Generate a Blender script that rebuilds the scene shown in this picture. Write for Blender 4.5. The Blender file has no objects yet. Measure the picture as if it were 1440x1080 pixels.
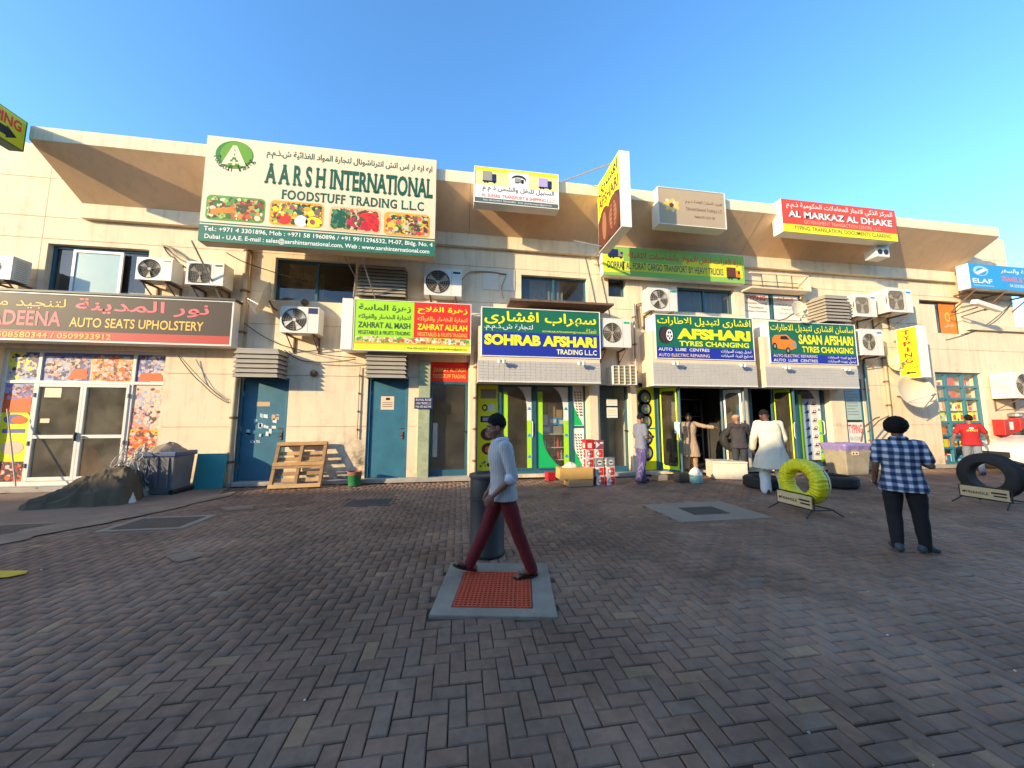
import bpy, bmesh, math, random
import numpy as np
from math import sin, cos, pi, radians, atan2, sqrt
from mathutils import Vector, Matrix, noise
random.seed(7)
SC = bpy.context.scene
COL = SC.collection

# ---------------------------------------------------------------- camera, sky, sun, exposure
CF, CPITCH, CYAW, CH, CD = 490.0, radians(5.75), radians(8.65), 1.6, 9.48
cam = bpy.data.cameras.new('camera'); camo = bpy.data.objects.new('camera', cam); COL.objects.link(camo)
cam.sensor_width = 36.0; cam.lens = 36.0 * CF / 1440.0; cam.clip_end = 2000; cam.clip_start = 0.05
camo.location = (0, -CD, CH)
camo.rotation_euler = (pi / 2 + CPITCH, 0, -CYAW)
SC.camera = camo

SUN = Vector((-0.80, -0.45, 0.25)).normalized()          # towards the sun
SEL = math.asin(SUN.z)
world = bpy.data.worlds.new('World'); SC.world = world; world.use_nodes = True
wn = world.node_tree; bg = wn.nodes['Background']
sky = wn.nodes.new('ShaderNodeTexSky'); sky.sky_type = 'NISHITA'; sky.sun_disc = False
sky.sun_elevation = SEL; sky.sun_rotation = atan2(SUN.x, SUN.y)
sky.air_density = 1.15; sky.dust_density = 0.7; sky.ozone_density = 4.0; sky.altitude = 0
hs = wn.nodes.new('ShaderNodeHueSaturation'); hs.inputs['Saturation'].default_value = 1.12; hs.inputs['Value'].default_value = 1.32
wn.links.new(sky.outputs[0], hs.inputs['Color']); wn.links.new(hs.outputs[0], bg.inputs[0]); bg.inputs[1].default_value = 0.15
sl = bpy.data.lights.new('sun', 'SUN'); sl.energy = 3.1; sl.angle = radians(0.55); sl.color = (1.0, 0.79, 0.48)
slo = bpy.data.objects.new('sun', sl); COL.objects.link(slo)
slo.rotation_euler = (-SUN).to_track_quat('-Z', 'Y').to_euler(); slo.location = (-30, -20, 20)
SC.view_settings.view_transform = 'Standard'; SC.view_settings.look = 'None'
SC.view_settings.gamma = 1.0; SC.view_settings.use_curve_mapping = False
SC.view_settings.exposure = 1.3
SC.cycles.max_bounces = 8; SC.cycles.transparent_max_bounces = 16; SC.cycles.diffuse_bounces = 4

# ---------------------------------------------------------------- measuring (photo pixel + plane -> place)
_F = Vector((sin(CYAW) * cos(CPITCH), cos(CYAW) * cos(CPITCH), sin(CPITCH)))
_R = Vector((cos(CYAW), -sin(CYAW), 0)); _U = _R.cross(_F); _O = Vector((0, -CD, CH))
def W(px, py, y=0.0):
    d = _R * (px - 720) + _U * (540 - py) + _F * CF
    return _O + d * ((y - _O.y) / d.y)
def G(px, py, z=0.0):
    d = _R * (px - 720) + _U * (540 - py) + _F * CF
    return _O + d * ((z - _O.z) / d.z)
def RC(xl, yt, xr, yb, y=0.0):
    a = W(xl, yt, y); b = W(xr, yb, y)
    return a.x, b.x, b.z, a.z

# ---------------------------------------------------------------- materials
MC = {}
def mat(name, col, rough=0.6, var=0.12, sc=3.0, bump=0.0, bsc=40.0, metal=0.0, streak=0.0, spec=0.5, dirt=0.0, world_co=False):
    if name in MC: return MC[name]
    m = bpy.data.materials.new(name); m.use_nodes = True; t = m.node_tree; n = t.nodes; L = t.links
    b = n['Principled BSDF']; b.inputs['Roughness'].default_value = rough; b.inputs['Metallic'].default_value = metal
    b.inputs['Specular IOR Level'].default_value = spec
    c4 = (*col, 1)
    if var <= 0 and bump <= 0 and streak <= 0:
        b.inputs['Base Color'].default_value = c4; MC[name] = m; return m
    if world_co: co = n.new('ShaderNodeNewGeometry').outputs['Position']
    else: co = n.new('ShaderNodeTexCoord').outputs['Object']
    nz = n.new('ShaderNodeTexNoise'); nz.inputs['Scale'].default_value = sc; nz.inputs['Detail'].default_value = 8; nz.inputs['Roughness'].default_value = 0.65
    L.new(co, nz.inputs['Vector'])
    mr = n.new('ShaderNodeMapRange'); mr.inputs[1].default_value = .3; mr.inputs[2].default_value = .7
    mr.inputs[3].default_value = 1 - var; mr.inputs[4].default_value = 1 + var
    L.new(nz.outputs[0], mr.inputs[0])
    fac = mr.outputs[0]
    if streak > 0:
        mp = n.new('ShaderNodeMapping'); mp.inputs['Scale'].default_value = (3.2, 3.2, .28); L.new(co, mp.inputs[0])
        n2 = n.new('ShaderNodeTexNoise'); n2.inputs['Scale'].default_value = 1.6; n2.inputs['Detail'].default_value = 7; n2.inputs['Roughness'].default_value = .7
        L.new(mp.outputs[0], n2.inputs['Vector'])
        m2 = n.new('ShaderNodeMapRange'); m2.inputs[1].default_value = .5; m2.inputs[2].default_value = .78
        m2.inputs[3].default_value = 1; m2.inputs[4].default_value = 1 - streak; L.new(n2.outputs[0], m2.inputs[0])
        mm = n.new('ShaderNodeMath'); mm.operation = 'MULTIPLY'; L.new(fac, mm.inputs[0]); L.new(m2.outputs[0], mm.inputs[1]); fac = mm.outputs[0]
    vm = n.new('ShaderNodeVectorMath'); vm.operation = 'SCALE'; vm.inputs[0].default_value = col; L.new(fac, vm.inputs['Scale'])
    out = vm.outputs[0]
    if dirt > 0:
        n3 = n.new('ShaderNodeTexNoise'); n3.inputs['Scale'].default_value = sc * 2.3; n3.inputs['Detail'].default_value = 10; n3.inputs['Roughness'].default_value = .75
        L.new(co, n3.inputs['Vector'])
        m3 = n.new('ShaderNodeMapRange'); m3.inputs[1].default_value = .54; m3.inputs[2].default_value = .72; m3.inputs[4].default_value = dirt
        L.new(n3.outputs[0], m3.inputs[0])
        mx = n.new('ShaderNodeMix'); mx.data_type = 'RGBA'; L.new(m3.outputs[0], mx.inputs[0]); L.new(out, mx.inputs[6])
        mx.inputs[7].default_value = (.12, .095, .07, 1); out = mx.outputs[2]
    L.new(out, b.inputs['Base Color'])
    if bump > 0:
        nb = n.new('ShaderNodeTexNoise'); nb.inputs['Scale'].default_value = bsc; nb.inputs['Detail'].default_value = 5
        L.new(co, nb.inputs['Vector'])
        bp = n.new('ShaderNodeBump'); bp.inputs['Strength'].default_value = bump; bp.inputs['Distance'].default_value = .01
        L.new(nb.outputs[0], bp.inputs['Height']); L.new(bp.outputs[0], b.inputs['Normal'])
    MC[name] = m; return m

def glass(name, tint=(.75, .85, .85), refl=1.0, dust=.0):
    m = bpy.data.materials.new(name); m.use_nodes = True; t = m.node_tree; n = t.nodes; L = t.links
    n.remove(n['Principled BSDF'])
    tr = n.new('ShaderNodeBsdfTransparent'); tr.inputs[0].default_value = (*tint, 1)
    gl = n.new('ShaderNodeBsdfGlossy'); gl.inputs['Roughness'].default_value = .02; gl.inputs[0].default_value = (refl, refl, refl, 1)
    fr = n.new('ShaderNodeFresnel'); fr.inputs[0].default_value = 1.6
    mx = n.new('ShaderNodeMixShader'); gb = n.new('ShaderNodeNewGeometry'); q1 = n.new('ShaderNodeMix'); q1.data_type = 'FLOAT'; L.new(gb.outputs['Backfacing'], q1.inputs[0]); L.new(fr.outputs[0], q1.inputs[2]); q1.inputs[3].default_value = .10
    L.new(q1.outputs[0], mx.inputs[0]); L.new(tr.outputs[0], mx.inputs[1]); L.new(gl.outputs[0], mx.inputs[2])
    out = mx.outputs[0]
    if dust:                                   # a film of street dust on the outside of the pane
        df = n.new('ShaderNodeBsdfDiffuse'); df.inputs[0].default_value = (.42, .36, .26, 1)
        nz = n.new('ShaderNodeTexNoise'); nz.inputs['Scale'].default_value = 1.8; nz.inputs['Detail'].default_value = 6; ge = n.new('ShaderNodeNewGeometry'); L.new(ge.outputs['Position'], nz.inputs['Vector'])
        mr = n.new('ShaderNodeMapRange'); mr.inputs[1].default_value = .35; mr.inputs[2].default_value = .7; mr.inputs[3].default_value = dust * .5; mr.inputs[4].default_value = dust * 1.6; L.new(nz.outputs[0], mr.inputs[0])
        m2 = n.new('ShaderNodeMixShader'); L.new(mr.outputs[0], m2.inputs[0]); L.new(out, m2.inputs[1]); L.new(df.outputs[0], m2.inputs[2]); out = m2.outputs[0]
    L.new(out, n['Material Output'].inputs[0]); MC[name] = m; return m

def base_grime(m):
    t = m.node_tree; n = t.nodes; L = t.links; p = n['Principled BSDF']; src = p.inputs['Base Color'].links[0].from_socket
    ge = n.new('ShaderNodeNewGeometry'); sp = n.new('ShaderNodeSeparateXYZ'); L.new(ge.outputs['Position'], sp.inputs[0])
    nz = n.new('ShaderNodeTexNoise'); nz.inputs['Scale'].default_value = 3.5; nz.inputs['Detail'].default_value = 9; nz.inputs['Roughness'].default_value = .7; L.new(ge.outputs['Position'], nz.inputs['Vector'])
    z = n.new('ShaderNodeMapRange'); z.inputs[1].default_value = .1; z.inputs[2].default_value = .75; z.inputs[3].default_value = 1; z.inputs[4].default_value = 0; L.new(sp.outputs['Z'], z.inputs[0])
    sb = n.new('ShaderNodeVectorMath'); sb.operation = 'DISTANCE'; sb.inputs[1].default_value = (-2.55, 0, .55); L.new(ge.outputs['Position'], sb.inputs[0])
    so = n.new('ShaderNodeMapRange'); so.inputs[1].default_value = .15; so.inputs[2].default_value = 1.0; so.inputs[3].default_value = 1.6; so.inputs[4].default_value = 0; L.new(sb.outputs['Value'], so.inputs[0])
    ad = n.new('ShaderNodeMath'); ad.operation = 'ADD'; L.new(z.outputs[0], ad.inputs[0]); L.new(so.outputs[0], ad.inputs[1])
    th = n.new('ShaderNodeMapRange'); th.inputs[1].default_value = .40; th.inputs[2].default_value = .66; L.new(nz.outputs[0], th.inputs[0])
    mu = n.new('ShaderNodeMath'); mu.operation = 'MULTIPLY'; L.new(ad.outputs[0], mu.inputs[0]); L.new(th.outputs[0], mu.inputs[1])
    cl = n.new('ShaderNodeMath'); cl.operation = 'MULTIPLY'; cl.use_clamp = True; L.new(mu.outputs[0], cl.inputs[0]); cl.inputs[1].default_value = .62
    mx = n.new('ShaderNodeMix'); mx.data_type = 'RGBA'; L.new(cl.outputs[0], mx.inputs[0]); L.new(src, mx.inputs[6]); mx.inputs[7].default_value = (.16, .115, .07, 1); L.new(mx.outputs[2], p.inputs['Base Color'])
wall_m = mat('painted_wall', (.80, .64, .44), .85, .08, .7, .25, 60, streak=.30, dirt=.30, world_co=True)
base_grime(wall_m)
soffit_m = mat('painted_soffit', (.78, .50, .29), .85, .10, .8, .2, 50, streak=.16, world_co=True)
joint_m = mat('joint_grey', (.30, .24, .17), .9, .1)
conc_m = mat('concrete', (.36, .33, .29), .9, .18, 2.0, .5, 60, dirt=.5, world_co=True)
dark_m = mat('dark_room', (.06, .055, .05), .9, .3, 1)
blue_m = mat('blue_paint', (.035, .155, .23), .45, .18, 2.5, .08, 30, dirt=.25)
frame_m = mat('blue_frame', (.028, .11, .16), .4, .12, 4)
alu_m = mat('white_aluminium', (.74, .71, .64), .35, .05, 3, dirt=.15)
steel_m = mat('grey_steel', (.30, .30, .30), .45, .1, 5, metal=.6)
rust_m = mat('rusty_steel', (.16, .09, .055), .8, .3, 8, .2)
slat_m = mat('louvre_paint', (.33, .29, .23), .55, .08, 2, dirt=.25)
acw_m = mat('ac_white', (.72, .69, .61), .45, .06, 3, dirt=.18)
black_m = mat('black_plastic', (.02, .02, .02), .5, .1)
blk_m = mat('cable_black', (.03, .028, .025), .6, 0)
signwhite_m = mat('sign_white', (.80, .77, .70), .4, .05, 2, dirt=.12)
cream_m = mat('sign_cream', (.78, .60, .40), .45, .03, 1)
G_win = glass('window_glass', (.5, .56, .56), 1.0, .05)
G_shop = glass('shop_glass', (.86, .90, .88), 1.0, .09); G_dusty = glass('dusty_glass', (.86, .88, .84), 1.0, .24); G_clean = glass('clean_glass', (.92, .94, .93), 1.0, .02)
def pc(name, col, rough=.5, var=.03): return mat(name, col, rough, var, 2, spec=.3)
green_p = pc('print_green', (.012, .14, .085)); dkgreen_p = pc('print_dark_green', (.01, .09, .05))
blue_p = pc('print_blue', (.018, .035, .33)); yellow_p = pc('print_yellow', (.85, .80, .02)); lemon_p = pc('print_lemon', (.72, .80, .04))
red_p = pc('print_red', (.75, .03, .02)); crimson_p = pc('print_crimson', (.50, .015, .03)); white_p = pc('print_white', (.82, .80, .76))
black_p = pc('print_black', (.02, .02, .02)); lime_p = pc('print_lime', (.38, .72, .03)); orange_p = pc('print_orange', (.85, .22, .02))
pink_p = pc('print_pink', (.80, .14, .16)); grey_p = pc('print_grey', (.30, .28, .25)); navy_p = pc('print_navy', (.02, .03, .12))
emerald_p = pc('print_emerald', (.01, .42, .12)); sky_p = pc('print_sky', (.03, .30, .62)); gold_p = pc('print_gold', (.85, .50, .10))
brown_p = pc('print_brown', (.13, .04, .025)); paper_p = pc('paper', (.75, .73, .68), .7); lilac_p = pc('print_lilac', (.42, .33, .60))
purple_p = pc('print_purple', (.10, .06, .22)); beige_p = pc('print_beige', (.44, .33, .21)); tan_p = pc('print_tan', (.60, .40, .22))

# ---------------------------------------------------------------- mesh builder
class MB:
    def __init__(s): s.v = []; s.f = []; s.mi = []; s.cur = 0
    def add(s, vs, fs):
        b = len(s.v); s.v += [tuple(v) for v in vs]; s.f += [tuple(b + i for i in f) for f in fs]; s.mi += [s.cur] * len(fs); return s
    def box(s, x0, x1, y0, y1, z0, z1):
        x0, x1 = min(x0, x1), max(x0, x1); y0, y1 = min(y0, y1), max(y0, y1); z0, z1 = min(z0, z1), max(z0, z1)
        return s.add([(x0,y0,z0),(x1,y0,z0),(x1,y1,z0),(x0,y1,z0),(x0,y0,z1),(x1,y0,z1),(x1,y1,z1),(x0,y1,z1)],
                     [(0,3,2,1),(4,5,6,7),(0,1,5,4),(1,2,6,5),(2,3,7,6),(3,0,4,7)])
    def quad(s, a, b, c, d): return s.add([a, b, c, d], [(0, 1, 2, 3)])
    def poly(s, pts): return s.add(pts, [tuple(range(len(pts)))])
    def tube(s, pts, r, n=8, cap=True, closed=False):
        pts = [Vector(p) for p in pts]; N = len(pts); rs = r if isinstance(r, (list, tuple)) else [r] * N
        vs = []; up = None
        for i, p in enumerate(pts):
            if closed: t = (pts[(i + 1) % N] - pts[i - 1])
            else: t = (pts[min(i + 1, N - 1)] - pts[max(i - 1, 0)])
            if t.length < 1e-9: t = Vector((0, 0, 1))
            t.normalize()
            if up is None: up = Vector((0, 0, 1)) if abs(t.z) < .9 else Vector((0, 1, 0))
            a = t.cross(up)
            if a.length < 1e-4: a = t.cross(Vector((1, .1, 0)))
            a.normalize(); b = a.cross(t).normalized(); up = b
            for k in range(n):
                g = 2 * pi * k / n; vs.append(p + (a * cos(g) + b * sin(g)) * rs[i])
        fs = []
        for i in range(N if closed else N - 1):
            j = (i + 1) % N
            for k in range(n): fs.append((i * n + k, i * n + (k + 1) % n, j * n + (k + 1) % n, j * n + k))
        if cap and not closed: fs.append(tuple(reversed(range(n)))); fs.append(tuple((N - 1) * n + k for k in range(n)))
        return s.add(vs, fs)
    def lathe(s, prof, c=(0, 0, 0), axis='z', n=24, capb=True, capt=True, sx=1, sy=1):
        vs = []
        for r, h in prof:
            for k in range(n):
                g = 2 * pi * k / n; a, b = r * cos(g) * sx, r * sin(g) * sy
                v = {'z': (a, b, h), 'y': (a, h, b), 'x': (h, a, b)}[axis]
                vs.append((v[0] + c[0], v[1] + c[1], v[2] + c[2]))
        fs = []
        for i in range(len(prof) - 1):
            for k in range(n): fs.append((i * n + k, i * n + (k + 1) % n, (i + 1) * n + (k + 1) % n, (i + 1) * n + k))
        if capb: fs.append(tuple(reversed(range(n))))
        if capt: fs.append(tuple((len(prof) - 1) * n + k for k in range(n)))
        return s.add(vs, fs)
    def ellip(s, c, r, n=10, m=14):
        vs = [(c[0], c[1], c[2] - r[2])]
        for i in range(1, n):
            a = -pi / 2 + pi * i / n
            for k in range(m): g = 2 * pi * k / m; vs.append((c[0] + r[0] * cos(a) * cos(g), c[1] + r[1] * cos(a) * sin(g), c[2] + r[2] * sin(a)))
        vs.append((c[0], c[1], c[2] + r[2])); T = len(vs) - 1; fs = []
        for k in range(m): fs.append((0, 1 + (k + 1) % m, 1 + k))
        for i in range(n - 2):
            for k in range(m): fs.append((1 + i * m + k, 1 + i * m + (k + 1) % m, 1 + (i + 1) * m + (k + 1) % m, 1 + (i + 1) * m + k))
        for k in range(m): fs.append((1 + (n - 2) * m + k, 1 + (n - 2) * m + (k + 1) % m, T))
        return s.add(vs, fs)
    def build(s, name, mats, parent=None, smooth=False, bev=0, fixn=True, loc=None):
        me = bpy.data.meshes.new(name); me.from_pydata(s.v, [], s.f)
        if not isinstance(mats, (list, tuple)): mats = [mats]
        for m in mats: me.materials.append(m)
        if len(mats) > 1: me.polygons.foreach_set('material_index', s.mi)
        if fixn:
            b = bmesh.new(); b.from_mesh(me); bmesh.ops.recalc_face_normals(b, faces=b.faces); b.to_mesh(me); b.free()
        if smooth:
            me.polygons.foreach_set('use_smooth', [True] * len(me.polygons))
            if smooth == 'auto': me.set_sharp_from_angle(angle=radians(35))
        o = bpy.data.objects.new(name, me); COL.objects.link(o)
        if parent: o.parent = parent
        if loc: o.location = loc
        if bev:
            md = o.modifiers.new('bevel', 'BEVEL'); md.width = bev; md.segments = 2; md.limit_method = 'ANGLE'; md.harden_normals = False
        return o

def tag(o, label=None, cat=None, group=None, kind=None):
    if label: o['label'] = label
    if cat: o['category'] = cat
    if group: o['group'] = group
    if kind: o['kind'] = kind
    return o
def thing(name, label, cat, loc=(0, 0, 0), rz=0, group=None):
    o = bpy.data.objects.new(name, None); COL.objects.link(o); o.location = loc; o.rotation_euler = (0, 0, rz); o.empty_display_size = .1
    return tag(o, label, cat, group)
def struct(o): o['kind'] = 'structure'; return o
def copy_tree(o, parent=None):
    c = o.copy(); COL.objects.link(c); c.parent = parent
    for ch in list(o.children): copy_tree(ch, c)
    return c

# ---------------------------------------------------------------- Arabic shaping + lettering
_AR = {'ا': (0xFE8D, 2), 'أ': (0xFE83, 2), 'ب': (0xFE8F, 4), 'ة': (0xFE93, 2), 'ت': (0xFE95, 4), 'ث': (0xFE99, 4), 'ج': (0xFE9D, 4), 'ح': (0xFEA1, 4),
       'خ': (0xFEA5, 4), 'د': (0xFEA9, 2), 'ذ': (0xFEAB, 2), 'ر': (0xFEAD, 2), 'ز': (0xFEAF, 2), 'س': (0xFEB1, 4), 'ش': (0xFEB5, 4), 'ص': (0xFEB9, 4),
       'ض': (0xFEBD, 4), 'ط': (0xFEC1, 4), 'ع': (0xFEC9, 4), 'غ': (0xFECD, 4), 'ف': (0xFED1, 4), 'ق': (0xFED5, 4), 'ك': (0xFED9, 4), 'ل': (0xFEDD, 4),
       'م': (0xFEE1, 4), 'ن': (0xFEE5, 4), 'ه': (0xFEE9, 4), 'و': (0xFEED, 2), 'ى': (0xFEEF, 2), 'ي': (0xFEF1, 4), 'ء': (0xFE80, 1), 'ئ': (0xFE89, 4)}
def shape_ar(s):
    out = []; i = 0
    def dual(ch): return ch in _AR and _AR[ch][1] == 4 or ch == '\u0640'
    def joins(ch): return ch in _AR and _AR[ch][1] >= 2 or ch == '\u0640'
    while i < len(s):
        ch = s[i]; prev = s[i - 1] if i else ''
        pj = dual(prev)
        if ch == 'ل' and i + 1 < len(s) and s[i + 1] in 'اأ':
            base = 0xFEFB if s[i + 1] == 'ا' else 0xFEF7
            out.append(chr(base + (1 if pj else 0))); i += 2; continue
        if ch in _AR:
            base, k = _AR[ch]; nx = s[i + 1] if i + 1 < len(s) else ''
            nj = joins(nx) and k == 4
            if k == 1: out.append(chr(base))
            elif k == 2: out.append(chr(base + (1 if pj else 0)))
            else: out.append(chr(base + (3 if pj and nj else 1 if pj else 2 if nj else 0)))
        else: out.append(ch)
        i += 1
    return ''.join(reversed(out))

class Fr:
    """a flat sign face: origin bottom-left, axes right / up / out, size"""
    def __init__(s, o, u, w, Wd, H):
        s.o = Vector(o); s.u = Vector(u).normalized(); s.w = Vector(w).normalized(); s.n = s.u.cross(s.w).normalized(); s.W = Wd; s.H = H
    def p(s, a, t, d=0.0): return s.o + s.u * (a * s.W) + s.w * ((1 - t) * s.H) + s.n * d
def fr_from(X0, X1, Z0, Z1, y): return Fr((X0, y, Z0), (1, 0, 0), (0, 0, 1), X1 - X0, Z1 - Z0)
def frect(par, name, fr, a0, t0, a1, t1, m, d=.002):
    b = MB(); b.quad(fr.p(a0, t1, d), fr.p(a1, t1, d), fr.p(a1, t0, d), fr.p(a0, t0, d)); return b.build(name, m, par, fixn=False)
def fpoly(par, name, fr, pts, m, d=.002):
    b = MB(); b.poly([fr.p(a, t, d) for a, t in pts]); return b.build(name, m, par, fixn=False)
def fell(par, name, fr, ca, ct, ra, rt, m, d=.002, n=24):
    return fpoly(par, name, fr, [(ca + ra * cos(2 * pi * k / n), ct - rt * sin(2 * pi * k / n)) for k in range(n)], m, d)
def frrect(par, name, fr, a0, t0, a1, t1, m, d=.002, r=.2):
    ra = r * abs(t1 - t0) * fr.H / fr.W; rt = r * abs(t1 - t0); pts = []
    for (ca, ct, s0) in ((a1 - ra, t0 + rt, 0), (a0 + ra, t0 + rt, 1), (a0 + ra, t1 - rt, 2), (a1 - ra, t1 - rt, 3)):
        for k in range(6): g = (s0 + k / 5) * pi / 2; pts.append((ca + ra * cos(g), ct - rt * sin(g)))
    return fpoly(par, name, fr, pts, m, d)
def lettering(par, fr, s, a0, t0, a1, t1, m, d=.005, bold=.0, ar=False, serif=False, shear=0.0, name='lettering', arc=0.0, res=3, space=1.0):
    c = bpy.data.curves.new('txt', 'FONT'); c.body = shape_ar(s) if ar else s; c.resolution_u = res; c.offset = bold; c.shear = shear; c.space_character = space
    o = bpy.data.objects.new('txt', c); COL.objects.link(o)
    dg = bpy.context.evaluated_depsgraph_get(); me = bpy.data.meshes.new_from_object(o.evaluated_get(dg)); bpy.data.objects.remove(o); bpy.data.curves.remove(c)
    nv = len(me.vertices)
    if nv == 0: return None
    co = np.empty(nv * 3, 'f'); me.vertices.foreach_get('co', co); co = co.reshape(-1, 3)
    ex = []
    if serif:                                   # slab serifs: little bars where stems meet the base line and the cap line
        h = .70
        for z, zz in ((.03, (-.005, .055)), (h - .04, (h - .07, h - .01))):
            xs = []
            V = co
            for e in me.edges:
                a, b = V[e.vertices[0]], V[e.vertices[1]]
                if (a[1] - z) * (b[1] - z) < 0: xs.append(a[0] + (z - a[1]) / (b[1] - a[1]) * (b[0] - a[0]))
            cnt = {}
            xs = sorted(xs); k = 0; keep = []
            # boundary crossings only: evaluate coverage by faces
            segs = []
            for p in me.polygons:
                q = [V[i] for i in p.vertices]; hx = []
                for i in range(len(q)):
                    a, b = q[i], q[(i + 1) % len(q)]
                    if (a[1] - z) * (b[1] - z) < 0: hx.append(a[0] + (z - a[1]) / (b[1] - a[1]) * (b[0] - a[0]))
                if len(hx) >= 2: segs.append((min(hx), max(hx)))
            segs.sort(); mg = []
            for a, b in segs:
                if mg and a <= mg[-1][1] + 1e-3: mg[-1][1] = max(mg[-1][1], b)
                else: mg.append([a, b])
            for a, b in mg:
                if .03 < b - a < .30: ex.append((a - .05, b + .05, zz[0], zz[1]))
    x0, y0 = co[:, 0].min(), co[:, 1].min(); x1, y1 = co[:, 0].max(), co[:, 1].max()
    def mp(x, y):
        u = (x - x0) / (x1 - x0); v = (y - y0) / (y1 - y0)
        a = a0 + u * (a1 - a0); t = t1 - v * (t1 - t0)
        if arc:
            # bend downwards round a circle: u in 0..1 -> angle
            g = pi + arc * (u - .5) * 0
        return fr.p(a, t, d)
    new = [mp(p[0], p[1]) for p in co]
    par_ = list(range(nv))                         # overlapping letters: give neighbouring islands their own tiny depth
    def fd(i):
        while par_[i] != i: par_[i] = par_[par_[i]]; i = par_[i]
        return i
    for e in me.edges: par_[fd(e.vertices[0])] = fd(e.vertices[1])
    ids = {}
    for i in range(nv):
        k_ = ids.setdefault(fd(i), len(ids)); new[i] = new[i] + fr.n * (.0005 * (k_ % 3))
    me.vertices.foreach_set('co', [q for p in new for q in p])
    if ex:
        b = bmesh.new(); b.from_mesh(me)
        for (a, bb, z0, z1) in ex:
            vs = [b.verts.new(mp(x, z)) for x, z in ((a, z0), (bb, z0), (bb, z1), (a, z1))]
            for v in vs: v.co += fr.n * .0012
            b.faces.new(vs)
        b.to_mesh(me); b.free()
    me.materials.clear(); me.materials.append(m); me.name = name
    ob = bpy.data.objects.new(name, me); COL.objects.link(ob); ob.parent = par
    return ob
def lettering_arc(par, fr, s, ca, ct, R, g0, g1, size, m, d=.005, inside=True):
    """letters one by one along a lower arc (angles in radians, 0 = right, clockwise down), joined in one mesh"""
    mb = MB(); n = len(s)
    for i, ch in enumerate(s):
        if ch == ' ': continue
        g = g0 + (g1 - g0) * i / (n - 1)
        c = bpy.data.curves.new('txt', 'FONT'); c.body = ch; c.resolution_u = 1
        o = bpy.data.objects.new('txt', c); COL.objects.link(o); dg = bpy.context.evaluated_depsgraph_get()
        me = bpy.data.meshes.new_from_object(o.evaluated_get(dg)); bpy.data.objects.remove(o)
        cx, cz = R * cos(g), -R * sin(g)
        tx, tz = (sin(g), cos(g))
        vs = []
        for v in me.vertices:
            x = (v.co.x - .3) * size; y = v.co.y * size
            px = cx + tx * x - (-cos(g)) * (-y) * 1; pz = cz + tz * x + (sin(g)) * (y)
            px = cx + x * sin(g) - y * cos(g); pz = cz + x * cos(g) + y * sin(g)
            vs.append(fr.o + fr.u * (ca * fr.W + px) + fr.w * ((1 - ct) * fr.H + pz) + fr.n * d)
        mb.add(vs, [tuple(p.vertices) for p in me.polygons])
    return mb.build('lettering', m, par, fixn=False)
# ================================================================ THE BUILDING
BLD = thing('shop_building', 'long two-storey cream shop building with a sloping canopy running along its top', 'building')
ZC = [0.10, 1.41, 2.70, 4.0, 4.85, 5.88, 6.42, 7.4, 8.25]
XC = [-16.0, -9.85, -5.30, -1.0, 3.45, 7.9, 12.3, 17.6, 19.95, 25.0, 32.0]
# openings: X0, X1, Z0, Z1
def op(xl, yt, xr, yb, y=0.0): return RC(xl, yt, xr, yb, y)
O_mad = (-10.35, -7.02, .10, 3.22)
O_d1 = op(338, 531, 398, 675); O_d1 = (O_d1[0], O_d1[1], .1, O_d1[3])
O_d2 = op(518, 531, 571, 672); O_d2 = (O_d2[0], O_d2[1], .1, O_d2[3])
O_d3 = op(605, 508, 657, 669); O_d3 = (O_d3[0], O_d3[1], .1, O_d3[3])
O_soh = (.46, 3.62, .10, 2.66)
O_gd = (3.98, 4.86, .10, 2.58)
O_afs = (5.12, 8.62, .10, 2.66)
O_sas = (8.78, 11.75, .10, 2.66)
O_typ = (12.28, 13.0, .25, 2.9)
O_rgt = (16.02, 18.05, .10, 3.2)
O_w1 = op(68, 342, 205, 400); O_w1 = (O_w1[0], O_w1[1], 4.62, O_w1[3])
O_w2 = op(388, 362, 498, 427)
O_w3 = op(733, 386, 826, 430)
O_w4 = op(855, 390, 880, 418)
O_w5 = op(952, 402, 1034, 442)
O_w6 = op(1046, 408, 1133, 452)
O_w7 = op(1292, 421, 1356, 470)
OPS = [O_mad, O_d1, O_d2, O_d3, O_soh, O_gd, O_afs, O_sas, O_typ, O_rgt, O_w1, O_w2, O_w3, O_w4, O_w5, O_w6, O_w7]
def cellmesh(X0, X1, Z0, Z1, yf, yb, ops, back=False):
    xs = sorted({X0, X1} | {x for o in ops for x in o[:2] if X0 < x < X1}); zs = sorted({Z0, Z1} | {z for o in ops for z in o[2:] if Z0 < z < Z1})
    nx, nz = len(xs) - 1, len(zs) - 1
    def inc(i, k):
        if i < 0 or k < 0 or i >= nx or k >= nz: return False
        cx, cz = (xs[i] + xs[i + 1]) / 2, (zs[k] + zs[k + 1]) / 2
        return not any(o[0] < cx < o[1] and o[2] < cz < o[3] for o in ops)
    b = MB()
    for i in range(nx):
        for k in range(nz):
            if not inc(i, k): continue
            a0, a1, c0, c1 = xs[i], xs[i + 1], zs[k], zs[k + 1]
            b.quad((a0, yf, c0), (a1, yf, c0), (a1, yf, c1), (a0, yf, c1))
            if back: b.quad((a0, yb, c0), (a0, yb, c1), (a1, yb, c1), (a1, yb, c0))
            if not inc(i - 1, k): b.quad((a0, yb, c0), (a0, yf, c0), (a0, yf, c1), (a0, yb, c1))
            if not inc(i + 1, k): b.quad((a1, yf, c0), (a1, yb, c0), (a1, yb, c1), (a1, yf, c1))
            if not inc(i, k - 1): b.quad((a0, yb, c0), (a1, yb, c0), (a1, yf, c0), (a0, yf, c0))
            if not inc(i, k + 1): b.quad((a0, yf, c1), (a1, yf, c1), (a1, yb, c1), (a0, yb, c1))
    return b
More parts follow.
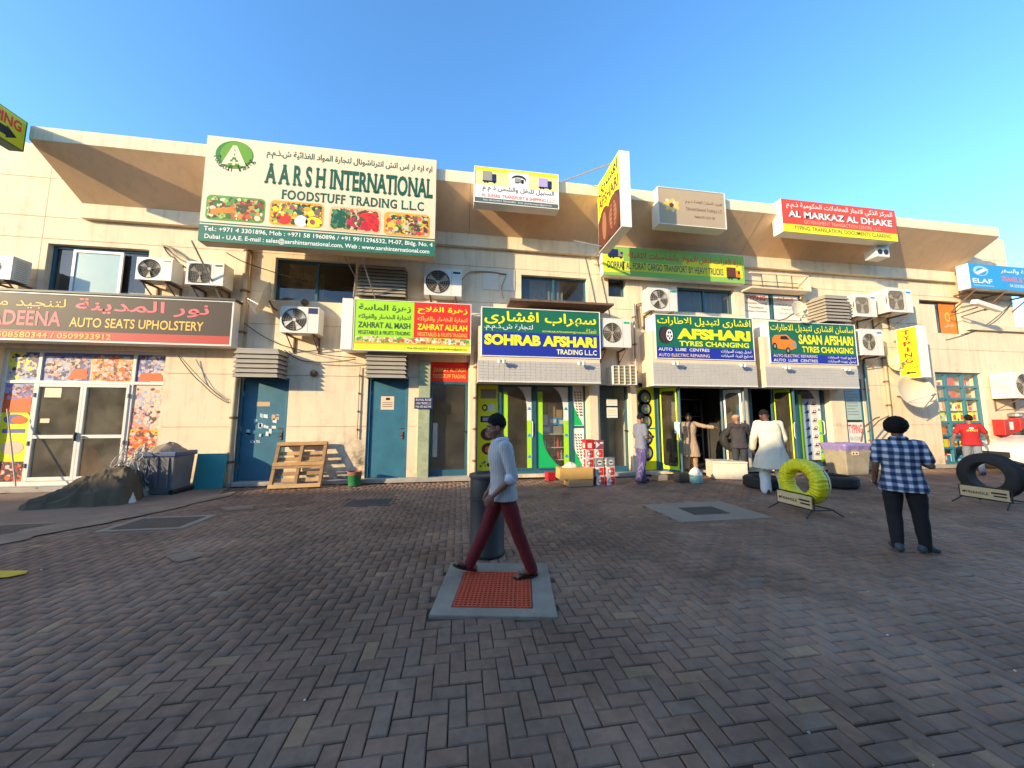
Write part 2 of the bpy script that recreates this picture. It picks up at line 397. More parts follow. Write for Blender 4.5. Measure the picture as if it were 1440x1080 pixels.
def noproud(o, e=.0): return (o[0] - e, o[1] + e, o[2] - e, o[3] + e)
g = .006
for i in range(len(XC) - 1):
    for k in range(len(ZC) - 1):
        if XC[i] >= 19.9 and ZC[k] >= 4.85: continue
        b = cellmesh(XC[i] + g, XC[i + 1] - g, ZC[k] + g, ZC[k + 1] - g, 0.0, .025, OPS)
        if b.f: b.build('wall_panel', wall_m, BLD, fixn=False)
cellmesh(-16, 19.93, .02, 8.27, .02, .32, [noproud(o, .003) for o in OPS], True).build('wall', wall_m, BLD, fixn=False)
cellmesh(19.93, 32, .02, 4.83, .02, .32, [], True).build('wall', wall_m, BLD, fixn=False)
b = MB(); b.box(-16, 19.95, .33, 12, 8.15, 8.27); b.box(-16, -15.8, .33, 12, 0, 8.3); b.box(19.75, 19.95, .33, 12, 4.9, 8.3); b.box(-16, 32, 11.8, 12, 0, 4.7); b.build('roof', wall_m, BLD)
b = MB(); b.box(19.95, 32, .33, 12, 4.7, 4.82); b.build('roof', wall_m, BLD)
b = MB(); b.box(17.62, 32, -.10, -.003, 4.72, 4.92); b.build('ledge', wall_m, BLD, bev=.01)
# plinth step
for x0, x1 in ((-16, -5.32), (-5.3, .40), (3.66, 5.05), (11.8, 32)): b = MB(); b.box(x0, x1, -.16, .0, 0, .105); b.build('plinth', conc_m, BLD, bev=.012)
# canopy: fascia, sloping soffit, lower band, closed above
xL, xR = -9.20, 17.5; iL, iR = -9.02, 17.2
yp = -1.10
def cprism(name, prof, x0, x1, m, x0i=None, x1i=None):
    b = MB(); n = len(prof); vs = []
    for y, z, tt in prof: vs.append((x0 + (x0i - x0) * tt if x0i is not None else x0, y, z))
    for y, z, tt in prof: vs.append((x1 + (x1i - x1) * tt if x1i is not None else x1, y, z))
    b.add(vs, [tuple(range(n)), tuple(range(2 * n - 1, n - 1, -1))] + [(i, (i + 1) % n, n + (i + 1) % n, n + i) for i in range(n)])
    return b.build(name, m, BLD)
zt, zb = 7.88, 7.575
cprism('parapet', [(yp, zb, 0), (yp, zt, 0), (yp + .16, zt, 0), (yp + .16, zb, 0)], xL, xR, wall_m)
cprism('soffit', [(yp + .162, zb - .002, 0), (yp + .002, zb - .002, 0), (-.125, 6.76, 1), (-.004, 6.76, 1), (-.004, zb + .05, 1), (yp + .3, zb + .05, .5)], xL, xR, soffit_m, iL, iR)
cprism('canopy_band', [(-.13, 6.40, 1), (-.13, 6.757, 1), (-.004, 6.757, 1), (-.004, 6.40, 1)], xL, xR, wall_m, iL, iR)
cprism('canopy_top', [(yp + .163, zb + .06, 0), (yp + .163, zb + .2, 0), (-.004, zb + .2, 0), (-.004, zb + .06, 0)], xL, xR, wall_m)
# vertical seams in the soffit, one per construction joint
sb = MB()
for X in (-5.0, 0.2, 4.6, 8.7, 13.4):
    a = Vector((X, yp + .004, zb - .006)); c = Vector((X, -.128, 6.762)); t = (c - a).normalized(); nn = Vector((0, -t.z, t.y)).normalized() * -1
    if nn.z > 0: nn = -nn
    sb.add([a + nn * .003, a + nn * .003 + Vector((.012, 0, 0)), c + nn * .003 + Vector((.012, 0, 0)), c + nn * .003], [(0, 1, 2, 3)])
sb.build('soffit_joint', joint_m, BLD, fixn=False)

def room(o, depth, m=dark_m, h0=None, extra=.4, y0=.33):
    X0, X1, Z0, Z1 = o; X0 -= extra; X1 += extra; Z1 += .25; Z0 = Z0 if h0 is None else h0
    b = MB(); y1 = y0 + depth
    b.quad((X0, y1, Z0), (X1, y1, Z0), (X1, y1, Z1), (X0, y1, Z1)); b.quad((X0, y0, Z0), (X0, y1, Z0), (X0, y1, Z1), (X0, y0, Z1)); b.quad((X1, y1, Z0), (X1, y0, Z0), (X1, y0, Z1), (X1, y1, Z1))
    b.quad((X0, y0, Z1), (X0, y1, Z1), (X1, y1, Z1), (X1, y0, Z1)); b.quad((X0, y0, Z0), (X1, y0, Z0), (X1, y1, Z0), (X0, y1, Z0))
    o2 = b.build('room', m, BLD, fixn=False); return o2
shopfloor_m = mat('shop_room', (.58, .52, .42), .8, .2, 1.5)
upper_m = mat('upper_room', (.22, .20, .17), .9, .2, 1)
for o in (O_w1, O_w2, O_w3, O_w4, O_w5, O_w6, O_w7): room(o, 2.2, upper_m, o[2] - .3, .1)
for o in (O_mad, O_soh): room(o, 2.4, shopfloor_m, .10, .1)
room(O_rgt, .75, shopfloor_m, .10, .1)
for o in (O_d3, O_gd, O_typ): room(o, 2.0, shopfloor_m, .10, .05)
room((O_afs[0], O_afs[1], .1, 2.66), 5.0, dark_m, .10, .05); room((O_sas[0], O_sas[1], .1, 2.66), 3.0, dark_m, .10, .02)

def window(o, cols, fm, y=.12, fw=.05, gm=None, sash=None):
    """frame, mullions, panes as parts of one window, itself a part of the building"""
    X0, X1, Z0, Z1 = o; gm = gm or G_win
    b = MB(); b.box(X0, X1, y, y + .07, Z1 - fw, Z1 - .002); b.box(X0, X1, y, y + .07, Z0 + .002, Z0 + fw); b.box(X0 + .002, X0 + fw, y + .001, y + .069, Z0 + fw, Z1 - fw); b.box(X1 - fw, X1 - .002, y + .001, y + .069, Z0 + fw, Z1 - fw)
    wr = b.build('window', fm, BLD, bev=.004)
    for i in range(1, cols):
        x = X0 + (X1 - X0) * i / cols; b = MB(); b.box(x - fw * .5, x + fw * .5, y - .01, y + .05, Z0 + fw, Z1 - fw); b.build('mullion', fm, wr)
    for i in range(cols):
        a = X0 + fw + (X1 - X0 - 2 * fw) * i / cols; c = X0 + fw + (X1 - X0 - 2 * fw) * (i + 1) / cols
        b = MB(); b.quad((a, y + .03, Z0 + fw), (c, y + .03, Z0 + fw), (c, y + .03 + (i % 2) * .004, Z1 - fw), (a, y + .03, Z1 - fw)); b.build('pane', gm, wr, fixn=False)
    return wr
def curtain(wr, X0, X1, Z0, Z1, y, m, amp=.03, n=60):
    b = MB(); vs = []
    for i in range(n + 1):
        x = X0 + (X1 - X0) * i / n; yy = y + amp * sin(i * .9) + amp * .5 * sin(i * .37)
        vs += [(x, yy, Z0), (x, yy, Z1)]
    b.add(vs, [(2 * i, 2 * i + 2, 2 * i + 3, 2 * i + 1) for i in range(n)]); return b.build('curtain', m, wr, smooth=True, fixn=False)
curt_m = mat('curtain_cloth', (.42, .40, .36), .9, .1, 3); curt2 = mat('curtain_warm', (.45, .33, .20), .9, .1, 3)
w = window(O_w1, 3, frame_m, fw=.07)
X0, X1, Z0, Z1 = O_w1                                              # slid-open bright frosted sash
xa = W(106, 345, .06).x; xb = W(176, 350, .06).x
b = MB(); b.box(xa, xb, .04, .08, Z1 - .16, Z1 - .10); b.box(xa, xa + .06, .041, .079, Z0, Z1 - .16); b.box(xb - .06, xb, .041, .079, Z0, Z1 - .16); b.build('sash', alu_m, w)
b = MB(); b.quad((xa + .06, .06, Z0), (xb - .06, .06, Z0), (xb - .06, .06, Z1 - .16), (xa + .06, .06, Z1 - .16)); b.build('pane', mat('frosted_pane', (.26, .39, .39), .25, .05, 2), w, fixn=False)
w = window(O_w2, 2, frame_m, fw=.06); curtain(w, O_w2[0] + .35, O_w2[0] + .95, O_w2[2] + .1, O_w2[3] - .1, .7, curt2, .02)
w = window(O_w3, 2, frame_m, fw=.05); curtain(w, O_w3[0] + .1, O_w3[1] - .6, O_w3[2], O_w3[3], .5, curt_m)
w = window(O_w4, 1, frame_m, fw=.04)
w = window(O_w5, 2, frame_m, fw=.06); curtain(w, O_w5[0] + .2, O_w5[1] - .1, O_w5[2], O_w5[3], .45, curt_m)
w = window(O_w6, 2, frame_m, fw=.06)
ff = fr_from(O_w6[0] + .06, O_w6[1] - .06, O_w6[2] + .06, O_w6[3] - .06, .135)
frect(w, 'poster', ff, .0, .0, .46, 1, paper_p, .0); frect(w, 'poster', ff, .54, .0, 1, 1, paper_p, .0)
lettering(w, ff, 'TYPING', .05, .05, .40, .24, red_p, .003, .02); lettering(w, ff, 'Documents Clearing', .03, .33, .42, .42, black_p, .003, .01)
lettering(w, ff, 'Translation', .1, .50, .36, .58, black_p, .003, .01); lettering(w, ff, 'Company Formation', .03, .66, .42, .75, black_p, .003, .01)
lettering(w, ff, 'الطباعة', .62, .05, .9, .22, red_p, .003, .01, ar=True); lettering(w, ff, 'تخليص المعاملات', .58, .32, .96, .44, black_p, .003, .0, ar=True)
lettering(w, ff, 'ترجمة', .68, .5, .86, .6, black_p, .003, .0, ar=True); lettering(w, ff, 'تأسيس الشركات', .6, .67, .94, .78, black_p, .003, .0, ar=True)
w = window(O_w7, 1, mat('brown_frame', (.10, .055, .035), .5), fw=.05)
ff = fr_from(W(1318, 421, .13).x, O_w7[1] - .05, O_w7[2] + .05, O_w7[3] - .05, .135)
frect(w, 'poster', ff, 0, 0, 1, 1, orange_p, 0); fell(w, 'poster_emblem', ff, .5, .45, .16, .17, gold_p, .002); fell(w, 'poster_emblem', ff, .5, .45, .10, .10, orange_p, .004)
lettering(w, ff, 'الاهلي', .25, .68, .8, .82, white_p, .003, .0, ar=True)
b = MB(); b.box(W(1292, 421).x, W(1318, 421).x, .09, .12, O_w7[2], O_w7[3] - .12); b.build('blank_panel', wall_m, w)

# ------------------------------------------------ steel doors
def steel_door(o, lines=False):
    X0, X1, Z0, Z1 = o
    b = MB(); b.box(X0 + .001, X0 + .07, .03, .12, Z0, Z1 - .07); b.box(X1 - .07, X1 - .001, .03, .12, Z0, Z1 - .07); b.box(X0 + .001, X1 - .001, .031, .119, Z1 - .07, Z1 - .001)
    d = b.build('door', blue_m, BLD, bev=.004)
    b = MB(); b.box(X0 + .075, X1 - .075, .07, .11, Z0 + .01, Z1 - .075); b.build('door_leaf', blue_m, d, bev=.006)
    b = MB()
    for z in (Z0 + .35, Z0 + 1.25, Z1 - .4): b.tube([(X0 + .07, .055, z - .06), (X0 + .07, .055, z + .06)], .014, 8)
    b.build('hinge', steel_m, d)
    zc = Z0 + 1.08; b = MB(); b.box(X1 - .17, X1 - .12, .045, .07, zc - .09, zc + .09); b.tube([(X1 - .145, .05, zc), (X1 - .145, .02, zc), (X1 - .23, .02, zc)], .009, 8)
    b.tube([(X1 - .22, .055, zc + .19), (X1 - .03, .055, zc + .19)], .012, 8); b.build('door_handle', rust_m, d)
    return d
d = steel_door(O_d1)
X0, X1, Z0, Z1 = O_d1; ff = fr_from(X0 + .08, X1 - .08, Z0, Z1 - .08, .07)
b = MB(); b.box(X0 + .1, X1 - .1, .055, .069, Z0 + 1.14, Z0 + 1.22); b.build('door_rail', blue_m, d)
frect(d, 'sticker', ff, .30, .21, .62, .255, tan_p, .001)
rr = random.Random(3)
for k in range(17):
    a, t = rr.uniform(.15, .85), rr.uniform(.33, .47); w_, h_ = rr.uniform(.04, .12), rr.uniform(.012, .03)
    if k > 11: t = rr.uniform(.505, .55)
    q = [(a - w_ * rr.uniform(.4, .6), t - h_), (a + w_ * .5, t - h_ * rr.uniform(.6, 1)), (a + w_ * rr.uniform(.3, .6), t + h_), (a - w_ * .5, t + h_ * rr.uniform(.5, 1))]
    fpoly(d, 'sticker', ff, list(reversed(q)), rr.choice([paper_p, paper_p, pc('sticker_pale', (.45, .60, .62)), tan_p]), .001 + (.016 if k > 11 else 0))
lettering(d, ff, '05', .22, .60, .45, .625, paper_p, .002)
d = steel_door(O_d2)
X0, X1, Z0, Z1 = O_d2; ff = fr_from(X0 + .08, X1 - .08, Z0, Z1 - .08, .07)
frect(d, 'notice', ff, .28, .16, .66, .30, cream_m, .001); frect(d, 'notice_print', ff, .42, .175, .54, .20, black_p, .003)
for q in (.225, .245, .265): frect(d, 'notice_print', ff, .33, q, .62, q + .006, brown_p, .003)
# glass door with the red header
def glass_door(o, hz=None, split=None, y=.10, fm=frame_m, fw=.07):
    X0, X1, Z0, Z1 = o; zt = Z1 if hz is None else hz
    b = MB(); b.box(X0 + .001, X0 + fw, y, y + .08, Z0, zt - fw); b.box(X1 - fw, X1 - .001, y, y + .08, Z0, zt - fw); b.box(X0 + .001, X1 - .001, y, y + .08, zt - fw, zt - .001); b.box(X0 + fw, X1 - fw, y, y + .08, Z0, Z0 + .16)
    d = b.build('door', fm, BLD, bev=.004)
    b = MB(); b.quad((X0 + fw, y + .04, Z0 + .16), (X1 - fw, y + .04, Z0 + .16), (X1 - fw, y + .04, zt - fw), (X0 + fw, y + .04, zt - fw)); b.build('pane', G_shop, d, fixn=False)
    return d
hz = W(630, 537, .1).z
d = glass_door(O_d3, hz)
X0, X1, Z0, Z1 = O_d3
b = MB(); b.box(X0 + .002, X1 - .002, .09, .15, hz + .002, Z1 - .002); b.build('door_header', red_p, d)
ff = fr_from(X0, X1, hz, Z1, .09)
lettering(d, ff, 'ZAHRAT AL MASH', .08, .30, .92, .50, gold_p, .003, .01); lettering(d, ff, 'FOODSTUFF TRADING', .08, .62, .92, .82, gold_p, .003, .01)
b = MB(); b.box(X1 - .11, X1 - .02, .04, .1, 1.25, 1.29); b.build('door_handle', black_m, d)
b = MB(); b.box(X0 + .10, X0 + .22, .15, .155, .6, 1.5); b.build('paper_strip', paper_p, d)
d = glass_door(O_gd, None, fw=.05)
X0, X1, Z0, Z1 = O_gd; ff = fr_from(X0, X1, Z0, Z1, .10)
frect(d, 'notice', ff, .28, .16, .66, .24, paper_p, .0); frect(d, 'notice', ff, .28, .26, .66, .38, paper_p, .0)
for q in (.18, .21, .29, .32, .35): frect(d, 'notice_print', ff, .32, q, .62, q + .007, gold_p, .003)
b = MB(); b.box(X1 - .12, X1 - .02, .03, .09, 1.25, 1.28); b.build('door_handle', black_m, d)
b = MB(); b.quad((X0 + .05, .9, .1), (X1 - .05, .9, .1), (X1 - .05, .9, 2.5), (X0 + .05, .9, 2.5)); b.build('inner_blind', mat('blind_teal', (.10, .17, .17), .6), d)
# shutter pilaster beside the red-header door
pil_m = mat('weathered_green_wood', (.34, .38, .24), .8, .2, 5, .3, 40, dirt=.5)
xa, xb = W(588, 600).x, W(604, 600).x
b = MB(); b.box(xa, xb, -.10, -.003, 0, W(595, 507, -.1).z); b.build('pilaster', pil_m, BLD, bev=.008)
# pier between red door and tyre shop
b = MB(); b.box(O_d3[1] + .03, .40, -.12, -.003, 0, 3.6); b.build('pier', wall_m, BLD, bev=.01)
b = MB(); b.box(3.64, 3.90, -.08, -.003, .106, 2.95); b.build('pier', wall_m, BLD, bev=.01)
b = MB(); b.box(4.90, 5.09, -.06, -.003, .106, 3.0); b.build('pier', wall_m, BLD, bev=.01)
# ================================================================ SIGNS
def boxsign(label, px, y, depth, face, side=None, cat='sign', rim=.0, rimm=None, group=None, z_over=None):
    X0, X1, Z0, Z1 = RC(*px, y)
    if z_over: Z0, Z1 = z_over
    r = thing('shop_sign', label, cat, ((X0 + X1) / 2, y + depth / 2, Z0)); inv = -Vector(r.location)
    b = MB(); b.box(X0, X1, y + .006, y + depth, Z0, Z1); c = b.build('sign_casing', side or signwhite_m, r, bev=.006); c.location = inv
    if rim:
        b = MB()
        b.box(X0, X1, y - .012, y + .005, Z1 - rim, Z1); b.box(X0, X1, y - .012, y + .005, Z0, Z0 + rim)
        b.box(X0, X0 + rim, y - .012, y + .005, Z0 + rim, Z1 - rim); b.box(X1 - rim, X1, y - .012, y + .005, Z0 + rim, Z1 - rim)
        q = b.build('sign_rim', rimm or alu_m, r); q.location = inv
    hold = bpy.data.objects.new('face_panel', None)
    b = MB(); m_ = rim * .8
    b.box(X0 + m_ + .003, X1 - m_ - .003, y - .002, y + .004, Z0 + m_ + .003, Z1 - m_ - .003); p = b.build('face_panel', face, r); p.location = inv
    bpy.data.objects.remove(hold)
    fr = fr_from(X0 + m_, X1 - m_, Z0 + m_, Z1 - m_, y - .002)
    fr.root = r
    return r, fr
class _P:  # parent proxy: prints are children of the face panel's sign, in world coordinates
    pass
def fixp(r):
    for ch in r.children:
        if ch.location.length < 1e-9: ch.location = -Vector(r.location)
        for c2 in ch.children: pass

def dots(par, name, fr, a0, t0, a1, t1, cols, n, r0, r1, seed, d=.004, el=1.0):
    """a printed picture of produce: many small coloured discs clipped to the picture"""
    rr = random.Random(seed); b = MB(); q = .0
    for i in range(n):
        r = rr.uniform(r0, r1); cx = rr.uniform(a0 * fr.W + r, a1 * fr.W - r); cz = rr.uniform(t0 * fr.H + r, t1 * fr.H - r)
        b.cur = rr.randrange(len(cols)) if not callable(cols) else 0
        e = rr.uniform(.6, 1); g0 = rr.uniform(0, pi); N = 9; pts = []
        for k in range(N):
            g_ = 2 * pi * k / N; x, z = r * cos(g_), r * e * sin(g_); x, z = x * cos(g0) - z * sin(g0), x * sin(g0) + z * cos(g0)
            pts.append(fr.p((cx + x) / fr.W, (cz - z) / fr.H, d + i * .00001))
        b.poly(pts)
    return b.build(name, cols, par, fixn=False)

# ---- grey upholstery sign, far left
r, f = boxsign('wide grey sign with pink Arabic lettering and a red stripe above the upholstery shop', (-80, 405, 325, 487), -.40, .38, mat('sign_taupe', (.062, .046, .036), .5, .05, 1, spec=.25), alu_m, rim=.035)
X0, X1, Z0, Z1 = RC(-80, 405, 325, 487, -.40)
def A(px): return (W(px, 450, -.402).x - f.o.x) / f.W
a_ = A
frect(r, 'printed_stripe', f, 0, .80, 1, 1, pc('print_brick', (.50, .055, .045)), .002)
lettering(r, f, 'نور المدينة', a_(104), .06, a_(293), .40, pink_p, .003, .014, ar=True)
lettering(r, f, 'AUTO SEATS UPHOLSTERY', a_(98), .49, a_(287), .70, gold_p, .003, .012)
lettering(r, f, 'AL MADEENA', a_(-75), .38, a_(86), .70, pink_p, .003, .02)
lettering(r, f, 'لتنجيد مقاعد', a_(-60), .10, a_(90), .33, gold_p, .003, .0, ar=True)
lettering(r, f, '0508580344 / 0509933912', a_(-10), .84, a_(159), .96, gold_p, .005, .008)
fixp(r)
b = MB(); b.box(X0, X1 + .04, -.44, -.05, Z1 + .002, Z1 + .05); o = b.build('sign_hood', black_m, r); o.location = -Vector(r.location)

# ---- big cream foodstuff sign on the parapet
r, f = boxsign('largest sign, cream with green lettering, four fruit pictures and a round green emblem', (292, 190, 611, 361), -1.22, .28, cream_m, mat('sign_side_tan', (.50, .40, .28), .5), rim=.0)
frect(r, 'printed_band', f, 0, .845, 1, 1, pc('print_teal', (.02, .15, .10)), .002)
frect(r, 'printed_line', f, 0, .822, 1, .834, pc('print_teal', (.02, .15, .10)), .002)
lettering(r, f, 'Tel.: +971 4 3301896, Mob : +971 58 1960896 / +91 9911296532, M-07, Bldg. No. 4', .02, .862, .99, .915, white_p, .004, .012)
lettering(r, f, 'Dubai - U.A.E. E-mail : sales@aarshinternational.com, Web : www.aarshinternational.com', .025, .93, .975, .985, white_p, .004, .012)
lettering(r, f, 'ايه ايه ار اس اتش انترناشونال لتجارة المواد الغذائية ش.ذ.م.م', .245, .07, .98, .165, dkgreen_p, .003, .02, ar=True)
lettering(r, f, 'A A R S H INTERNATIONAL', .245, .205, .985, .415, dkgreen_p, .003, .034, serif=True)
lettering(r, f, 'FOODSTUFF TRADING L.L.C', .32, .455, .945, .55, dkgreen_p, .003, .028, serif=True, space=1.1)
em = fell(r, 'emblem', f, .115, .165, .077, .135, pc('print_leafgreen', (.03, .20, .04)), .003, 32)
fell(r, 'emblem', f, .122, .165, .066, .128, pc('print_leafgreen2', (.12, .30, .02)), .004, 32)
lettering(r, f, 'A', .065, .075, .165, .265, cream_m, .006, .05); fpoly(r, 'emblem', f, [(.098, .235), (.132, .235), (.115, .10)][::1], pc('print_leafgreen', (0, 0, 0)), .007)
lettering(r, f, 'A', .100, .125, .131, .215, cream_m, .009, .01); frect(r, 'emblem', f, .110, .215, .120, .27, cream_m, .009); frect(r, 'emblem', f, .095, .235, .135, .25, cream_m, .0092)
lettering_arc(r, f, 'Foodstuff Trading', .115, .155, .175 * f.H, pi - .35, .35, .22, dkgreen_p, .004)
pics = [(.02, .255, .565, .80, [(.10, .30, .05), (.03, .16, .03), (.75, .25, .04), (.75, .68, .45), (.35, .04, .03), (.62, .10, .04), (.35, .50, .12), (.5, .3, .05)]),
        (.275, .50, .565, .80, [(.80, .55, .04), (.80, .35, .03), (.65, .04, .04), (.25, .42, .06), (.80, .72, .30), (.35, .08, .12), (.75, .65, .02), (.2, .12, .08)]),
        (.525, .75, .575, .81, [(.05, .17, .07), (.12, .28, .10), (.75, .45, .22), (.60, .02, .05), (.72, .06, .08), (.03, .10, .05), (.8, .6, .3), (.5, .02, .06)]),
        (.765, .975, .585, .815, [(.75, .35, .03), (.55, .05, .05), (.70, .60, .06), (.20, .35, .05), (.55, .50, .40), (.6, .12, .1), (.75, .5, .05), (.25, .08, .08)])]
for i, (x0, x1, t0, t1, cs) in enumerate(pics):
    ms = [pc('produce_%d_%d' % (i, k), c) for k, c in enumerate(cs)]
    pr = frrect(r, 'picture', f, x0, t0, x1, t1, ms[i % 3], .003, r=.18)
    dots(r, 'picture_print', f, x0 + .004, t0 + .01, x1 - .004, t1 - .01, ms + [dkgreen_p, brown_p, pc('produce_shadow', (.10, .05, .02))], 420, .02, .075, 40 + i)
    if i == 1:
        fell(r, 'picture_print', f, x0 + .06, t1 - .06, .03, .05, red_p, .008); fell(r, 'picture_print', f, x1 - .04, t1 - .05, .035, .05, yellow_p, .008); fell(r, 'picture_print', f, (x0 + x1) / 2 + .02, t1 - .05, .028, .055, white_p, .008)
    if i == 2:
        dots(r, 'picture_print', f, .66, t0 + .03, x1 - .004, t1 - .01, [red_p, crimson_p], 120, .03, .06, 5, .008); dots(r, 'picture_print', f, x0 + .004, t0 + .02, .60, t1 - .02, [dkgreen_p, pc('produce_broc', (.06, .22, .09))], 90, .04, .1, 6, .008)
    if i == 0:
        for q in range(4): fpoly(r, 'picture_print', f, [(x0 + .02, .70 + q * .012), (x0 + .11, .665 + q * .014), (x0 + .115, .675 + q * .014), (x0 + .02, .715 + q * .012)][::-1], orange_p, .009 + q * .0004)
fixp(r)
b = MB()
for pxx in (255, 540):
    p0 = W(330 if pxx == 255 else 560, 362, -1.0)
    b.tube([(p0.x - .6, -.02, p0.z - 1.1), (p0.x - .9, -1.0, 5.6)], .018, 6)
o = b.build('sign_strut', steel_m, r); o.location = -Vector(r.location)

# ---- transport sign
r, f = boxsign('yellow and white transport sign with truck pictures on the canopy edge', (667, 233, 786, 295), -1.22, .29, pc('print_paleyellow', (.80, .72, .30)), signwhite_m, rim=.02)
frect(r, 'printed_band', f, 0, .87, 1, 1, pc('print_slate', (.09, .12, .11)), .002); frect(r, 'printed_field', f, 0, .50, 1, .868, white_p, .002)
frect(r, 'printed_field', f, 0, 0, 1, .10, yellow_p, .002); frect(r, 'printed_field', f, .40, .06, .64, .50, white_p, .0035)
def truck(par, f, a0, t0, w, h, body, cab, d=.006):
    frect(par, 'truck_print', f, a0, t0, a0 + w * .68, t0 + h * .75, body, d); frect(par, 'truck_print', f, a0 + w * .70, t0 + h * .2, a0 + w, t0 + h * .8, cab, d)
    frect(par, 'truck_print', f, a0 + w * .84, t0 + h * .27, a0 + w * .98, t0 + h * .5, black_p, d + .001); frect(par, 'truck_print', f, a0, t0 + h * .76, a0 + w, t0 + h * .86, black_p, d)
    for q in (.15, .35, .85): fell(par, 'truck_print', f, a0 + w * q, t0 + h * .88, w * .075, w * .075 * f.W / f.H, black_p, d + .002, 12)
truck(r, f, .09, .10, .16, .36, grey_p, navy_p); truck(r, f, .76, .14, .16, .34, lilac_p, navy_p)
fell(r, 'emblem', f, .52, .26, .09, .13, black_p, .005, 24); fell(r, 'emblem', f, .515, .30, .085, .10, white_p, .006, 24); truck(r, f, .47, .22, .11, .16, grey_p, black_p, .008)
lettering(r, f, 'السهيل للنقل والشحن ذ م م', .09, .50, .95, .70, black_p, .004, .02, ar=True)
lettering(r, f, 'AL SUHAIL TRANSPORT & SHIPPING L.L.C', .08, .745, .96, .84, red_p, .004, .015); lettering(r, f, 'Mob: 050-5514411, 050-5514833   Email: alsuhailtransport@gmail.com', .10, .90, .92, .965, white_p, .004, .0)
fixp(r)

# ---- beige trading sign
r, f = boxsign('faded beige sign with a gold flower emblem on the canopy edge', (924, 262, 1022, 323), -1.25, .32, beige_p, signwhite_m, rim=.02)
rr = random.Random(5)
for k in range(14):
    g_ = 2 * pi * k / 14; q = (.09 if k % 2 else .06); fell(r, 'emblem', f, .19 + q * cos(g_) * 1.1, .47 + q * 1.6 * sin(g_), .028, .055, gold_p if k % 3 else cream_m, .003 + k * .0002, 10)
fell(r, 'emblem', f, .19, .47, .03, .06, brown_p, .008, 12)
lettering(r, f, 'تهريد للتجارة العامة ذ.م.م', .40, .27, .96, .40, brown_p, .003, .0, ar=True); lettering(r, f, 'Tahreed General Trading L.L.C', .40, .48, .95, .60, brown_p, .003, -.004)
lettering(r, f, 'Mobile: 055 126 51 160', .53, .70, .83, .77, brown_p, .003, .0); fixp(r)

# ---- red and yellow typing centre sign
r, f = boxsign('red sign with a yellow bottom stripe, rightmost on the canopy edge', (1098, 279, 1263, 340), -1.25, .32, pc('print_tomato', (.72, .07, .035)), signwhite_m, rim=.0)
frect(r, 'printed_band', f, 0, .76, 1, 1, yellow_p, .002)
lettering(r, f, 'المركز الذكي لانجاز المعاملات الحكومية ذ.م.م', .04, .07, .97, .30, white_p, .003, .01, ar=True)
lettering(r, f, 'AL MARKAZ AL DHAKE', .056, .345, .966, .55, black_p, .003, .055); lettering(r, f, 'AL MARKAZ AL DHAKE', .05, .34, .96, .54, white_p, .005, .03)
lettering(r, f, 'GOVERNMENT TRANSACTION CENTRE L.L.C', .18, .60, .85, .71, pc('print_pale_pink', (.80, .42, .30)), .004, .0)
lettering(r, f, 'TYPING, TRANSLATION, DOCUMENTS CLEARING', .09, .80, .94, .94, pc('print_olive', (.06, .07, .01)), .004, .01); fixp(r)

# ---- long cargo sign board
r, f = boxsign('long green and yellow cargo transport board above the middle upper window', (847, 345, 1048, 399), -.30, .22, pc('print_grass', (.25, .50, .10)), signwhite_m, rim=.0)
frect(r, 'printed_field', f, .13, .50, .985, .82, pc('print_mustard', (.70, .68, .03)), .002); frect(r, 'printed_field', f, .545, .30, .98, .70, pc('print_mustard', (.70, .68, .03)), .003)
frect(r, 'printed_field', f, 0, .30, .14, .9, lemon_p, .002)
lettering(r, f, 'درة الفرات لنقل المواد بالشاحنات الثقيلة', .17, .14, .98, .42, red_p, .005, .01, ar=True)
lettering(r, f, 'DORRAT AL FORAT CARGO TRANSPORT BY HEAVY TRUCKS', .03, .52, .84, .76, navy_p, .005, .01)
truck(r, f, .035, .10, .10, .32, navy_p, grey_p); truck(r, f, .865, .45, .10, .45, brown_p, orange_p); fixp(r)

# ---- wide tyre-shop signs: green above blue
def tyresign(label, px, y, fpx):
    r, f = boxsign(label, px, y, .5, green_p, signwhite_m, rim=.022, rimm=signwhite_m); return r, f
r, f = tyresign('green and blue sign with a plain name, leftmost of the three tyre shop signs', (677, 431, 845, 505), -.60, None)
frect(r, 'printed_field', f, 0, .50, 1, 1, blue_p, .002)
lettering(r, f, 'سهراب افشارى', .02, .06, .97, .34, yellow_p, .004, .02, ar=True); lettering(r, f, 'شركة', .88, .36, .97, .46, lemon_p, .004, .0, ar=True)
lettering(r, f, 'لتجارة ش.ذ.م.م.', .02, .33, .42, .48, white_p, .004, .005, ar=True); lettering(r, f, 'SOHRAB.AFSHARI99@YAHOO.COM', .50, .44, .97, .485, lemon_p, .004, .01)
lettering(r, f, 'SOHRAB AFSHARI', .02, .55, .97, .78, yellow_p, .004, .055); lettering(r, f, 'TRADING L.L.C', .62, .83, .97, .94, pc('print_lightyellow', (.85, .82, .45)), .004, .02)
fixp(r); b = MB(); b.box(W(716, 428, -.6).x, W(860, 430, -.6).x, -.75, -.05, W(760, 427, -.6).z, W(760, 424, -.6).z); o = b.build('sign_hood', rust_m, r); o.location = -Vector(r.location)
r, f = tyresign('green and blue sign with a drawn tyre, middle one of the tyre shop signs', (920, 441, 1062, 508), -.62, None)
frect(r, 'printed_field', f, 0, .74, 1, 1, blue_p, .002)
lettering(r, f, 'افشارى لتبديل الاطارات', .02, .04, .98, .25, yellow_p, .004, .015, ar=True); lettering(r, f, 'AFSHARI', .21, .30, .97, .55, yellow_p, .004, .06)
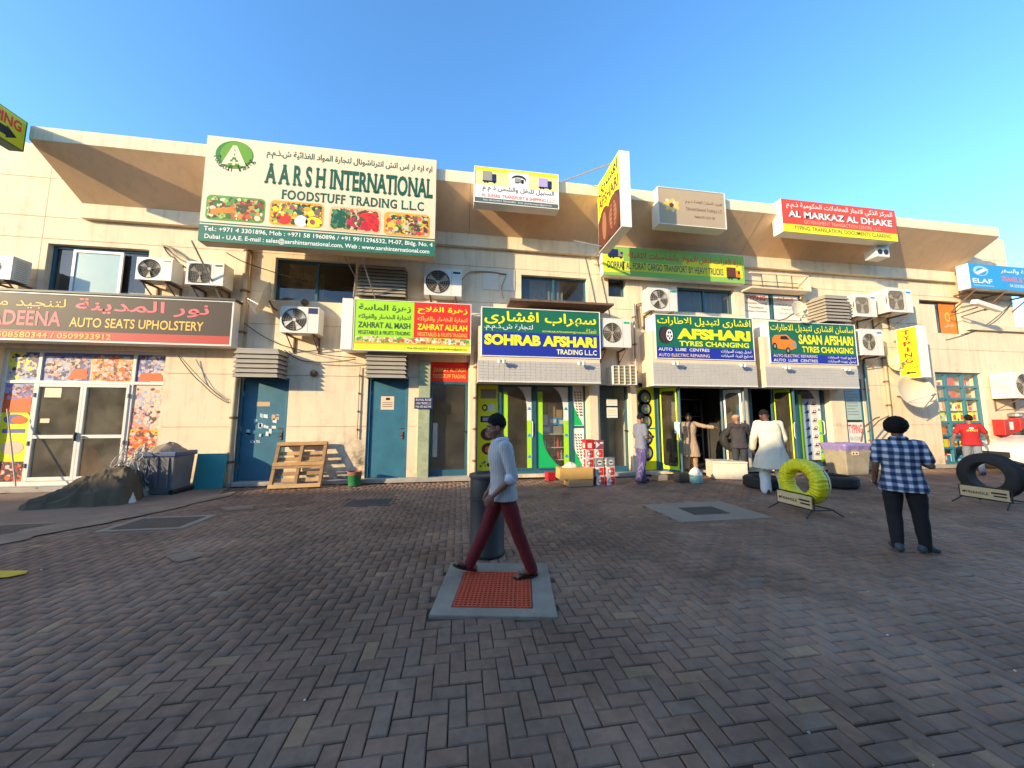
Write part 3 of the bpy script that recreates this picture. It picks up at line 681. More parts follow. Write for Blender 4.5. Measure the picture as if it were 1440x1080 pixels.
lettering(r, f, 'TYRES CHANGING', .23, .59, .95, .71, lemon_p, .004, .03); lettering(r, f, 'AUTO  LUBE  CENTRES', .02, .76, .53, .83, white_p, .005, .01); lettering(r, f, 'AUTO ELECTRIC REPAIRING', .02, .89, .53, .96, cream_m, .005, .01)
lettering(r, f, 'تبديل زيوت السيارات', .65, .76, .97, .85, white_p, .005, .01, ar=True); lettering(r, f, 'تصليح كهرباء السيارات', .65, .87, .98, .96, white_p, .005, .01, ar=True)
fell(r, 'tyre_print', f, .075, .47, .045, .19, black_p, .004); fell(r, 'tyre_print', f, .10, .47, .055, .20, pc('print_darkbrown', (.06, .03, .03)), .005); fell(r, 'tyre_print', f, .135, .47, .04, .16, black_p, .006)
fell(r, 'tyre_print', f, .135, .47, .033, .135, white_p, .007)
for k in range(5): g_ = 2 * pi * k / 5 + .3; fell(r, 'tyre_print', f, .135 + .017 * cos(g_), .47 + .075 * sin(g_), .008, .03, black_p, .008, 10)
fixp(r)
r, f = tyresign('green and blue sign with an orange car picture, rightmost of the tyre shop signs', (1079, 451, 1207, 514), -.62, None)
frect(r, 'printed_field', f, 0, .78, 1, 1, blue_p, .002)
lettering(r, f, 'ساسان افشارى لتبديل الاطارات', .02, .05, .98, .25, yellow_p, .004, .01, ar=True); lettering(r, f, 'SASAN AFSHARI', .33, .29, .97, .53, yellow_p, .004, .04)
lettering(r, f, 'TYRES CHANGING', .36, .58, .96, .73, yellow_p, .004, .03); lettering(r, f, 'AUTO ELECTRIC REPAIRING', .03, .79, .53, .86, cream_m, .005, .01); lettering(r, f, 'AUTO  LUBE  CENTRES', .03, .90, .53, .97, white_p, .005, .01)
lettering(r, f, 'تصليح كهرباء السيارات', .65, .80, .98, .88, white_p, .005, .01, ar=True); lettering(r, f, 'تبديل زيوت السيارات', .65, .89, .98, .97, white_p, .005, .01, ar=True)
fpoly(r, 'car_print', f, [(.03, .60), (.03, .42), (.06, .33), (.20, .31), (.245, .42), (.29, .47), (.30, .63), (.24, .68), (.10, .66)], orange_p, .004)
fpoly(r, 'car_print', f, [(.12, .43), (.13, .35), (.19, .34), (.225, .43)], black_p, .006); fpoly(r, 'car_print', f, [(.24, .56), (.245, .50), (.30, .50), (.30, .64)], grey_p, .006)
for q, s_ in ((.055, .6), (.20, .70)): fell(r, 'car_print', f, q, s_, .026, .085, black_p, .007, 14); fell(r, 'car_print', f, q, s_, .013, .045, grey_p, .009, 12)
fixp(r)
# ---- two-part fruit and vegetable sign
r, f = boxsign('half lime green half red fruit and vegetable sign between the louvres', (499, 420, 662, 497), -.55, .30, lime_p, signwhite_m, rim=.018, rimm=signwhite_m)
frect(r, 'printed_field', f, .50, .0, 1, .72, red_p, .002); frect(r, 'printed_field', f, 0, .84, 1, 1, pc('print_bright', (.75, .80, .04)), .003); frect(r, 'printed_field', f, 0, .84, 1, .875, pc('print_amber', (.80, .42, .03)), .0045)
dots(r, 'picture_print', f, .01, .715, .99, .86, [pc('fr1', (.60, .10, .06)), white_p, pc('fr2', (.12, .35, .06)), pc('fr3', (.78, .55, .25)), pc('fr4', (.60, .45, .10)), pc('fr5', (.7, .6, .4))], 330, .022, .05, 9, .005)
for a0, mm_, t1_, t2_ in ((.03, navy_p, 'زهرة الماسة', 'ZAHRAT AL MASH'), (.53, yellow_p, 'زهرة الفلاح', 'ZAHRAT ALFLAH')):
    m3 = mm_ if a0 < .5 else gold_p; m1 = pc('print_darkolive', (.06, .12, .05)) if a0 < .5 else yellow_p
    lettering(r, f, t1_, a0, .08, a0 + .44, .24, m1, .004, .02, ar=True); lettering(r, f, 'لتجارة الخضار والفواكه', a0, .28, a0 + .44, .40, m1 if a0 < .5 else gold_p, .004, .015, ar=True)
    lettering(r, f, t2_, a0, .44, a0 + .44, .56, m1, .004, .03); lettering(r, f, 'VEGETABLES & FRUITS TRADING', a0, .61, a0 + .44, .69, m1 if a0 < .5 else gold_p, .004, .015)
lettering(r, f, 'Mob: 056-6222277  Email: saleem2020fruits@gmail.com', .45, .92, .97, .97, black_p, .006, .0); fixp(r)
b = MB(); X0, X1, Z0, Z1 = RC(499, 420, 662, 497, -.55); b.box(X0 - .30, X0 - .05, -.5, -.02, Z0 + .02, Z1 + .02); o = b.build('side_box', signwhite_m, r, bev=.006); o.location = -Vector(r.location)
# ---- blue travel sign far right, overhanging the corner
r, f = boxsign('blue travel agency sign hanging out past the right corner', (1361, 370, 1470, 412), -.60, .30, sky_p, signwhite_m, rim=.0)
ff = f
lettering(r, f, 'ELAF', .03, .60, .29, .78, white_p, .003, .02); fell(r, 'emblem', f, .15, .28, .10, .20, pc('print_palesky', (.35, .60, .75)), .003); fell(r, 'emblem', f, .16, .30, .07, .15, sky_p, .004)
fpoly(r, 'emblem', f, [(.06, .38), (.20, .16), (.26, .20), (.12, .42)], white_p, .006)
lettering(r, f, 'للسياحة والسفر', .42, .10, 1.0 - .02, .32, pc('print_lightyellow', (0, 0, 0)), .003, .01, ar=True); lettering(r, f, 'TRAVEL & TOURISM', .42, .44, .98, .64, pink_p, .003, .02); lettering(r, f, '04-3333855 - 04-3333856', .52, .74, .98, .86, white_p, .003, .0)
lettering(r, f, 'travel and tourism', .04, .84, .30, .90, white_p, .003, .0); fixp(r)
b = MB(); X0, X1, Z0, Z1 = RC(1361, 370, 1470, 412, -.60)
for x in (X0 + .3, X0 + 1.6, X0 + 2.9): b.tube([(x, -.55, Z0 - .06), (x, .3, Z0 - .06)], .03, 6); b.tube([(x, -.5, Z0 - .06), (x, .1, Z0 - .6)], .025, 6)
b.tube([(X0, -.35, Z0 - .05), (X1, -.35, Z0 - .05)], .035, 6); o = b.build('sign_bracket', rust_m, r); o.location = -Vector(r.location)

# ---- projecting signs (perpendicular to the wall)
def projsign(label, X, y0, y1, Z0, Z1, th, faceL, faceR, side):
    r = thing('projecting_sign', label, 'sign', (X, (y0 + y1) / 2, Z0)); q = -Vector(r.location)
    b = MB(); b.box(X + .004, X + th - .004, y1, y0, Z0, Z1); o = b.build('sign_casing', side, r, bev=.008)
    fl = Fr((X, y0 - .03, Z0 + .02), (0, -1, 0), (0, 0, 1), abs(y1 - y0) - .06, Z1 - Z0 - .04); fr_ = Fr((X + th, y1 + .03, Z0 + .02), (0, 1, 0), (0, 0, 1), abs(y1 - y0) - .06, Z1 - Z0 - .04)
    frect(r, 'face_panel', fl, 0, 0, 1, 1, faceL, .0); frect(r, 'face_panel', fr_, 0, 0, 1, 1, faceR, .0)
    return r, fl, fr_
r, fl, fq = projsign('tall yellow projecting sign with brown tyres, standing out from the canopy', 3.64, -1.0, -2.32, 6.02, 7.92, .27, yellow_p, yellow_p, signwhite_m)
for f in (fl, fq):
    lettering(r, f, 'افشارى', .06, .03, .94, .23, black_p, .003, .03, ar=True); lettering(r, f, 'AFSHARI', .04, .26, .96, .42, brown_p, .003, .03)
    fpoly(r, 'tyre_print', f, [(0, .58), (.2, .47), (.5, .53), (.8, .44), (1, .50), (1, 1), (0, 1)][::-1], pc('print_darkbrown', (.06, .03, .03)), .002)
    fell(r, 'tyre_print', f, .30, .72, .29, .27, brown_p, .003, 28); fell(r, 'tyre_print', f, .70, .72, .29, .27, brown_p, .004, 28); fell(r, 'tyre_print', f, .70, .72, .16, .19, pc('print_tread', (.30, .14, .08)), .005, 24)
    fell(r, 'tyre_print', f, .30, .72, .10, .20, pc('print_tread', (0, 0, 0)), .005, 24); frect(r, 'tyre_print', f, .66, .50, .74, .94, brown_p, .006)
    for k in range(7): frect(r, 'tyre_print', f, .58, .53 + k * .06, .82, .545 + k * .06, brown_p, .007)
fixp(r)
b = MB(); b.tube([(3.74, -.9, 8.0), (3.74, -1.4, 7.7)], .025, 6); b.tube([(2.6, -.85, 8.03), (3.7, -1.9, 7.93)], .02, 6); b.tube([(3.0, -.85, 6.4), (3.7, -1.2, 6.1)], .018, 6); b.tube([(3.74, -.12, 6.25), (3.74, -1.3, 6.1)], .02, 6)
o = b.build('sign_strut', steel_m, r); o.location = -Vector(r.location)
r, fl, fq = projsign('narrow yellow vertical sign reading downwards, beside the round dish', 14.28, -.18, -.74, 2.90, 4.55, .36, yellow_p, yellow_p, signwhite_m)
for f in (fl, fq):
    for k, ch in enumerate('TYPING'): lettering(r, f, ch, .30 if ch != 'I' else .44, .04 + k * .115, .70 if ch != 'I' else .56, .135 + k * .115, crimson_p, .004, .03)
    lettering(r, f, 'الطباعة', .10, .755, .90, .835, black_p, .003, .02, ar=True)
    fpoly(r, 'arrow_print', f, [(.25, .905), (.45, .865), (.45, .89), (.78, .89), (.78, .92), (.45, .92), (.45, .945)][::-1], black_p, .003)
fixp(r)
b = MB()
for z in (3.2, 4.2): b.tube([(14.45, -.2, z), (14.45, -.01, z)], .02, 6)
o = b.build('sign_strut', steel_m, r); o.location = -Vector(r.location)
r, fl, fq = projsign('yellow projecting sign cut off by the left edge of the picture', -9.47, -1.14, -2.05, 7.23, 7.91, .27, lemon_p, pc('print_yellowgreen', (.55, .56, .02)), dkgreen_p)
lettering(r, fq, 'TYPING', .12, .12, .92, .48, red_p, .003, .03)
lettering(r, fl, 'TYPING', .08, .12, .92, .48, red_p, .003, .03)
for f in (fl, fq): fpoly(r, 'arrow_print', f, [(.20, .56), (.66, .56), (.66, .50), (.86, .72), (.66, .92), (.66, .84), (.20, .84)][::-1], black_p, .003)
fixp(r)
# small blue name plate by the red-header door
X0, X1, Z0, Z1 = RC(583, 559, 608, 575, -.13)
r = thing('name_plate', 'small blue plate with white lettering fixed beside the narrow glass door', 'plate', (X0, -.13, Z0)); b = MB(); b.box(X0, X1, -.13, -.102, Z0, Z1); b.build('plate', navy_p, r)
f = fr_from(X0, X1, Z0, Z1, -.13)
for k, s_ in enumerate(('ROYAL ROSE', 'CARGO TRADING L.L.C', 'Mob: 055 6623 540')): lettering(r, f, s_, .08, .1 + k * .3, .92, .3 + k * .3, white_p, .003, .0)
fixp(r)
# empty sign frame near the right upper window
X0, X1, Z0, Z1 = RC(1050, 384, 1136, 410, -.3)
r = thing('sign_frame', 'empty cream box frame without its panel above the poster window', 'frame', (X0, -.3, Z0))
b = MB(); b.box(X0, X1, -.42, -.05, Z0 - .04, Z0); b.box(X1 - .05, X1, -.42, -.05, Z0, Z1); b.box(X0, X1, -.42, -.38, Z1 - .04, Z1); b.build('frame', cream_m, r)
b = MB()
for q in (.2, .45, .7): b.tube([(X0 + (X1 - X0) * q, -.38, Z1 - .03), (X0 + (X1 - X0) * (q + .15), -.1, Z0 + .05)], .015, 6)
for q in (.3, .6): b.tube([(X0, -.2, Z0 + (Z1 - Z0) * q), (X1 - .05, -.2, Z0 + (Z1 - Z0) * q)], .012, 6)
b.build('rail', steel_m, r); fixp(r)
# white twin-lamp box under the red sign
X0, X1, Z0, Z1 = RC(1231, 344, 1252, 362, -.95)
r = thing('lamp_box', 'small white twin spotlight box hanging under the red sign', 'lamp', ((X0 + X1) / 2, -.9, Z0)); b = MB(); b.box(X0, X1, -.95, -.62, Z0, Z1); b.build('casing', signwhite_m, r, bev=.02)
for q in (.28, .72):
    b = MB(); b.lathe([(.085, -.96), (.085, -.94)], ((X0 + (X1 - X0) * q), 0, Z0 + .16), 'y', 16); b.build('lens', black_m, r)
fixp(r)

# ================================================================ FASCIAS over the shop fronts (white tiled panels with lamps)
tile_m = mat('white_tile', (.50, .47, .43), .4, .05, 2, dirt=.1, world_co=True)
def fascia(label, px, y, depth, split=2):
    X0, X1, Z0, Z1 = RC(*px, y); r = thing('fascia_box', label, 'fascia', ((X0 + X1) / 2, y, Z0))
    b = MB(); b.box(X0 + .01, X1 - .01, y + .014, y + depth, Z0 + .004, Z1 + .9); b.build('backing', cream_m, r)
    nx = int((X1 - X0) / .135); nz = int((Z1 - Z0) / .075); tw = (X1 - X0) / nx; th = (Z1 - Z0) / nz
    me = None
    for i in range(nx):
        for k in range(nz):
            if me is None:
                b = MB(); e = .0025; b.add([(e, 0, e), (tw - e, 0, e), (tw - e, 0, th - e), (e, 0, th - e), (e, .012, e), (tw - e, .012, e), (tw - e, .012, th - e), (e, .012, th - e)], [(0, 1, 2, 3), (0, 4, 5, 1), (1, 5, 6, 2), (2, 6, 7, 3), (3, 7, 4, 0)])
                t = b.build('tile', tile_m, r, fixn=False); me = t.data
            else: t = bpy.data.objects.new('tile', me); COL.objects.link(t); t.parent = r
            t.location = (X0 + i * tw - r.location.x, y + random.uniform(0, .0015) - r.location.y, Z0 + k * th - r.location.z)
            t['_p'] = 1
    b = MB(); b.box(X0, X1, y - .004, y + depth, Z0 - .03, Z0 + .003); b.build('edge_trim', alu_m, r)
    for q in (.18, .82):
        x = X0 + (X1 - X0) * q; b = MB(); b.tube([(x, y, Z1 - .02), (x, y - .12, Z1 - .02)], .012, 6); b.lathe([(.03, 0), (.055, .09)], (x - .06, y - .16, Z1 - .10), 'z', 12); b.lathe([(.03, 0), (.055, .09)], (x + .06, y - .16, Z1 - .10), 'z', 12)
        b.box(x - .09, x + .09, y - .17, y - .14, Z1 - .03, Z1 - .01); b.build('spotlight', signwhite_m, r)
    for ch in r.children:
        if '_p' in ch: del ch['_p']
        else: ch.location = -Vector(r.location)
    return r
fascia('white tiled fascia box, leftmost, above the bottle shop windows', (672, 506, 845, 538), -.60, .60)
fascia('white tiled fascia box above the open green-framed doors', (918, 509, 1066, 543), -.62, .62)
fascia('white tiled fascia box, rightmost of the three', (1076, 515, 1209, 545), -.62, .62)

# ================================================================ AIR CONDITIONERS
def ac(label, px, y, depth, style='round', fanc=0, logo=None, side=0, legs=True, cx=.36, badge=None):
    X0, X1, Z0, Z1 = RC(*px, y); Wd, H = X1 - X0, Z1 - Z0
    r = thing('air_conditioner', label, 'air conditioner', ((X0 + X1) / 2, y + depth / 2, Z0)); o0 = Vector((X0, y, Z0)) - r.location
    def V(x, yy, z): return o0 + Vector((x, yy, z))
    b = MB(); p = V(0, .035, 0); b.box(p.x, p.x + Wd, p.y, p.y + depth, p.z, p.z + H); b.build('casing', acw_m, r, bev=.01)
    R = min(H * .43, Wd * .33); cxx = Wd * cx; cz = H * .5; n = 28
    # front plate with a round or square opening
    b = MB(); ring = []; outer = []
    for k in range(n):
        g_ = 2 * pi * (k + .5) / n; c, s_ = cos(g_), sin(g_)
        if style == 'round': ring.append((cxx + R * c, cz + R * s_))
        else:
            q = R / max(abs(c), abs(s_)) ; q = min(q, R * 1.22); ring.append((cxx + q * c, cz + q * s_))
        q = min((Wd - cxx if c > 0 else cxx) / max(abs(c), 1e-6), (H * .5) / max(abs(s_), 1e-6)); outer.append((cxx + q * c, cz + q * s_))
    vs = [V(x, 0, z) for x, z in ring] + [V(x, 0, z) for x, z in outer] + [V(x, .03, z) for x, z in ring]
    b.add(vs, [(k, (k + 1) % n, n + (k + 1) % n, n + k) for k in range(n)] + [(k, 2 * n + k, 2 * n + (k + 1) % n, (k + 1) % n) for k in range(n)])
    for (ax, az) in ((0, 0), (Wd, 0), (Wd, H), (0, H)):
        # fill the plate's corners
        best = sorted(range(n), key=lambda k: (outer[k][0] - ax) ** 2 + (outer[k][1] - az) ** 2)[:2]
        i, j = best; b.add([V(*((outer[i][0], 0, outer[i][1]))), V(ax, 0, az), V(outer[j][0], 0, outer[j][1])], [(0, 1, 2)])
    b.box(*[q for q in (V(0, 0, 0).x, V(Wd, 0, 0).x, V(0, .001, 0).y, V(0, .034, 0).y, V(0, 0, 0).z, V(0, 0, .012).z)])
    b.box(V(0, 0, 0).x, V(.012, 0, 0).x, V(0, .001, 0).y, V(0, .034, 0).y, V(0, 0, .013).z, V(0, 0, H).z); b.box(V(Wd - .012, 0, 0).x, V(Wd, 0, 0).x, V(0, .001, 0).y, V(0, .034, 0).y, V(0, 0, .013).z, V(0, 0, H).z)
    b.build('front_panel', acw_m, r)
    b = MB(); c = V(cxx, .032, cz); b.lathe([(R * 1.25 if style != 'round' else R, c.y), (.001, c.y)], (c.x, 0, c.z), 'y', n, False, False); b.build('fan_well', mat('ac_well', (.055, .045, .035), .8, .2, 6), r)
    b = MB(); c = V(cxx, .018, cz)
    for k in range(3 if not fanc else 4):
        g0 = k * 2 * pi / (3 if not fanc else 4) + .4; pts = []
        for q, w_ in ((.14, .16), (.5, .30), (.93, .38), (.93, -.20), (.5, -.16), (.14, -.16)):
            g_ = g0 + w_; pts.append((c.x + R * q * cos(g_), c.y - (.010 if w_ > 0 else -.008), c.z + R * q * sin(g_)))
        b.poly(pts)
    b.lathe([(R * .16, c.y - .012), (R * .16, c.y + .01)], (c.x, 0, c.z), 'y', 12); b.build('fan', mat('fan_grey', (.40, .35, .28), .5) if not fanc else mat('fan_white', (.6, .58, .52), .5), r)
    b = MB(); c = V(cxx, -.004, cz)
    if style == 'round':
        for q in (.3, .48, .66, .84, 1.0): b.tube([(c.x + R * q * cos(2 * pi * k / 24), c.y, c.z + R * q * sin(2 * pi * k / 24)) for k in range(24)], .003, 4, closed=True)
        for k in range(8): g_ = 2 * pi * k / 8; b.tube([(c.x + R * .14 * cos(g_), c.y, c.z + R * .14 * sin(g_)), (c.x + R * 1.03 * cos(g_), c.y, c.z + R * 1.03 * sin(g_))], .0035, 4)
    else:
        for k in range(-6, 7): b.tube([(c.x + R * k / 6.5, c.y, c.z - R), (c.x + R * k / 6.5, c.y, c.z + R)], .003, 4); b.tube([(c.x - R, c.y, c.z + R * k / 6.5), (c.x + R, c.y, c.z + R * k / 6.5)], .003, 4)
    b.build('grille', mat('grille_wire', (.42, .38, .31), .5) if style != 'dark' else black_m, r)
    ff = Fr(V(0, 0, 0) , (1, 0, 0), (0, 0, 1), Wd, H)
    frect(r, 'seam', ff, .715, .03, .722, .97, mat('seam_grey', (.25, .23, .2), .8), .0012)
    if logo: frect(r, 'badge', ff, .76, .10, .96, .17, logo, .002) if badge is None else frect(r, 'badge', ff, .72, .04, .97, .26, logo, .002)
    sd = MB()
    for xx in ((0,) if side < 0 else (Wd,) if side > 0 else ()):
        for k in range(9):
            p = V(xx, 0, H * (.1 + .09 * k)); sd.box(p.x - .006, p.x + .006, p.y + .07, p.y + depth - .03, p.z, p.z + H * .02)
    if sd.f: sd.build('side_grille', mat('side_grille', (.42, .37, .28), .6), r)
    if legs:
        b = MB()
        for q in (.16, .84):
            p = V(Wd * q, 0, -.005); yb = -.004 - r.location.y
            b.box(p.x - .02, p.x + .02, p.y - .03, yb, p.z - .04, p.z); b.box(p.x - .018, p.x + .018, yb - .03, yb, p.z - .42, p.z - .04)
            b.tube([(p.x, p.y + .04, p.z - .03), (p.x, yb - .02, p.z - .38)], .015, 6)
        b.build('wall_bracket', rust_m, r)
    return r
ac('white outdoor unit cut off by the left edge of the picture', (-30, 357, 14, 393), -.5, .32, 'round', side=1)
ac('white outdoor unit, left one of the pair over the upholstery sign', (193, 361, 240, 395), -.5, .32, 'round', logo=grey_p, side=0)
ac('white outdoor unit with a square grille, right one of the pair over the upholstery sign', (263, 367, 313, 402), -.5, .34, 'square', logo=black_p)
ac('white outdoor unit with a blue badge, beside the tilted dish', (395, 430, 447, 469), -.5, .30, 'round', logo=navy_p, badge=1, fanc=1)
ac('white outdoor unit with a dark round fan, above the red half of the fruit sign', (597, 376, 649, 417), -.5, .30, 'round', logo=black_p, fanc=0)
ac('white outdoor unit with a four-blade fan, over the left end of the tyre drawing sign', (911, 404, 953, 438), -.55, .32, 'round', fanc=1, logo=emerald_p, side=-1, cx=.38)
ac('large white outdoor unit, right of the plain name tyre sign', (846, 447, 888, 489), -.55, .32, 'round', logo=emerald_p)
ac('white outdoor unit, left one of the upper pair beside the dark slatted hood', (1201, 413, 1234, 446), -.5, .32, 'square', logo=sky_p, side=-1)
ac('white outdoor unit, right one of the upper pair beside the dark slatted hood', (1247, 405, 1285, 440), -.6, .5, 'square', logo=sky_p, side=-1)
ac('white outdoor unit, lower one right of the orange car sign', (1210, 462, 1244, 500), -.5, .32, 'round', logo=sky_p, side=-1)
ac('white outdoor unit at the right edge above the parked car', (1424, 523, 1470, 560), -.6, .5, 'round', side=-1)
# window unit
X0, X1, Z0, Z1 = RC(862, 514, 895, 541, -.45)
r = thing('window_air_conditioner', 'boxy window unit above the teal glass door', 'air conditioner', (X0, -.45, Z0)); b = MB(); b.box(X0, X1, -.44, -.01, Z0, Z1); b.build('casing', acw_m, r, bev=.01)
b = MB()
for i in range(5): x = X0 + (X1 - X0) * i / 4; b.box(x - .012, x + .012, -.47, -.441, Z0, Z1)
for i in range(7): z = Z0 + (Z1 - Z0) * i / 6; b.box(X0 + .013, X1 - .013, -.462, -.4405, z - .006, z + .006)
b.build('grille', acw_m, r); b = MB(); b.box(X0 + .02, X1 - .02, -.4408, -.4402, Z0 + .02, Z1 - .02); b.build('coil', mat('coil_brass', (.32, .22, .08), .5, .3, 20, metal=.4), r)
fixp(r)

# ================================================================ LOUVRE HOODS
def louvre(label, px, y, n, group=None, tilt=0):
    X0, X1, Z0, Z1 = RC(*px, y); r = thing('louvre_hood', label, 'louvre', ((X0 + X1) / 2, y / 2, Z0)); q = r.location
    H = (Z1 - Z0) / n; me = None
    b = MB(); yb = -.004
    # one slat: U-shaped strip, leaning outwards at its foot
    a0, a1 = X0 - q.x, X1 - q.x; f0 = y - q.y; fb = yb - q.y; t = .012; s = .05
    top = [(a0 + s, fb), (a0 + s, f0 + s), (a1 - s, f0 + s), (a1 - s, fb)]; bot = [(a0, fb), (a0, f0), (a1, f0), (a1, fb)]
    zt_, zb_ = H * .86, 0
    vs = [(x, yy, zt_) for x, yy in top] + [(x, yy, zb_) for x, yy in bot] + [(x, yy, zb_ - t) for x, yy in bot] + [(x + (t if i < 2 else -t), yy + (t if i in (1, 2) else 0), zt_ - t) for i, (x, yy) in enumerate(top)]
    fs = []
    for i in range(3): fs += [(4 + i, 5 + i, 1 + i, i), (8 + i, 9 + i, 5 + i, 4 + i), (12 + i, i, i + 1, 13 + i), (12 + i, 13 + i, 9 + i, 8 + i)]
    b.add(vs, fs); s0 = b.build('slat', slat_m, r, fixn=False); s0.location.z = 0; me = s0.data
    for k in range(1, n):
        o = bpy.data.objects.new('slat', me); COL.objects.link(o); o.parent = r; o.location = (0, 0, k * H)
    b = MB(); b.box(a0 + s + .02, a1 - s - .02, f0 + s + .03, fb, .02, n * H - .05); b.build('hood_core', black_m, r)
    b = MB(); b.box(a0 + s - .01, a1 - s + .01, f0 + s - .01, fb, n * H - .03, n * H + .01); b.build('hood_top', slat_m, r)
    return r
louvre('grey slatted hood over the stickered blue door', (329, 489, 390, 530), -.50, 6)
louvre('grey slatted hood over the plain blue door', (514, 494, 571, 531), -.40, 6)
louvre('pale slatted hood on the upper wall, left of the dark fan unit', (503, 371, 571, 417), -.30, 9)
louvre('slatted hood on the upper wall above the orange car sign', (1160, 414, 1198, 452), -.62, 8)

# ================================================================ SATELLITE DISHES
dish_m = mat('dish_cream', (.70, .58, .40), .55, .06, 2, dirt=.2)
def dish(label, c, R, nrm, m=dish_m, wall=True, arm=True, sy=1.1):
    r = thing('satellite_dish', label, 'satellite dish', c); nrm = Vector(nrm).normalized(); q = nrm.to_track_quat('Z', 'Y'); M = q.to_matrix()
    b = MB(); prof = [(.001, 0)] + [(R * k / 6, .25 * R * (k / 6) ** 2) for k in range(1, 7)] + [(R * 1.02, .25 * R), (R * .98, .25 * R - .012)] + [(R * k / 6, .25 * R * (k / 6) ** 2 - .015) for k in range(5, 0, -1)] + [(.001, -.015)]
    b.lathe(prof, n=36, capb=False, capt=False, sy=sy); b.v = [tuple(M @ Vector(v)) for v in b.v]; b.build('reflector', m, r, smooth='auto')
    if arm:
        b = MB(); e = M @ Vector((0, -R * .98, .25 * R)); f_ = M @ Vector((0, -R * .35, R * .95)); b.tube([e, f_], .014, 6); b.tube([M @ Vector((R * .6, -R * .6, .2 * R)), f_], .007, 5); b.tube([M @ Vector((-R * .6, -R * .6, .2 * R)), f_], .007, 5)
        d_ = (M @ Vector((0, -.3, -.95))).normalized(); b.tube([f_, f_ + d_ * .10], .032, 8); b.build('feed_arm', steel_m, r)
    if wall:
        b = MB(); bk = M @ Vector((0, 0, -.02)); wy = -.01 - c[1]; b.tube([bk, bk + Vector((0, (wy - bk.y) * .5, -.12)), (bk.x, wy, bk.z - .12)], .022, 8); b.build('mount', rust_m, r)
    return r
def c3(px, py, y): v = W(px, py, y); return (v.x, v.y, v.z)
dish('large cream dish under the narrow yellow vertical sign', c3(1281, 551, -.38), .62, (-.10, -1, .18), sy=.86)
dish('tilted cream dish seen edge on, left of the blue-badged unit', c3(377, 422, -.42), .42, (-.92, -.45, .30), sy=1.0)
dish('small round cream dish over the left end of the orange car sign', c3(1122, 437, -.75), .27, (0, -1, .15), sy=1.05)
dish('small cream dish half hidden behind the narrow yellow vertical sign', c3(1259, 508, -.15), .30, (-.3, -1, .1), sy=1.1)

# ================================================================ PIPES, CABLES, SMALL WALL FITTINGS
def pipe(label, pts, rad, m, n_br=4, name='drain_pipe', cat='pipe'):
    r = thing(name, label, cat, pts[0]); p0 = Vector(pts[0]); P = [Vector(p) - p0 for p in pts]
    b = MB(); b.tube(P, rad, 12); b.build('pipe', m, r, smooth='auto')
    b = MB()
    for k in range(n_br):
        a = P[0].lerp(P[-1], (k + .5) / n_br); b.lathe([(rad * 1.25, -.03), (rad * 1.25, .03)], (a.x, a.y, a.z), 'z', 12); b.box(a.x - rad * 1.6, a.x + rad * 1.6, a.y, a.y + .06, a.z - .015, a.z + .015)
    b.build('pipe_bracket', rust_m, r); return r
pp_m = mat('pipe_cream', (.46, .36, .24), .6, .12, 3, dirt=.4)
pipe('tall cream drain pipe right of the upholstery sign', [(-5.36, -.09, 6.38), (-5.40, -.09, .05)], .065, pp_m, 6)
pipe('thin cream conduit left of the plain blue door', [(W(507, 500, -.04).x, -.04, 2.95), (W(507, 500, -.04).x, -.04, 1.1)], .014, pp_m, 4, 'conduit', 'conduit')
pipe('dark pipe between the teal glass door and the tyre posters', [(W(898, 480, -.3).x, -.10, 5.0), (W(898, 480, -.3).x, -.10, 2.55)], .035, steel_m, 3)
pipe('cream pipe right of the tall blue poster frame', [(W(1242, 500, -.05).x, -.07, 4.0), (W(1242, 500, -.05).x, -.07, .1)], .045, pp_m, 5)
pipe('cream pipe at the left edge of the bottle shop front', [(.43, -.14, 3.4), (.43, -.14, .1)], .04, pp_m, 4)
def cable(label, pxs, rad=.010, m=blk_m, sag=0, name='cable', n=7):
    P = []
    pts = [W(a, b_, y) for a, b_, y in pxs]
    for i in range(len(pts) - 1):
        for k in range(n):
            t = k / n; p = pts[i].lerp(pts[i + 1], t); p.z -= sag * 4 * t * (1 - t); P.append(p)
    P.append(pts[-1]); b = MB(); b.tube([p - P[0] for p in P], rad, 5); o = b.build(name, m, smooth=True, loc=P[0]); return tag(o, label, 'cable')
cable('black cable sagging across the wall from the upholstery sign to the fruit sign', [(336, 448, -.1), (395, 485, -.05), (500, 503, -.3)], .010, sag=.06)
cable('second black cable sagging just below the first towards the fruit sign', [(400, 492, -.05), (430, 508, -.05), (500, 505, -.2)], .012, sag=.05)
cable('black cable drooping from the upholstery sign to the drain pipe', [(250, 499, -.2), (285, 540, -.05), (322, 567, -.05)], .010, sag=.05)
cable('thin black cable drooping just above the one by the drain pipe', [(252, 499, -.15), (295, 545, -.04), (322, 563, -.04)], .007, sag=.02)
cable('black cable crossing in front of the dark upper window', [(318, 355, -.6), (352, 372, -.3), (440, 398, .0)], .012, sag=.02)
cable('pale curved cable hanging from the big sign to the fruit sign', [(485, 362, -.9), (500, 390, -.4), (497, 418, -.4)], .012, pp_m, sag=-.0)
cable('bundle of grey pipes from the wall hole to the square-grille unit', [(228, 345, -.02), (250, 358, -.1), (270, 372, -.2)], .028, mat('insulation', (.35, .28, .20), .9, .2, 10), sag=-.05)
cable('dark pipe looping under the wall hole to the square-grille unit', [(230, 346, -.02), (245, 362, -.15), (268, 378, -.2)], .018, blk_m, sag=.06)
cable('thin cable on the wall below the transport sign', [(823, 362, -.02), (832, 400, -.02), (838, 430, -.02)], .008)
cable('thin cable on the wall left of the small upper window', [(840, 365, -.02), (852, 420, -.02), (858, 446, -.02)], .008)
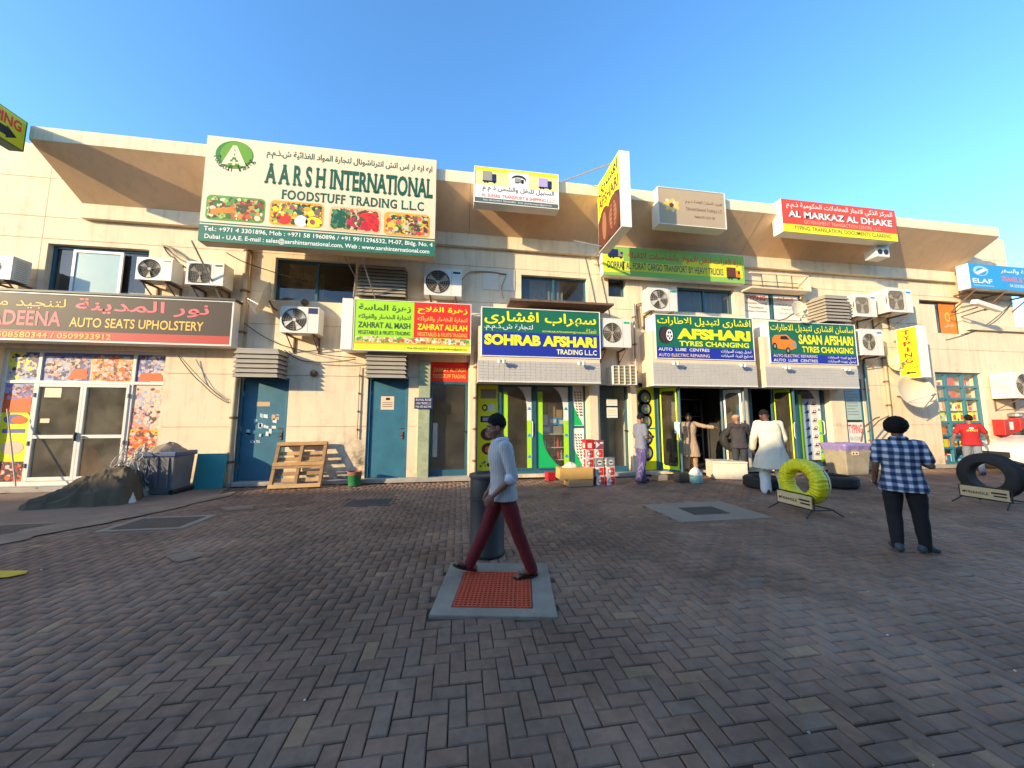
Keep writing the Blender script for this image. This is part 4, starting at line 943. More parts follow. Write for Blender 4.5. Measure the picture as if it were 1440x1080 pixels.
cable('cable hanging in front of the upper right wall', [(1420, 430, -.02), (1395, 455, -.02), (1352, 470, -.02)], .009, sag=.05)
cable('cable hanging below the right slanted lamp', [(1425, 425, -.02), (1380, 462, -.02), (1330, 478, -.02)], .008, sag=.03)
cable('cable from the dark fan unit to the rightmost wall plate', [(649, 395, -.2), (662, 382, -.05), (712, 386, -.03)], .020, mat('insulation', (0, 0, 0)), sag=-.04)
cable('cable looping down from the wall plate to the plain name sign', [(712, 386, -.03), (705, 405, -.03), (708, 420, -.2)], .012, mat('insulation', (0, 0, 0)))
cable('brown conduit bent beside the four-blade fan unit', [(905, 426, -.05), (895, 428, -.05), (899, 462, -.05)], .018, rust_m, n=3)
# blank patches where units used to be
for px, lb in (((679, 378, 702, 408), 'pale square patch plate on the upper wall, left one of two'), ((707, 378, 724, 409), 'pale square patch plate on the upper wall, right one of two')):
    X0, X1, Z0, Z1 = RC(*px, -.02); b = MB(); b.box(0, X1 - X0, -.02, -.002, 0, Z1 - Z0); tag(b.build('cover_plate', mat('patch_pale', (.66, .60, .50), .7, .06, 3), loc=(X0, 0, Z0), bev=.004), lb, 'cover plate')
# rusty vents / lamps
def vent(label, px, py): 
    p = W(px, py, -.05); b = MB(); b.lathe([(.085, .05), (.085, 0), (.05, -.04), (.03, -.06)], axis='y', n=18); tag(b.build('round_vent', rust_m, loc=(p.x, -.052, p.z), smooth='auto'), label, 'vent')
vent('rusty round vent on the wall right of the stickered door hood', 441, 525); vent('rusty brown ball lamp on top of the blue-badged unit', 428, 425)
# slanted floodlight upper right
X0, X1, Z0, Z1 = RC(1370, 416, 1404, 432, -.8)
r = thing('flood_light', 'slanted white tube lamp under the blue travel sign', 'lamp', ((X0 + X1) / 2, -.8, Z0)); b = MB(); b.box(-.55, .55, -.09, .09, -.05, .09); o = b.build('lamp_housing', signwhite_m, r, bev=.02); o.rotation_euler = (.3, .22, 0)
b = MB(); b.tube([(-.2, .1, 0), (-.2, .78, -.1)], .02, 6); b.tube([(.3, .1, 0), (.3, .78, -.1)], .02, 6); b.build('lamp_arm', rust_m, r)
# steel channel mullion pipe between windows on the upper right
pipe('blue painted post right of the tall poster', [(13.1, -.05, 3.4), (13.1, -.05, .1)], .04, frame_m, 2)
# ================================================================ SHOP FRONTS
def X_(px, y, py=600): return W(px, py, y).x
def leafdoor(par, xl, yl, xr, yr, Z0, Z1, fm, ring=None, ringm=None, fw=.075, name='door_leaf', deco=None, handle=True, gm=None):
    """a glazed leaf standing between two plan points; frame, pane and printed film"""
    a = Vector((xl, yl, Z0)); c = Vector((xr, yr, Z0)); u = (c - a).normalized(); Wd = (c - a).length; H = Z1 - Z0; n = u.cross(Vector((0, 0, 1)))
    def P(x, d, z): return a + u * x + n * d + Vector((0, 0, z))
    b = MB()
    def bx(x0, x1, z0, z1, d0=-.022, d1=.022):
        vs = [P(x, d, z) for z in (z0, z1) for x, d in ((x0, d1), (x1, d1), (x1, d0), (x0, d0))]
        b.add(vs, [(0, 3, 2, 1), (4, 5, 6, 7), (0, 1, 5, 4), (1, 2, 6, 5), (2, 3, 7, 6), (3, 0, 4, 7)])
    bx(0, fw, 0, H); bx(Wd - fw, Wd, 0, H); bx(fw + .0005, Wd - fw - .0005, H - fw, H - .0005, -.021, .021); bx(fw + .0005, Wd - fw - .0005, .0005, fw * 1.3, -.021, .021)
    lf = b.build(name, fm, par)
    b = MB(); b.quad(P(fw, 0, fw * 1.3), P(Wd - fw, 0, fw * 1.3), P(Wd - fw, 0, H - fw), P(fw, 0, H - fw)); b.build('pane', gm or G_shop, par, fixn=False)
    f = Fr(P(fw, .004, fw * 1.3), u, (0, 0, 1), Wd - 2 * fw, H - fw * 2.3)
    if handle:
        b = MB(); b.tube([P(Wd - fw * .5, .03, H * .38), P(Wd - fw * .5, .07, H * .40), P(Wd - fw * .5, .07, H * .55), P(Wd - fw * .5, .03, H * .57)], .012, 6); b.build('door_handle', alu_m, par)
    return lf, f
def ringfilm(par, f, m, wa=.14, r=.22):
    """printed border film: rounded rectangle ring"""
    wt = wa * f.W / f.H; n = 6; out = [(0, 0), (1, 0), (1, 1), (0, 1)]
    inner = []; ra = r; rt = r * f.W / f.H
    for ca, ct, s0 in ((1 - wa - ra, wt + rt, 0), (wa + ra, wt + rt, 1), (wa + ra, 1 - wt - rt, 2), (1 - wa - ra, 1 - wt - rt, 3)):
        for k in range(n + 1): g_ = (s0 + k / n) * pi / 2; inner.append((ca + ra * cos(g_), ct - rt * sin(g_)))
    outer = []
    for (a, t) in inner:
        dx, dt = a - .5, (t - .5); q = .5 / max(abs(dx) / 1.0, abs(dt) / 1.0, 1e-6); outer.append((.5 + dx * q, .5 + dt * q))
    N = len(inner); b = MB(); b.add([f.p(a, t, 0) for a, t in inner] + [f.p(a, t, 0) for a, t in outer], [(k, (k + 1) % N, N + (k + 1) % N, N + k) for k in range(N)])
    # corners
    for (a, t) in out:
        i = sorted(range(N), key=lambda k: (outer[k][0] - a) ** 2 + (outer[k][1] - t) ** 2)[:2]; b.add([f.p(*outer[i[0]], 0), f.p(a, t, 0), f.p(*outer[i[1]], 0)], [(0, 1, 2)])
    return b.build('window_film', m, par, fixn=False)
def archfilm(par, f, left=lime_p, right=lime_p, white=white_p, low=None):
    frect(par, 'window_film', f, 0, .06, .17, 1, left, 0)
    n = 10; pts = [(.45, 0), (1, 0), (1, 1), (.84, 1)] + [(.84 - .0, .5)]
    cur = [(.45 + .39 * sin(k / n * pi / 2), .0 + .30 * (1 - cos(k / n * pi / 2))) for k in range(n + 1)]
    fpoly(par, 'window_film', f, [(1, 0)] + cur[::1] + [(.84, .40), (1, .40)], white, .001) if False else None
    b = MB()
    for k in range(n): b.add([f.p(*cur[k], .001), f.p(1, 0, .001), f.p(*cur[k + 1], .001)], [(0, 1, 2)])
    b.add([f.p(.84, .30, .001), f.p(1, .0, .001), f.p(1, .42, .001), f.p(.84, .42, .001)], [(0, 1, 2, 3)]); b.build('window_film', white, par, fixn=False)
    frect(par, 'window_film', f, .84, .42, 1, 1, right, .001)
    if low:
        b = MB(); c2 = [(.17 + .50 * (1 - cos(k / n * pi / 2)) , .62 + .38 * sin(k / n * pi / 2)) for k in range(n + 1)]
        c2 = [(.17 + .55 * (k / n) ** 2.2, .60 + .40 * (k / n)) for k in range(n + 1)]
        for k in range(n): b.add([f.p(0, .55 + .45 * k / n, .002), f.p(*c2[k], .002), f.p(*c2[k + 1], .002), f.p(0, .55 + .45 * (k + 1) / n, .002)], [(3, 2, 1, 0)])
        b.build('window_film', low, par, fixn=False)
    for t in (.27, .60, .86): fpoly(par, 'window_film', f, [(.86, t + .02), (.99, t + .02), (.95, t - .015), (.90, t - .015)], sky_p, .004)
def panel(par, name, X0, X1, Z0, Z1, y, m, th=.05):
    b = MB(); b.box(X0, X1, y, y + th, Z0, Z1); return b.build(name, m, par)
def yellow_poster(par, f, seed, d=.0):
    frect(par, 'poster', f, 0, 0, 1, 1, yellow_p, d); rr = random.Random(seed)
    frect(par, 'poster_print', f, .15, .05, .9, .16, grey_p, d + .002); fell(par, 'poster_print', f, .35, .27, .14, .04, black_p, d + .002); fell(par, 'poster_print', f, .35, .27, .08, .022, yellow_p, d + .003)
    fell(par, 'poster_print', f, .66, .27, .16, .05, paper_p, d + .002); frect(par, 'poster_print', f, .15, .37, .95, .44, black_p, d + .002); frect(par, 'poster_print', f, .25, .385, .85, .425, lilac_p, d + .003)
    fell(par, 'poster_print', f, .52, .58, .36, .075, brown_p, d + .002); fell(par, 'poster_print', f, .60, .575, .22, .05, pc('print_skin', (.55, .25, .16)), d + .003)
    fell(par, 'poster_print', f, .55, .75, .34, .07, brown_p, d + .002); fell(par, 'poster_print', f, .52, .76, .14, .04, orange_p, d + .003); fell(par, 'poster_print', f, .5, .87, .25, .05, lemon_p, d + .002)
    dots(par, 'poster_print', f, .02, .88, .98, .995, [black_p, grey_p, lemon_p], 30, .02, .05, seed, d + .003)
def tyre_poster(par, f, seed, d=.0):
    frect(par, 'poster', f, 0, 0, 1, 1, yellow_p, d)
    for t, r_ in ((.13, .0), (.27, .0), (.42, .05), (.62, .06), (.80, .05)):
        ra = .36; rt = ra * f.W / f.H; fell(par, 'poster_print', f, .5, t, ra, rt * (1.1), black_p, d + .002, 20); fell(par, 'poster_print', f, .55, t, ra * .62, rt * .66, grey_p, d + .003, 16); fell(par, 'poster_print', f, .56, t, ra * .22, rt * .25, lemon_p, d + .004, 12)
    frect(par, 'poster_print', f, .0, .50, 1, .515, frame_m, d + .004)
def greenwhite(par, f, d=.0):
    frect(par, 'poster', f, 0, 0, 1, 1, white_p, d)
    for s0 in (0, .52):
        n = 8; b = MB()
        for k in range(n): t0, t1 = s0 + .20 + .28 * k / n, s0 + .20 + .28 * (k + 1) / n; b.add([f.p(0, t0, d + .002), f.p(0, t1, d + .002), f.p(min(.95, (k + 1) / n) ** 1.3, t1, d + .002), f.p((k / n) ** 1.3, t0, d + .002)], [(0, 1, 2, 3)])
        b.build('poster_print', emerald_p, par, fixn=False)
        for k in range(9):
            t = s0 + .06 + k * .035
            for q in range(3): a = .12 + .26 * q + .03 * k * (1 if q < 2 else .5); fpoly(par, 'poster_print', f, [(a, t), (a + .16, t + .012), (a + .18, t + .030), (a + .02, t + .018)][::-1], black_p, d + .004)
    frect(par, 'poster_print', f, 0, .485, 1, .515, frame_m, d + .006)

# ---- bottle shop (left tyre shop)
X0, X1, Z0, Z1 = O_soh; SY = .20
sf = MB(); sf.box(X0 + .001, X1 - .001, SY, SY + .08, Z1 - .10, Z1 - .001); sf.box(X0 + .001, X0 + .05, SY, SY + .08, Z0, Z1 - .10)
for px in (703, 752, 804): x = X_(px, SY); sf.box(x - .045, x + .045, SY - .002, SY + .078, Z0, Z1 - .10)
sf.box(X0 + .05, X1 - .002, SY + .004, SY + .07, Z0 + .002, Z0 + .09); sf.box(X1 - .05, X1 - .001, SY, SY + .08, Z0, Z1 - .10)
so = sf.build('shopfront', frame_m, BLD)
e = .05
L_ = [(X0 + e, X_(703, SY) - e), (X_(703, SY) + e, X_(752, SY) - e), (X_(752, SY) + e, X_(804, SY) - e), (X_(804, SY) + e, X1 - e)]
zt_ = Z1 - .11; zb_ = Z0 + .10
yellow_poster(so, fr_from(L_[0][0], L_[0][1], zb_, zt_, SY + .02), 3)
for i in (1, 2):
    lf, f = leafdoor(so, L_[i][0], SY + .04, L_[i][1], SY + .04, zb_, zt_, frame_m, fw=.035, handle=(i == 1)); archfilm(so, f, low=emerald_p if i == 2 else None)
greenwhite(so, fr_from(L_[3][0], L_[3][1], zb_, zt_, SY + .02))
# ---- middle tyre shop with both leaves open
X0, X1, Z0, Z1 = O_afs
sf = MB(); sf.box(X0 + .001, X1 - .001, SY, SY + .08, Z1 - .09, Z1 - .001); xa = X_(923, SY)
sf.box(X0 + .001, X0 + .05, SY, SY + .08, Z0, Z1 - .09); sf.box(xa - .03, xa + .05, SY - .002, SY + .078, Z0, Z1 - .09)
xb = X_(1058, SY); sf.box(xb - .04, xb + .04, SY - .002, SY + .078, Z0, Z1 - .09); sf.box(X1 - .05, X1 - .001, SY, SY + .08, Z0, Z1 - .09)
so = sf.build('shopfront', frame_m, BLD)
tyre_poster(so, fr_from(X0 + .05, xa - .03, Z0 + .02, Z1 - .10, SY + .02), 4)
xf = X_(959, -.42, 620)
lf, f = leafdoor(so, xa + .05, SY + .0, xf, -.42, Z0 + .01, Z1 - .11, frame_m, fw=.045); ringfilm(so, f, pc('print_neon', (.52, .80, .02)), .15, .12)
frect(so, 'sticker', f, .76, .42, .98, .56, pc('sticker_pale', (0, 0, 0)), .006)
xg = X_(1018, .05, 620); xh = X_(1050, -.40, 620)
lf, f = leafdoor(so, xg, .10, xh, -.42, Z0 + .01, Z1 - .14, frame_m, fw=.045); ringfilm(so, f, white_p, .16, .24)
f2 = fr_from(xb + .04, X1 - .05, Z0 + 1.2, Z1 - .1, SY + .02); frect(so, 'poster', f2, 0, 0, 1, 1, grey_p, 0); frect(so, 'poster_print', f2, .0, .3, 1, .9, lilac_p, .002)
# ---- right tyre shop
X0, X1, Z0, Z1 = O_sas
sf = MB(); sf.box(X0 + .001, X1 - .001, SY, SY + .08, Z1 - .09, Z1 - .001); sf.box(X0 + .001, X0 + .05, SY, SY + .08, Z0, Z1 - .09)
xp = [X_(1087, SY), X_(1124, SY), X_(1160, SY), X_(1181, SY)]
for x in xp[1:3]: sf.box(x - .035, x + .035, SY - .002, SY + .078, Z0, Z1 - .09)
sf.box(xp[1] + .035, X1 - .002, SY + .004, SY + .07, Z0 + .002, Z0 + .10); sf.box(X1 - .05, X1 - .001, SY, SY + .08, Z0, Z1 - .09)
so = sf.build('shopfront', frame_m, BLD)
lf, f = leafdoor(so, xp[0] - .02, SY, X_(1120, -.45), -.45, Z0 + .01, Z1 - .11, frame_m, fw=.045); ringfilm(so, f, pc('print_neon', (0, 0, 0)), .15, .12)
lf, f = leafdoor(so, xp[1] + .04, SY + .04, xp[2] - .04, SY + .04, Z0 + .10, Z1 - .10, frame_m, fw=.03); archfilm(so, f)
frect(so, 'poster', f, .17, .12, .84, .97, pc('print_lightblue', (.38, .50, .62)), .006); frect(so, 'poster', f, .50, .12, .84, .97, paper_p, .007)
for k in range(7):
    t = .16 + k * .115
    for a in (.22, .55): fpoly(so, 'poster_print', f, [(a, t + .05), (a + .22, t + .05), (a + .22, t)][::-1], navy_p, .009)
    fell(so, 'poster_print', f, .72, t + .02, .08, .020, crimson_p, .009, 12); fell(so, 'poster_print', f, .72, t + .02, .05, .012, paper_p, .010, 12); frect(so, 'poster_print', f, .58, t + .06, .80, t + .066, grey_p, .009)
greenwhite(so, fr_from(xp[2] + .04, X1 - .06, Z0 + .12, Z1 - .10, SY + .02))
# ---- tall poster frame
X0, X1, Z0, Z1 = O_typ
so = window(O_typ, 1, frame_m, y=.02, fw=.06)
f = fr_from(X0 + .06, X1 - .06, Z0 + .06, Z1 - .06, .045); frect(so, 'poster', f, 0, 0, 1, .50, pc('print_paleteal', (.38, .52, .50)), 0); frect(so, 'poster', f, 0, .53, 1, .96, paper_p, .0)
frect(so, 'poster_print', f, .1, .03, .9, .09, sky_p, .002)
for k in range(9): frect(so, 'poster_print', f, .12, .13 + k * .037, .12 + (.7 if k % 3 else .5), .142 + k * .037, grey_p, .002)
lettering(so, f, 'TYPING', .06, .56, .94, .67, red_p, .003, .02); lettering(so, f, '04-3333855', .12, .71, .92, .76, grey_p, .003, .0); lettering(so, f, 'الطباعة', .2, .81, .92, .90, black_p, .003, .01, ar=True)
# ---- right display window
X0, X1, Z0, Z1 = O_rgt
sf = MB(); cy = .10
cols = [X0, X0 + (X1 - X0) * .30, X0 + (X1 - X0) * .66, X1]; rows = [Z0, .62, 1.05, 1.50, 2.30, 2.72, Z1]
for k, x in enumerate(cols): xx = min(max(x, X0 + .041), X1 - .041); sf.box(xx - .04, xx + .04, cy, cy + .08, Z0, Z1 - .001)
for z in rows:
    zz = min(max(z, Z0 + .04), Z1 - .04)
    for k in range(3): sf.box(max(cols[k], X0 + .001) + .041 + (.04 if k == 0 else 0), cols[k + 1] - .041 - (.04 if k == 2 else 0), cy + .003, cy + .077, zz - .035, zz + .035)
so = sf.build('shopfront', mat('blue_frame_bright', (.035, .17, .24), .4, .12, 4), BLD)
b = MB(); b.quad((X0, cy + .04, Z0), (X1, cy + .04, Z0), (X1, cy + .04, Z1), (X0, cy + .04, Z1)); b.build('pane', G_clean, so, fixn=False)
# ---- upholstery shop front in white aluminium
X0, X1, Z0, Z1 = O_mad; MY = .10
tz = W(120, 538, MY).z; rz_ = W(110, 614, MY).z
v1t, v2t = X_(56, MY, 515), X_(189, MY, 515); s0, s1, s2 = X_(43, MY, 610), X_(111, MY, 610), X_(176, MY, 610)
sf = MB(); fw = .035
sf.box(X0 + .001, X1 - .001, MY, MY + .07, Z1 - .07, Z1 - .001); sf.box(X0 + .071, X1 - .071, MY - .003, MY + .067, tz - fw, tz + fw); sf.box(X0 + .071, X1 - .071, MY, MY + .07, Z0 + .001, Z0 + .10)
sf.box(X0 + .001, X0 + .07, MY + .001, MY + .069, Z0, Z1 - .07); sf.box(X1 - .07, X1 - .001, MY + .001, MY + .069, Z0, Z1 - .07)
for x in (v1t, v2t): sf.box(x - fw, x + fw, MY + .001, MY + .069, tz + fw, Z1 - .07)
for x in (s0 - .03, s2 + .03): sf.box(x - .03, x + .03, MY + .001, MY + .069, Z0 + .10, tz - fw)
so = sf.build('shopfront', alu_m, BLD, bev=.004)
for a, c in ((s0, s1 - .002), (s1 + .002, s2)):
    d = MB(); q = .06; d.box(a, a + q, MY - .02, MY + .04, Z0 + .105, tz - fw - .005); d.box(c - q, c, MY - .02, MY + .04, Z0 + .105, tz - fw - .005)
    for z0_, z1_ in ((Z0 + .105, Z0 + .19), (rz_ - .04, rz_ + .04), (tz - fw - .075, tz - fw - .005)): d.box(a + q, c - q, MY - .019, MY + .039, z0_, z1_)
    d.build('door_leaf', alu_m, so, bev=.004)
    b = MB(); b.quad((a + q, MY + .01, Z0 + .19), (c - q, MY + .01, Z0 + .19), (c - q, MY + .01, tz - .1), (a + q, MY + .01, tz - .1)); b.build('pane', G_dusty, so, fixn=False)
b = MB(); b.box(s1 - .05, s1 - .03, MY - .07, MY - .02, rz_ - .1, rz_ + .1); b.box(s1 + .03, s1 + .14, MY - .06, MY - .02, rz_ - .01, rz_ + .012)
for z in (.5, 1.0, 2.1):
    b.box(s0 - .02, s0 + .01, MY - .035, MY - .02, z, z + .1); b.box(s2 - .01, s2 + .02, MY - .035, MY - .02, z, z + .1)
b.build('door_handle', black_m, so)
f = fr_from(s0 + .06, s1 - .06, rz_ + .04, tz - .11, MY + .006); frect(so, 'sticker', f, .12, .02, .52, .22, cream_m, 0); frect(so, 'sticker', f, .10, .66, .32, .75, cream_m, 0)
def quilt(par, f, seed, cols, nx, nz, d=0):
    rr = random.Random(seed); ms = cols; b = MB()
    for i in range(nx):
        for k in range(nz):
            b.cur = rr.randrange(len(ms)); j = lambda: rr.uniform(-.2, .2)
            a0, a1, t0, t1 = i / nx, (i + 1) / nx, k / nz, (k + 1) / nz; e_ = .25 / nx
            b.poly([f.p(a0, t1, d), f.p(a1, t1, d), f.p(a1, t0, d), f.p(a0, t0, d)])
    b.build('poster', ms, par, fixn=False)
    dots(par, 'poster_print', f, .01, .02, .99, .98, ms + [pc('q_shade', (.12, .07, .07)), pc('q_pale', (.62, .52, .46))], nx * nz * 34, .012, .060, seed + 1, d + .002)
q_or = pc('q_orange', (.75, .13, .03)); q_pk = pc('q_pink', (.72, .30, .22)); q_bl = pc('q_blue', (.12, .14, .34)); q_lb = pc('q_lightblue', (.36, .40, .58)); q_cr = pc('q_cream', (.70, .52, .38)); q_dk = pc('q_dark', (.06, .04, .05)); q_pu = pc('q_purple', (.25, .18, .42)); q_am = pc('q_amber', (.80, .42, .05))
zt2 = Z1 - .07
fA = fr_from(X0 + .07, v1t - fw, tz + fw, zt2, MY + .03); quilt(so, fA, 1, [q_bl, yellow_p, q_lb, q_dk, q_cr], 2, 2)
fB = fr_from(v1t + fw, v2t - fw, tz + fw, zt2, MY + .03); quilt(so, Fr(fB.o, fB.u, fB.w, fB.W * .52, fB.H), 2, [q_lb, q_cr, q_bl, q_pk, q_dk, q_lb], 4, 2); fB2 = Fr(fB.p(.52, 1), fB.u, fB.w, fB.W * .48, fB.H); quilt(so, fB2, 3, [q_or, q_am, q_pk, q_or, q_cr], 5, 3)
fpoly(so, 'poster_print', fB, [(.28, .92), (.50, .92), (.48, .55), (.33, .58)], q_or, .006); frect(so, 'poster', fB, 0, 0, 1, .13, q_bl, .006)
fC = fr_from(v2t + fw, X1 - .07, tz + fw, zt2, MY + .03); quilt(so, fC, 4, [q_lb, q_bl, q_pu, q_cr], 2, 2); fpoly(so, 'poster_print', fC, [(.1, .96), (.95, .96), (.85, .66), (.15, .70)], q_or, .006)
fD = fr_from(X0 + .07, s0 - .06, Z0 + .10, tz - fw, MY + .03); frect(so, 'poster', fD, 0, 0, 1, 1, yellow_p, 0)
quilt(so, Fr(fD.p(0, .30), fD.u, fD.w, fD.W, fD.H * .30), 5, [q_pu, q_bl, q_or, q_pk, q_lb], 2, 3, .004); fpoly(so, 'poster_print', fD, [(0, .30), (1, .30), (.9, .15), (.05, .17)], q_or, .009)
fell(so, 'poster_print', fD, .45, .37, .36, .05, q_bl, .004); fell(so, 'poster_print', fD, .62, .38, .26, .04, q_or, .006); frect(so, 'poster_print', fD, .10, .47, .85, .51, q_bl, .004); fell(so, 'poster_print', fD, .5, .66, .38, .07, q_cr, .004)
quilt(so, Fr(fD.p(0, 1), fD.u, fD.w, fD.W, fD.H * .20), 6, [q_dk, q_or, pc('q_red', (.4, .05, .03)), q_dk], 3, 2, .005)
fE = fr_from(s2 + .06, X1 - .07, Z0 + .10, tz - fw, MY + .03); quilt(so, fE, 7, [q_cr, q_pk, q_cr, q_lb], 2, 4); quilt(so, Fr(fE.p(0, 1), fE.u, fE.w, fE.W, fE.H * .52), 8, [q_or, q_am, pc('q_red', (0, 0, 0)), q_pk, q_or], 3, 5, .012)

# ================================================================ GOODS INSIDE THE SHOPS (each carton is a thing)
def carton(nm, label, x, y, z, w, d, h, m, cat='box', rz=0, band=None, group=None, fl=None):
    b = MB(); b.box(-w / 2, w / 2, -d / 2, d / 2, 0, h); o = b.build(nm, m, bev=.004, loc=(x, y, z)); o.rotation_euler = (0, 0, rz); tag(o, label, cat, group)
    if band:
        f = Fr((-w / 2, -d / 2 - .001, 0), (1, 0, 0), (0, 0, 1), w, h); frect(o, 'printed_label', f, .15, .25, .85, .75, band, .001)
    return o
rr = random.Random(11)
NTH = ['first', 'second', 'third', 'fourth', 'fifth', 'sixth', 'seventh', 'eighth', 'ninth', 'tenth', 'eleventh', 'twelfth', 'thirteenth', 'fourteenth']; ki = 0
shelfw = mat('shelf_white', (.6, .58, .52), .5)
b = MB(); shz = [.62, 1.05, 1.50, 1.9, 2.30, 2.72]
for z in shz: b.box(O_rgt[0] + .05, O_rgt[1] - .05, .20, .48, z - .02, z)
b.box(O_rgt[0] + .05, O_rgt[1] - .05, .50, .53, .1, 3.1); tag(b.build('display_shelf', shelfw), 'white display shelving behind the blue grid window on the right', 'shelf')
cname = {'yellow': yellow_p, 'white': white_p, 'brown': pc('carton_brown', (.36, .25, .12)), 'red': red_p, 'blue': sky_p, 'orange': orange_p, 'dark blue': navy_p, 'grey': grey_p, 'lime': lemon_p}
ordn = ['bottom', 'second lowest', 'third lowest', 'fourth', 'fifth', 'sixth', 'top']
pal = [['blue', 'red', 'blue', 'white', 'dark blue'], ['yellow', 'yellow', 'blue', 'orange', 'grey'], ['white', 'yellow', 'blue', 'orange', 'lime'], ['lime', 'yellow', 'white', 'lime', 'dark blue'], ['yellow', 'lime', 'yellow', 'white', 'orange'], ['brown', 'brown', 'white', 'yellow', 'red'], ['white', 'brown', 'yellow', 'white', 'red']]
for ri, z in enumerate([.13] + shz):
    x = O_rgt[0] + .12; top = (shz + [3.1])[ri] - z - .06
    while x < O_rgt[1] - .22:
        w_ = rr.uniform(.10, .26); cn = rr.choice(pal[ri]); h_ = min(top, rr.uniform(.14, .34))
        ki = ki + 1 if x > O_rgt[0] + .13 else 0
        carton('product_box', '%s carton, %s from the left on the %s shelf of the right display window' % (cn, NTH[ki], ordn[ri]), x + w_ / 2, .31 + rr.uniform(0, .04), z + .001, w_, .18, h_, cname[cn], group='cartons in the right display window', band=rr.choice([None, paper_p, navy_p, red_p]))
        x += w_ + rr.uniform(.01, .04)
# bottle shop shelves
sx0, sx1 = 2.30, 3.12
b = MB()
for z in (.45, .80, 1.18): b.box(sx0, sx1, .37, .77, z - .025, z)
b.box(sx0 - .03, sx0, .37, .77, .1, 1.2); b.box(sx1, sx1 + .03, .37, .77, .1, 1.2); tag(b.build('display_shelf', shelfw), 'low white shelf of bottles behind the second green door leaf', 'shelf')
for i, (x, z, w_, h_, cn) in enumerate([(2.50, 1.181, .34, .25, 'blue'), (2.86, 1.181, .30, .22, 'grey'), (2.46, 1.433, .2, .30, 'white'), (2.72, 1.433, .26, .22, 'blue'), (2.98, 1.405, .2, .22, 'blue'), (2.68, 1.655, .22, .40, 'brown'), (2.92, 1.63, .18, .24, 'brown'), (2.44, 1.735, .16, .34, 'brown')]):
    carton('product_box', '%s carton %s' % (cn, ['at the left end of the low shelf top in the bottle shop', 'at the right end of the low shelf top in the bottle shop', 'upright above the left blue carton in the bottle shop', 'in the second layer behind the green door leaf', 'at the right of the second layer behind the green door leaf', 'tall in the top layer behind the green door leaf', 'short in the top layer behind the green door leaf', 'narrow at the far left of the top layer behind the door leaf'][i]), x, .57, z, w_, .25, h_, cname[cn], band=paper_p if cn == 'blue' else None)
bt = None
for z in (.451, .801, .13):
    for k in range(8):
        cn = rr.choice(['black', 'red', 'white', 'grey']); m = {'black': black_p, 'red': crimson_p, 'white': paper_p, 'grey': grey_p}[cn]
        x = sx0 + .06 + k * .10
        if bt is None:
            b = MB(); b.lathe([(.038, 0), (.04, .01), (.04, .15), (.034, .18), (.014, .20), (.014, .235), (.018, .236), (.018, .25)], n=10); bt = b.build('oil_bottle', m, smooth='auto'); o = bt; bt0 = bt
        else:
            o = bt.copy(); COL.objects.link(o)
            if len(o.data.materials) and o.data.materials[0] != m: o.data = bt0.data.copy(); o.data.materials[0] = m
        o.location = (x, .44 + rr.uniform(-.02, .02), z)
        tag(o, '%s bottle, %s from the left on the %s shelf behind the green door leaf' % (cn, NTH[k], {.451: 'lower', .801: 'upper', .13: 'floor level'}[z]), 'bottle', 'bottles in the bottle shop')
# things glimpsed in the upholstery shop: orange cloth, white column of foam, cloth heap
def clothheap(nm, label, x, y, z, sx, sy, sz, m, seed, cat='cloth', n=28, folds=6, rz=0):
    b = MB(); vs = []; R = 12
    for i in range(R + 1):
        q = i / R
        for k in range(n):
            g_ = 2 * pi * k / n; w = noise.noise(Vector((cos(g_) * 1.3, sin(g_) * 1.3, seed + q * 1.2))); w2 = noise.noise(Vector((cos(g_) * folds, sin(g_) * folds, seed * 2.1 + q * 2)))
            r_ = (1 - q) ** .55 * (1 + .35 * w + .13 * w2) if q < 1 else 0; h_ = q * (1 + .25 * w) + .06 * w2 * (1 - q)
            vs.append((sx * r_ * cos(g_), sy * r_ * sin(g_), max(0, sz * h_ if i else 0)))
    b.add(vs, [(i * n + k, i * n + (k + 1) % n, (i + 1) * n + (k + 1) % n, (i + 1) * n + k) for i in range(R) for k in range(n)])
    o = b.build(nm, m, smooth=True, loc=(x, y, z)); o.rotation_euler = (0, 0, rz); return tag(o, label, cat)
clothheap('cloth_heap', 'orange fabric piled behind the left aluminium door leaf', -9.2, .9, .1, .38, .3, .75, mat('cloth_orange', (.62, .12, .02), .8, .1, 4), 3)
clothheap('cloth_heap', 'grey and cream fabric heap behind the right aluminium door leaf', -8.1, 1.0, .1, .75, .5, .50, mat('cloth_grey', (.38, .33, .27), .9, .15, 4), 8)
clothheap('cloth_heap', 'dull green fabric heap inside the upholstery shop near the left leaf', -8.9, 1.5, .1, .5, .5, .9, mat('cloth_dull', (.16, .17, .14), .9, .15, 4), 14)
b = MB(); b.lathe([(.13, 0), (.14, .5), (.12, .9), (.13, 1.0)], n=14); tag(b.build('foam_roll', mat('foam', (.60, .56, .48), .9, .1, 4), loc=(-8.05, .8, .1), smooth='auto'), 'upright pale foam roll behind the right aluminium door leaf', 'foam roll')
b = MB(); b.box(-.55, .55, -.3, .3, .70, .75); [b.box(sx_ * .5 - .03, sx_ * .5 + .03, sy_ * .25 - .03, sy_ * .25 + .03, 0, .70) for sx_ in (-1, 1) for sy_ in (-1, 1)]; tag(b.build('work_table', mat('table_wood', (.25, .18, .10)), loc=(-8.6, 1.9, .1)), 'work table deep inside the upholstery shop', 'table')
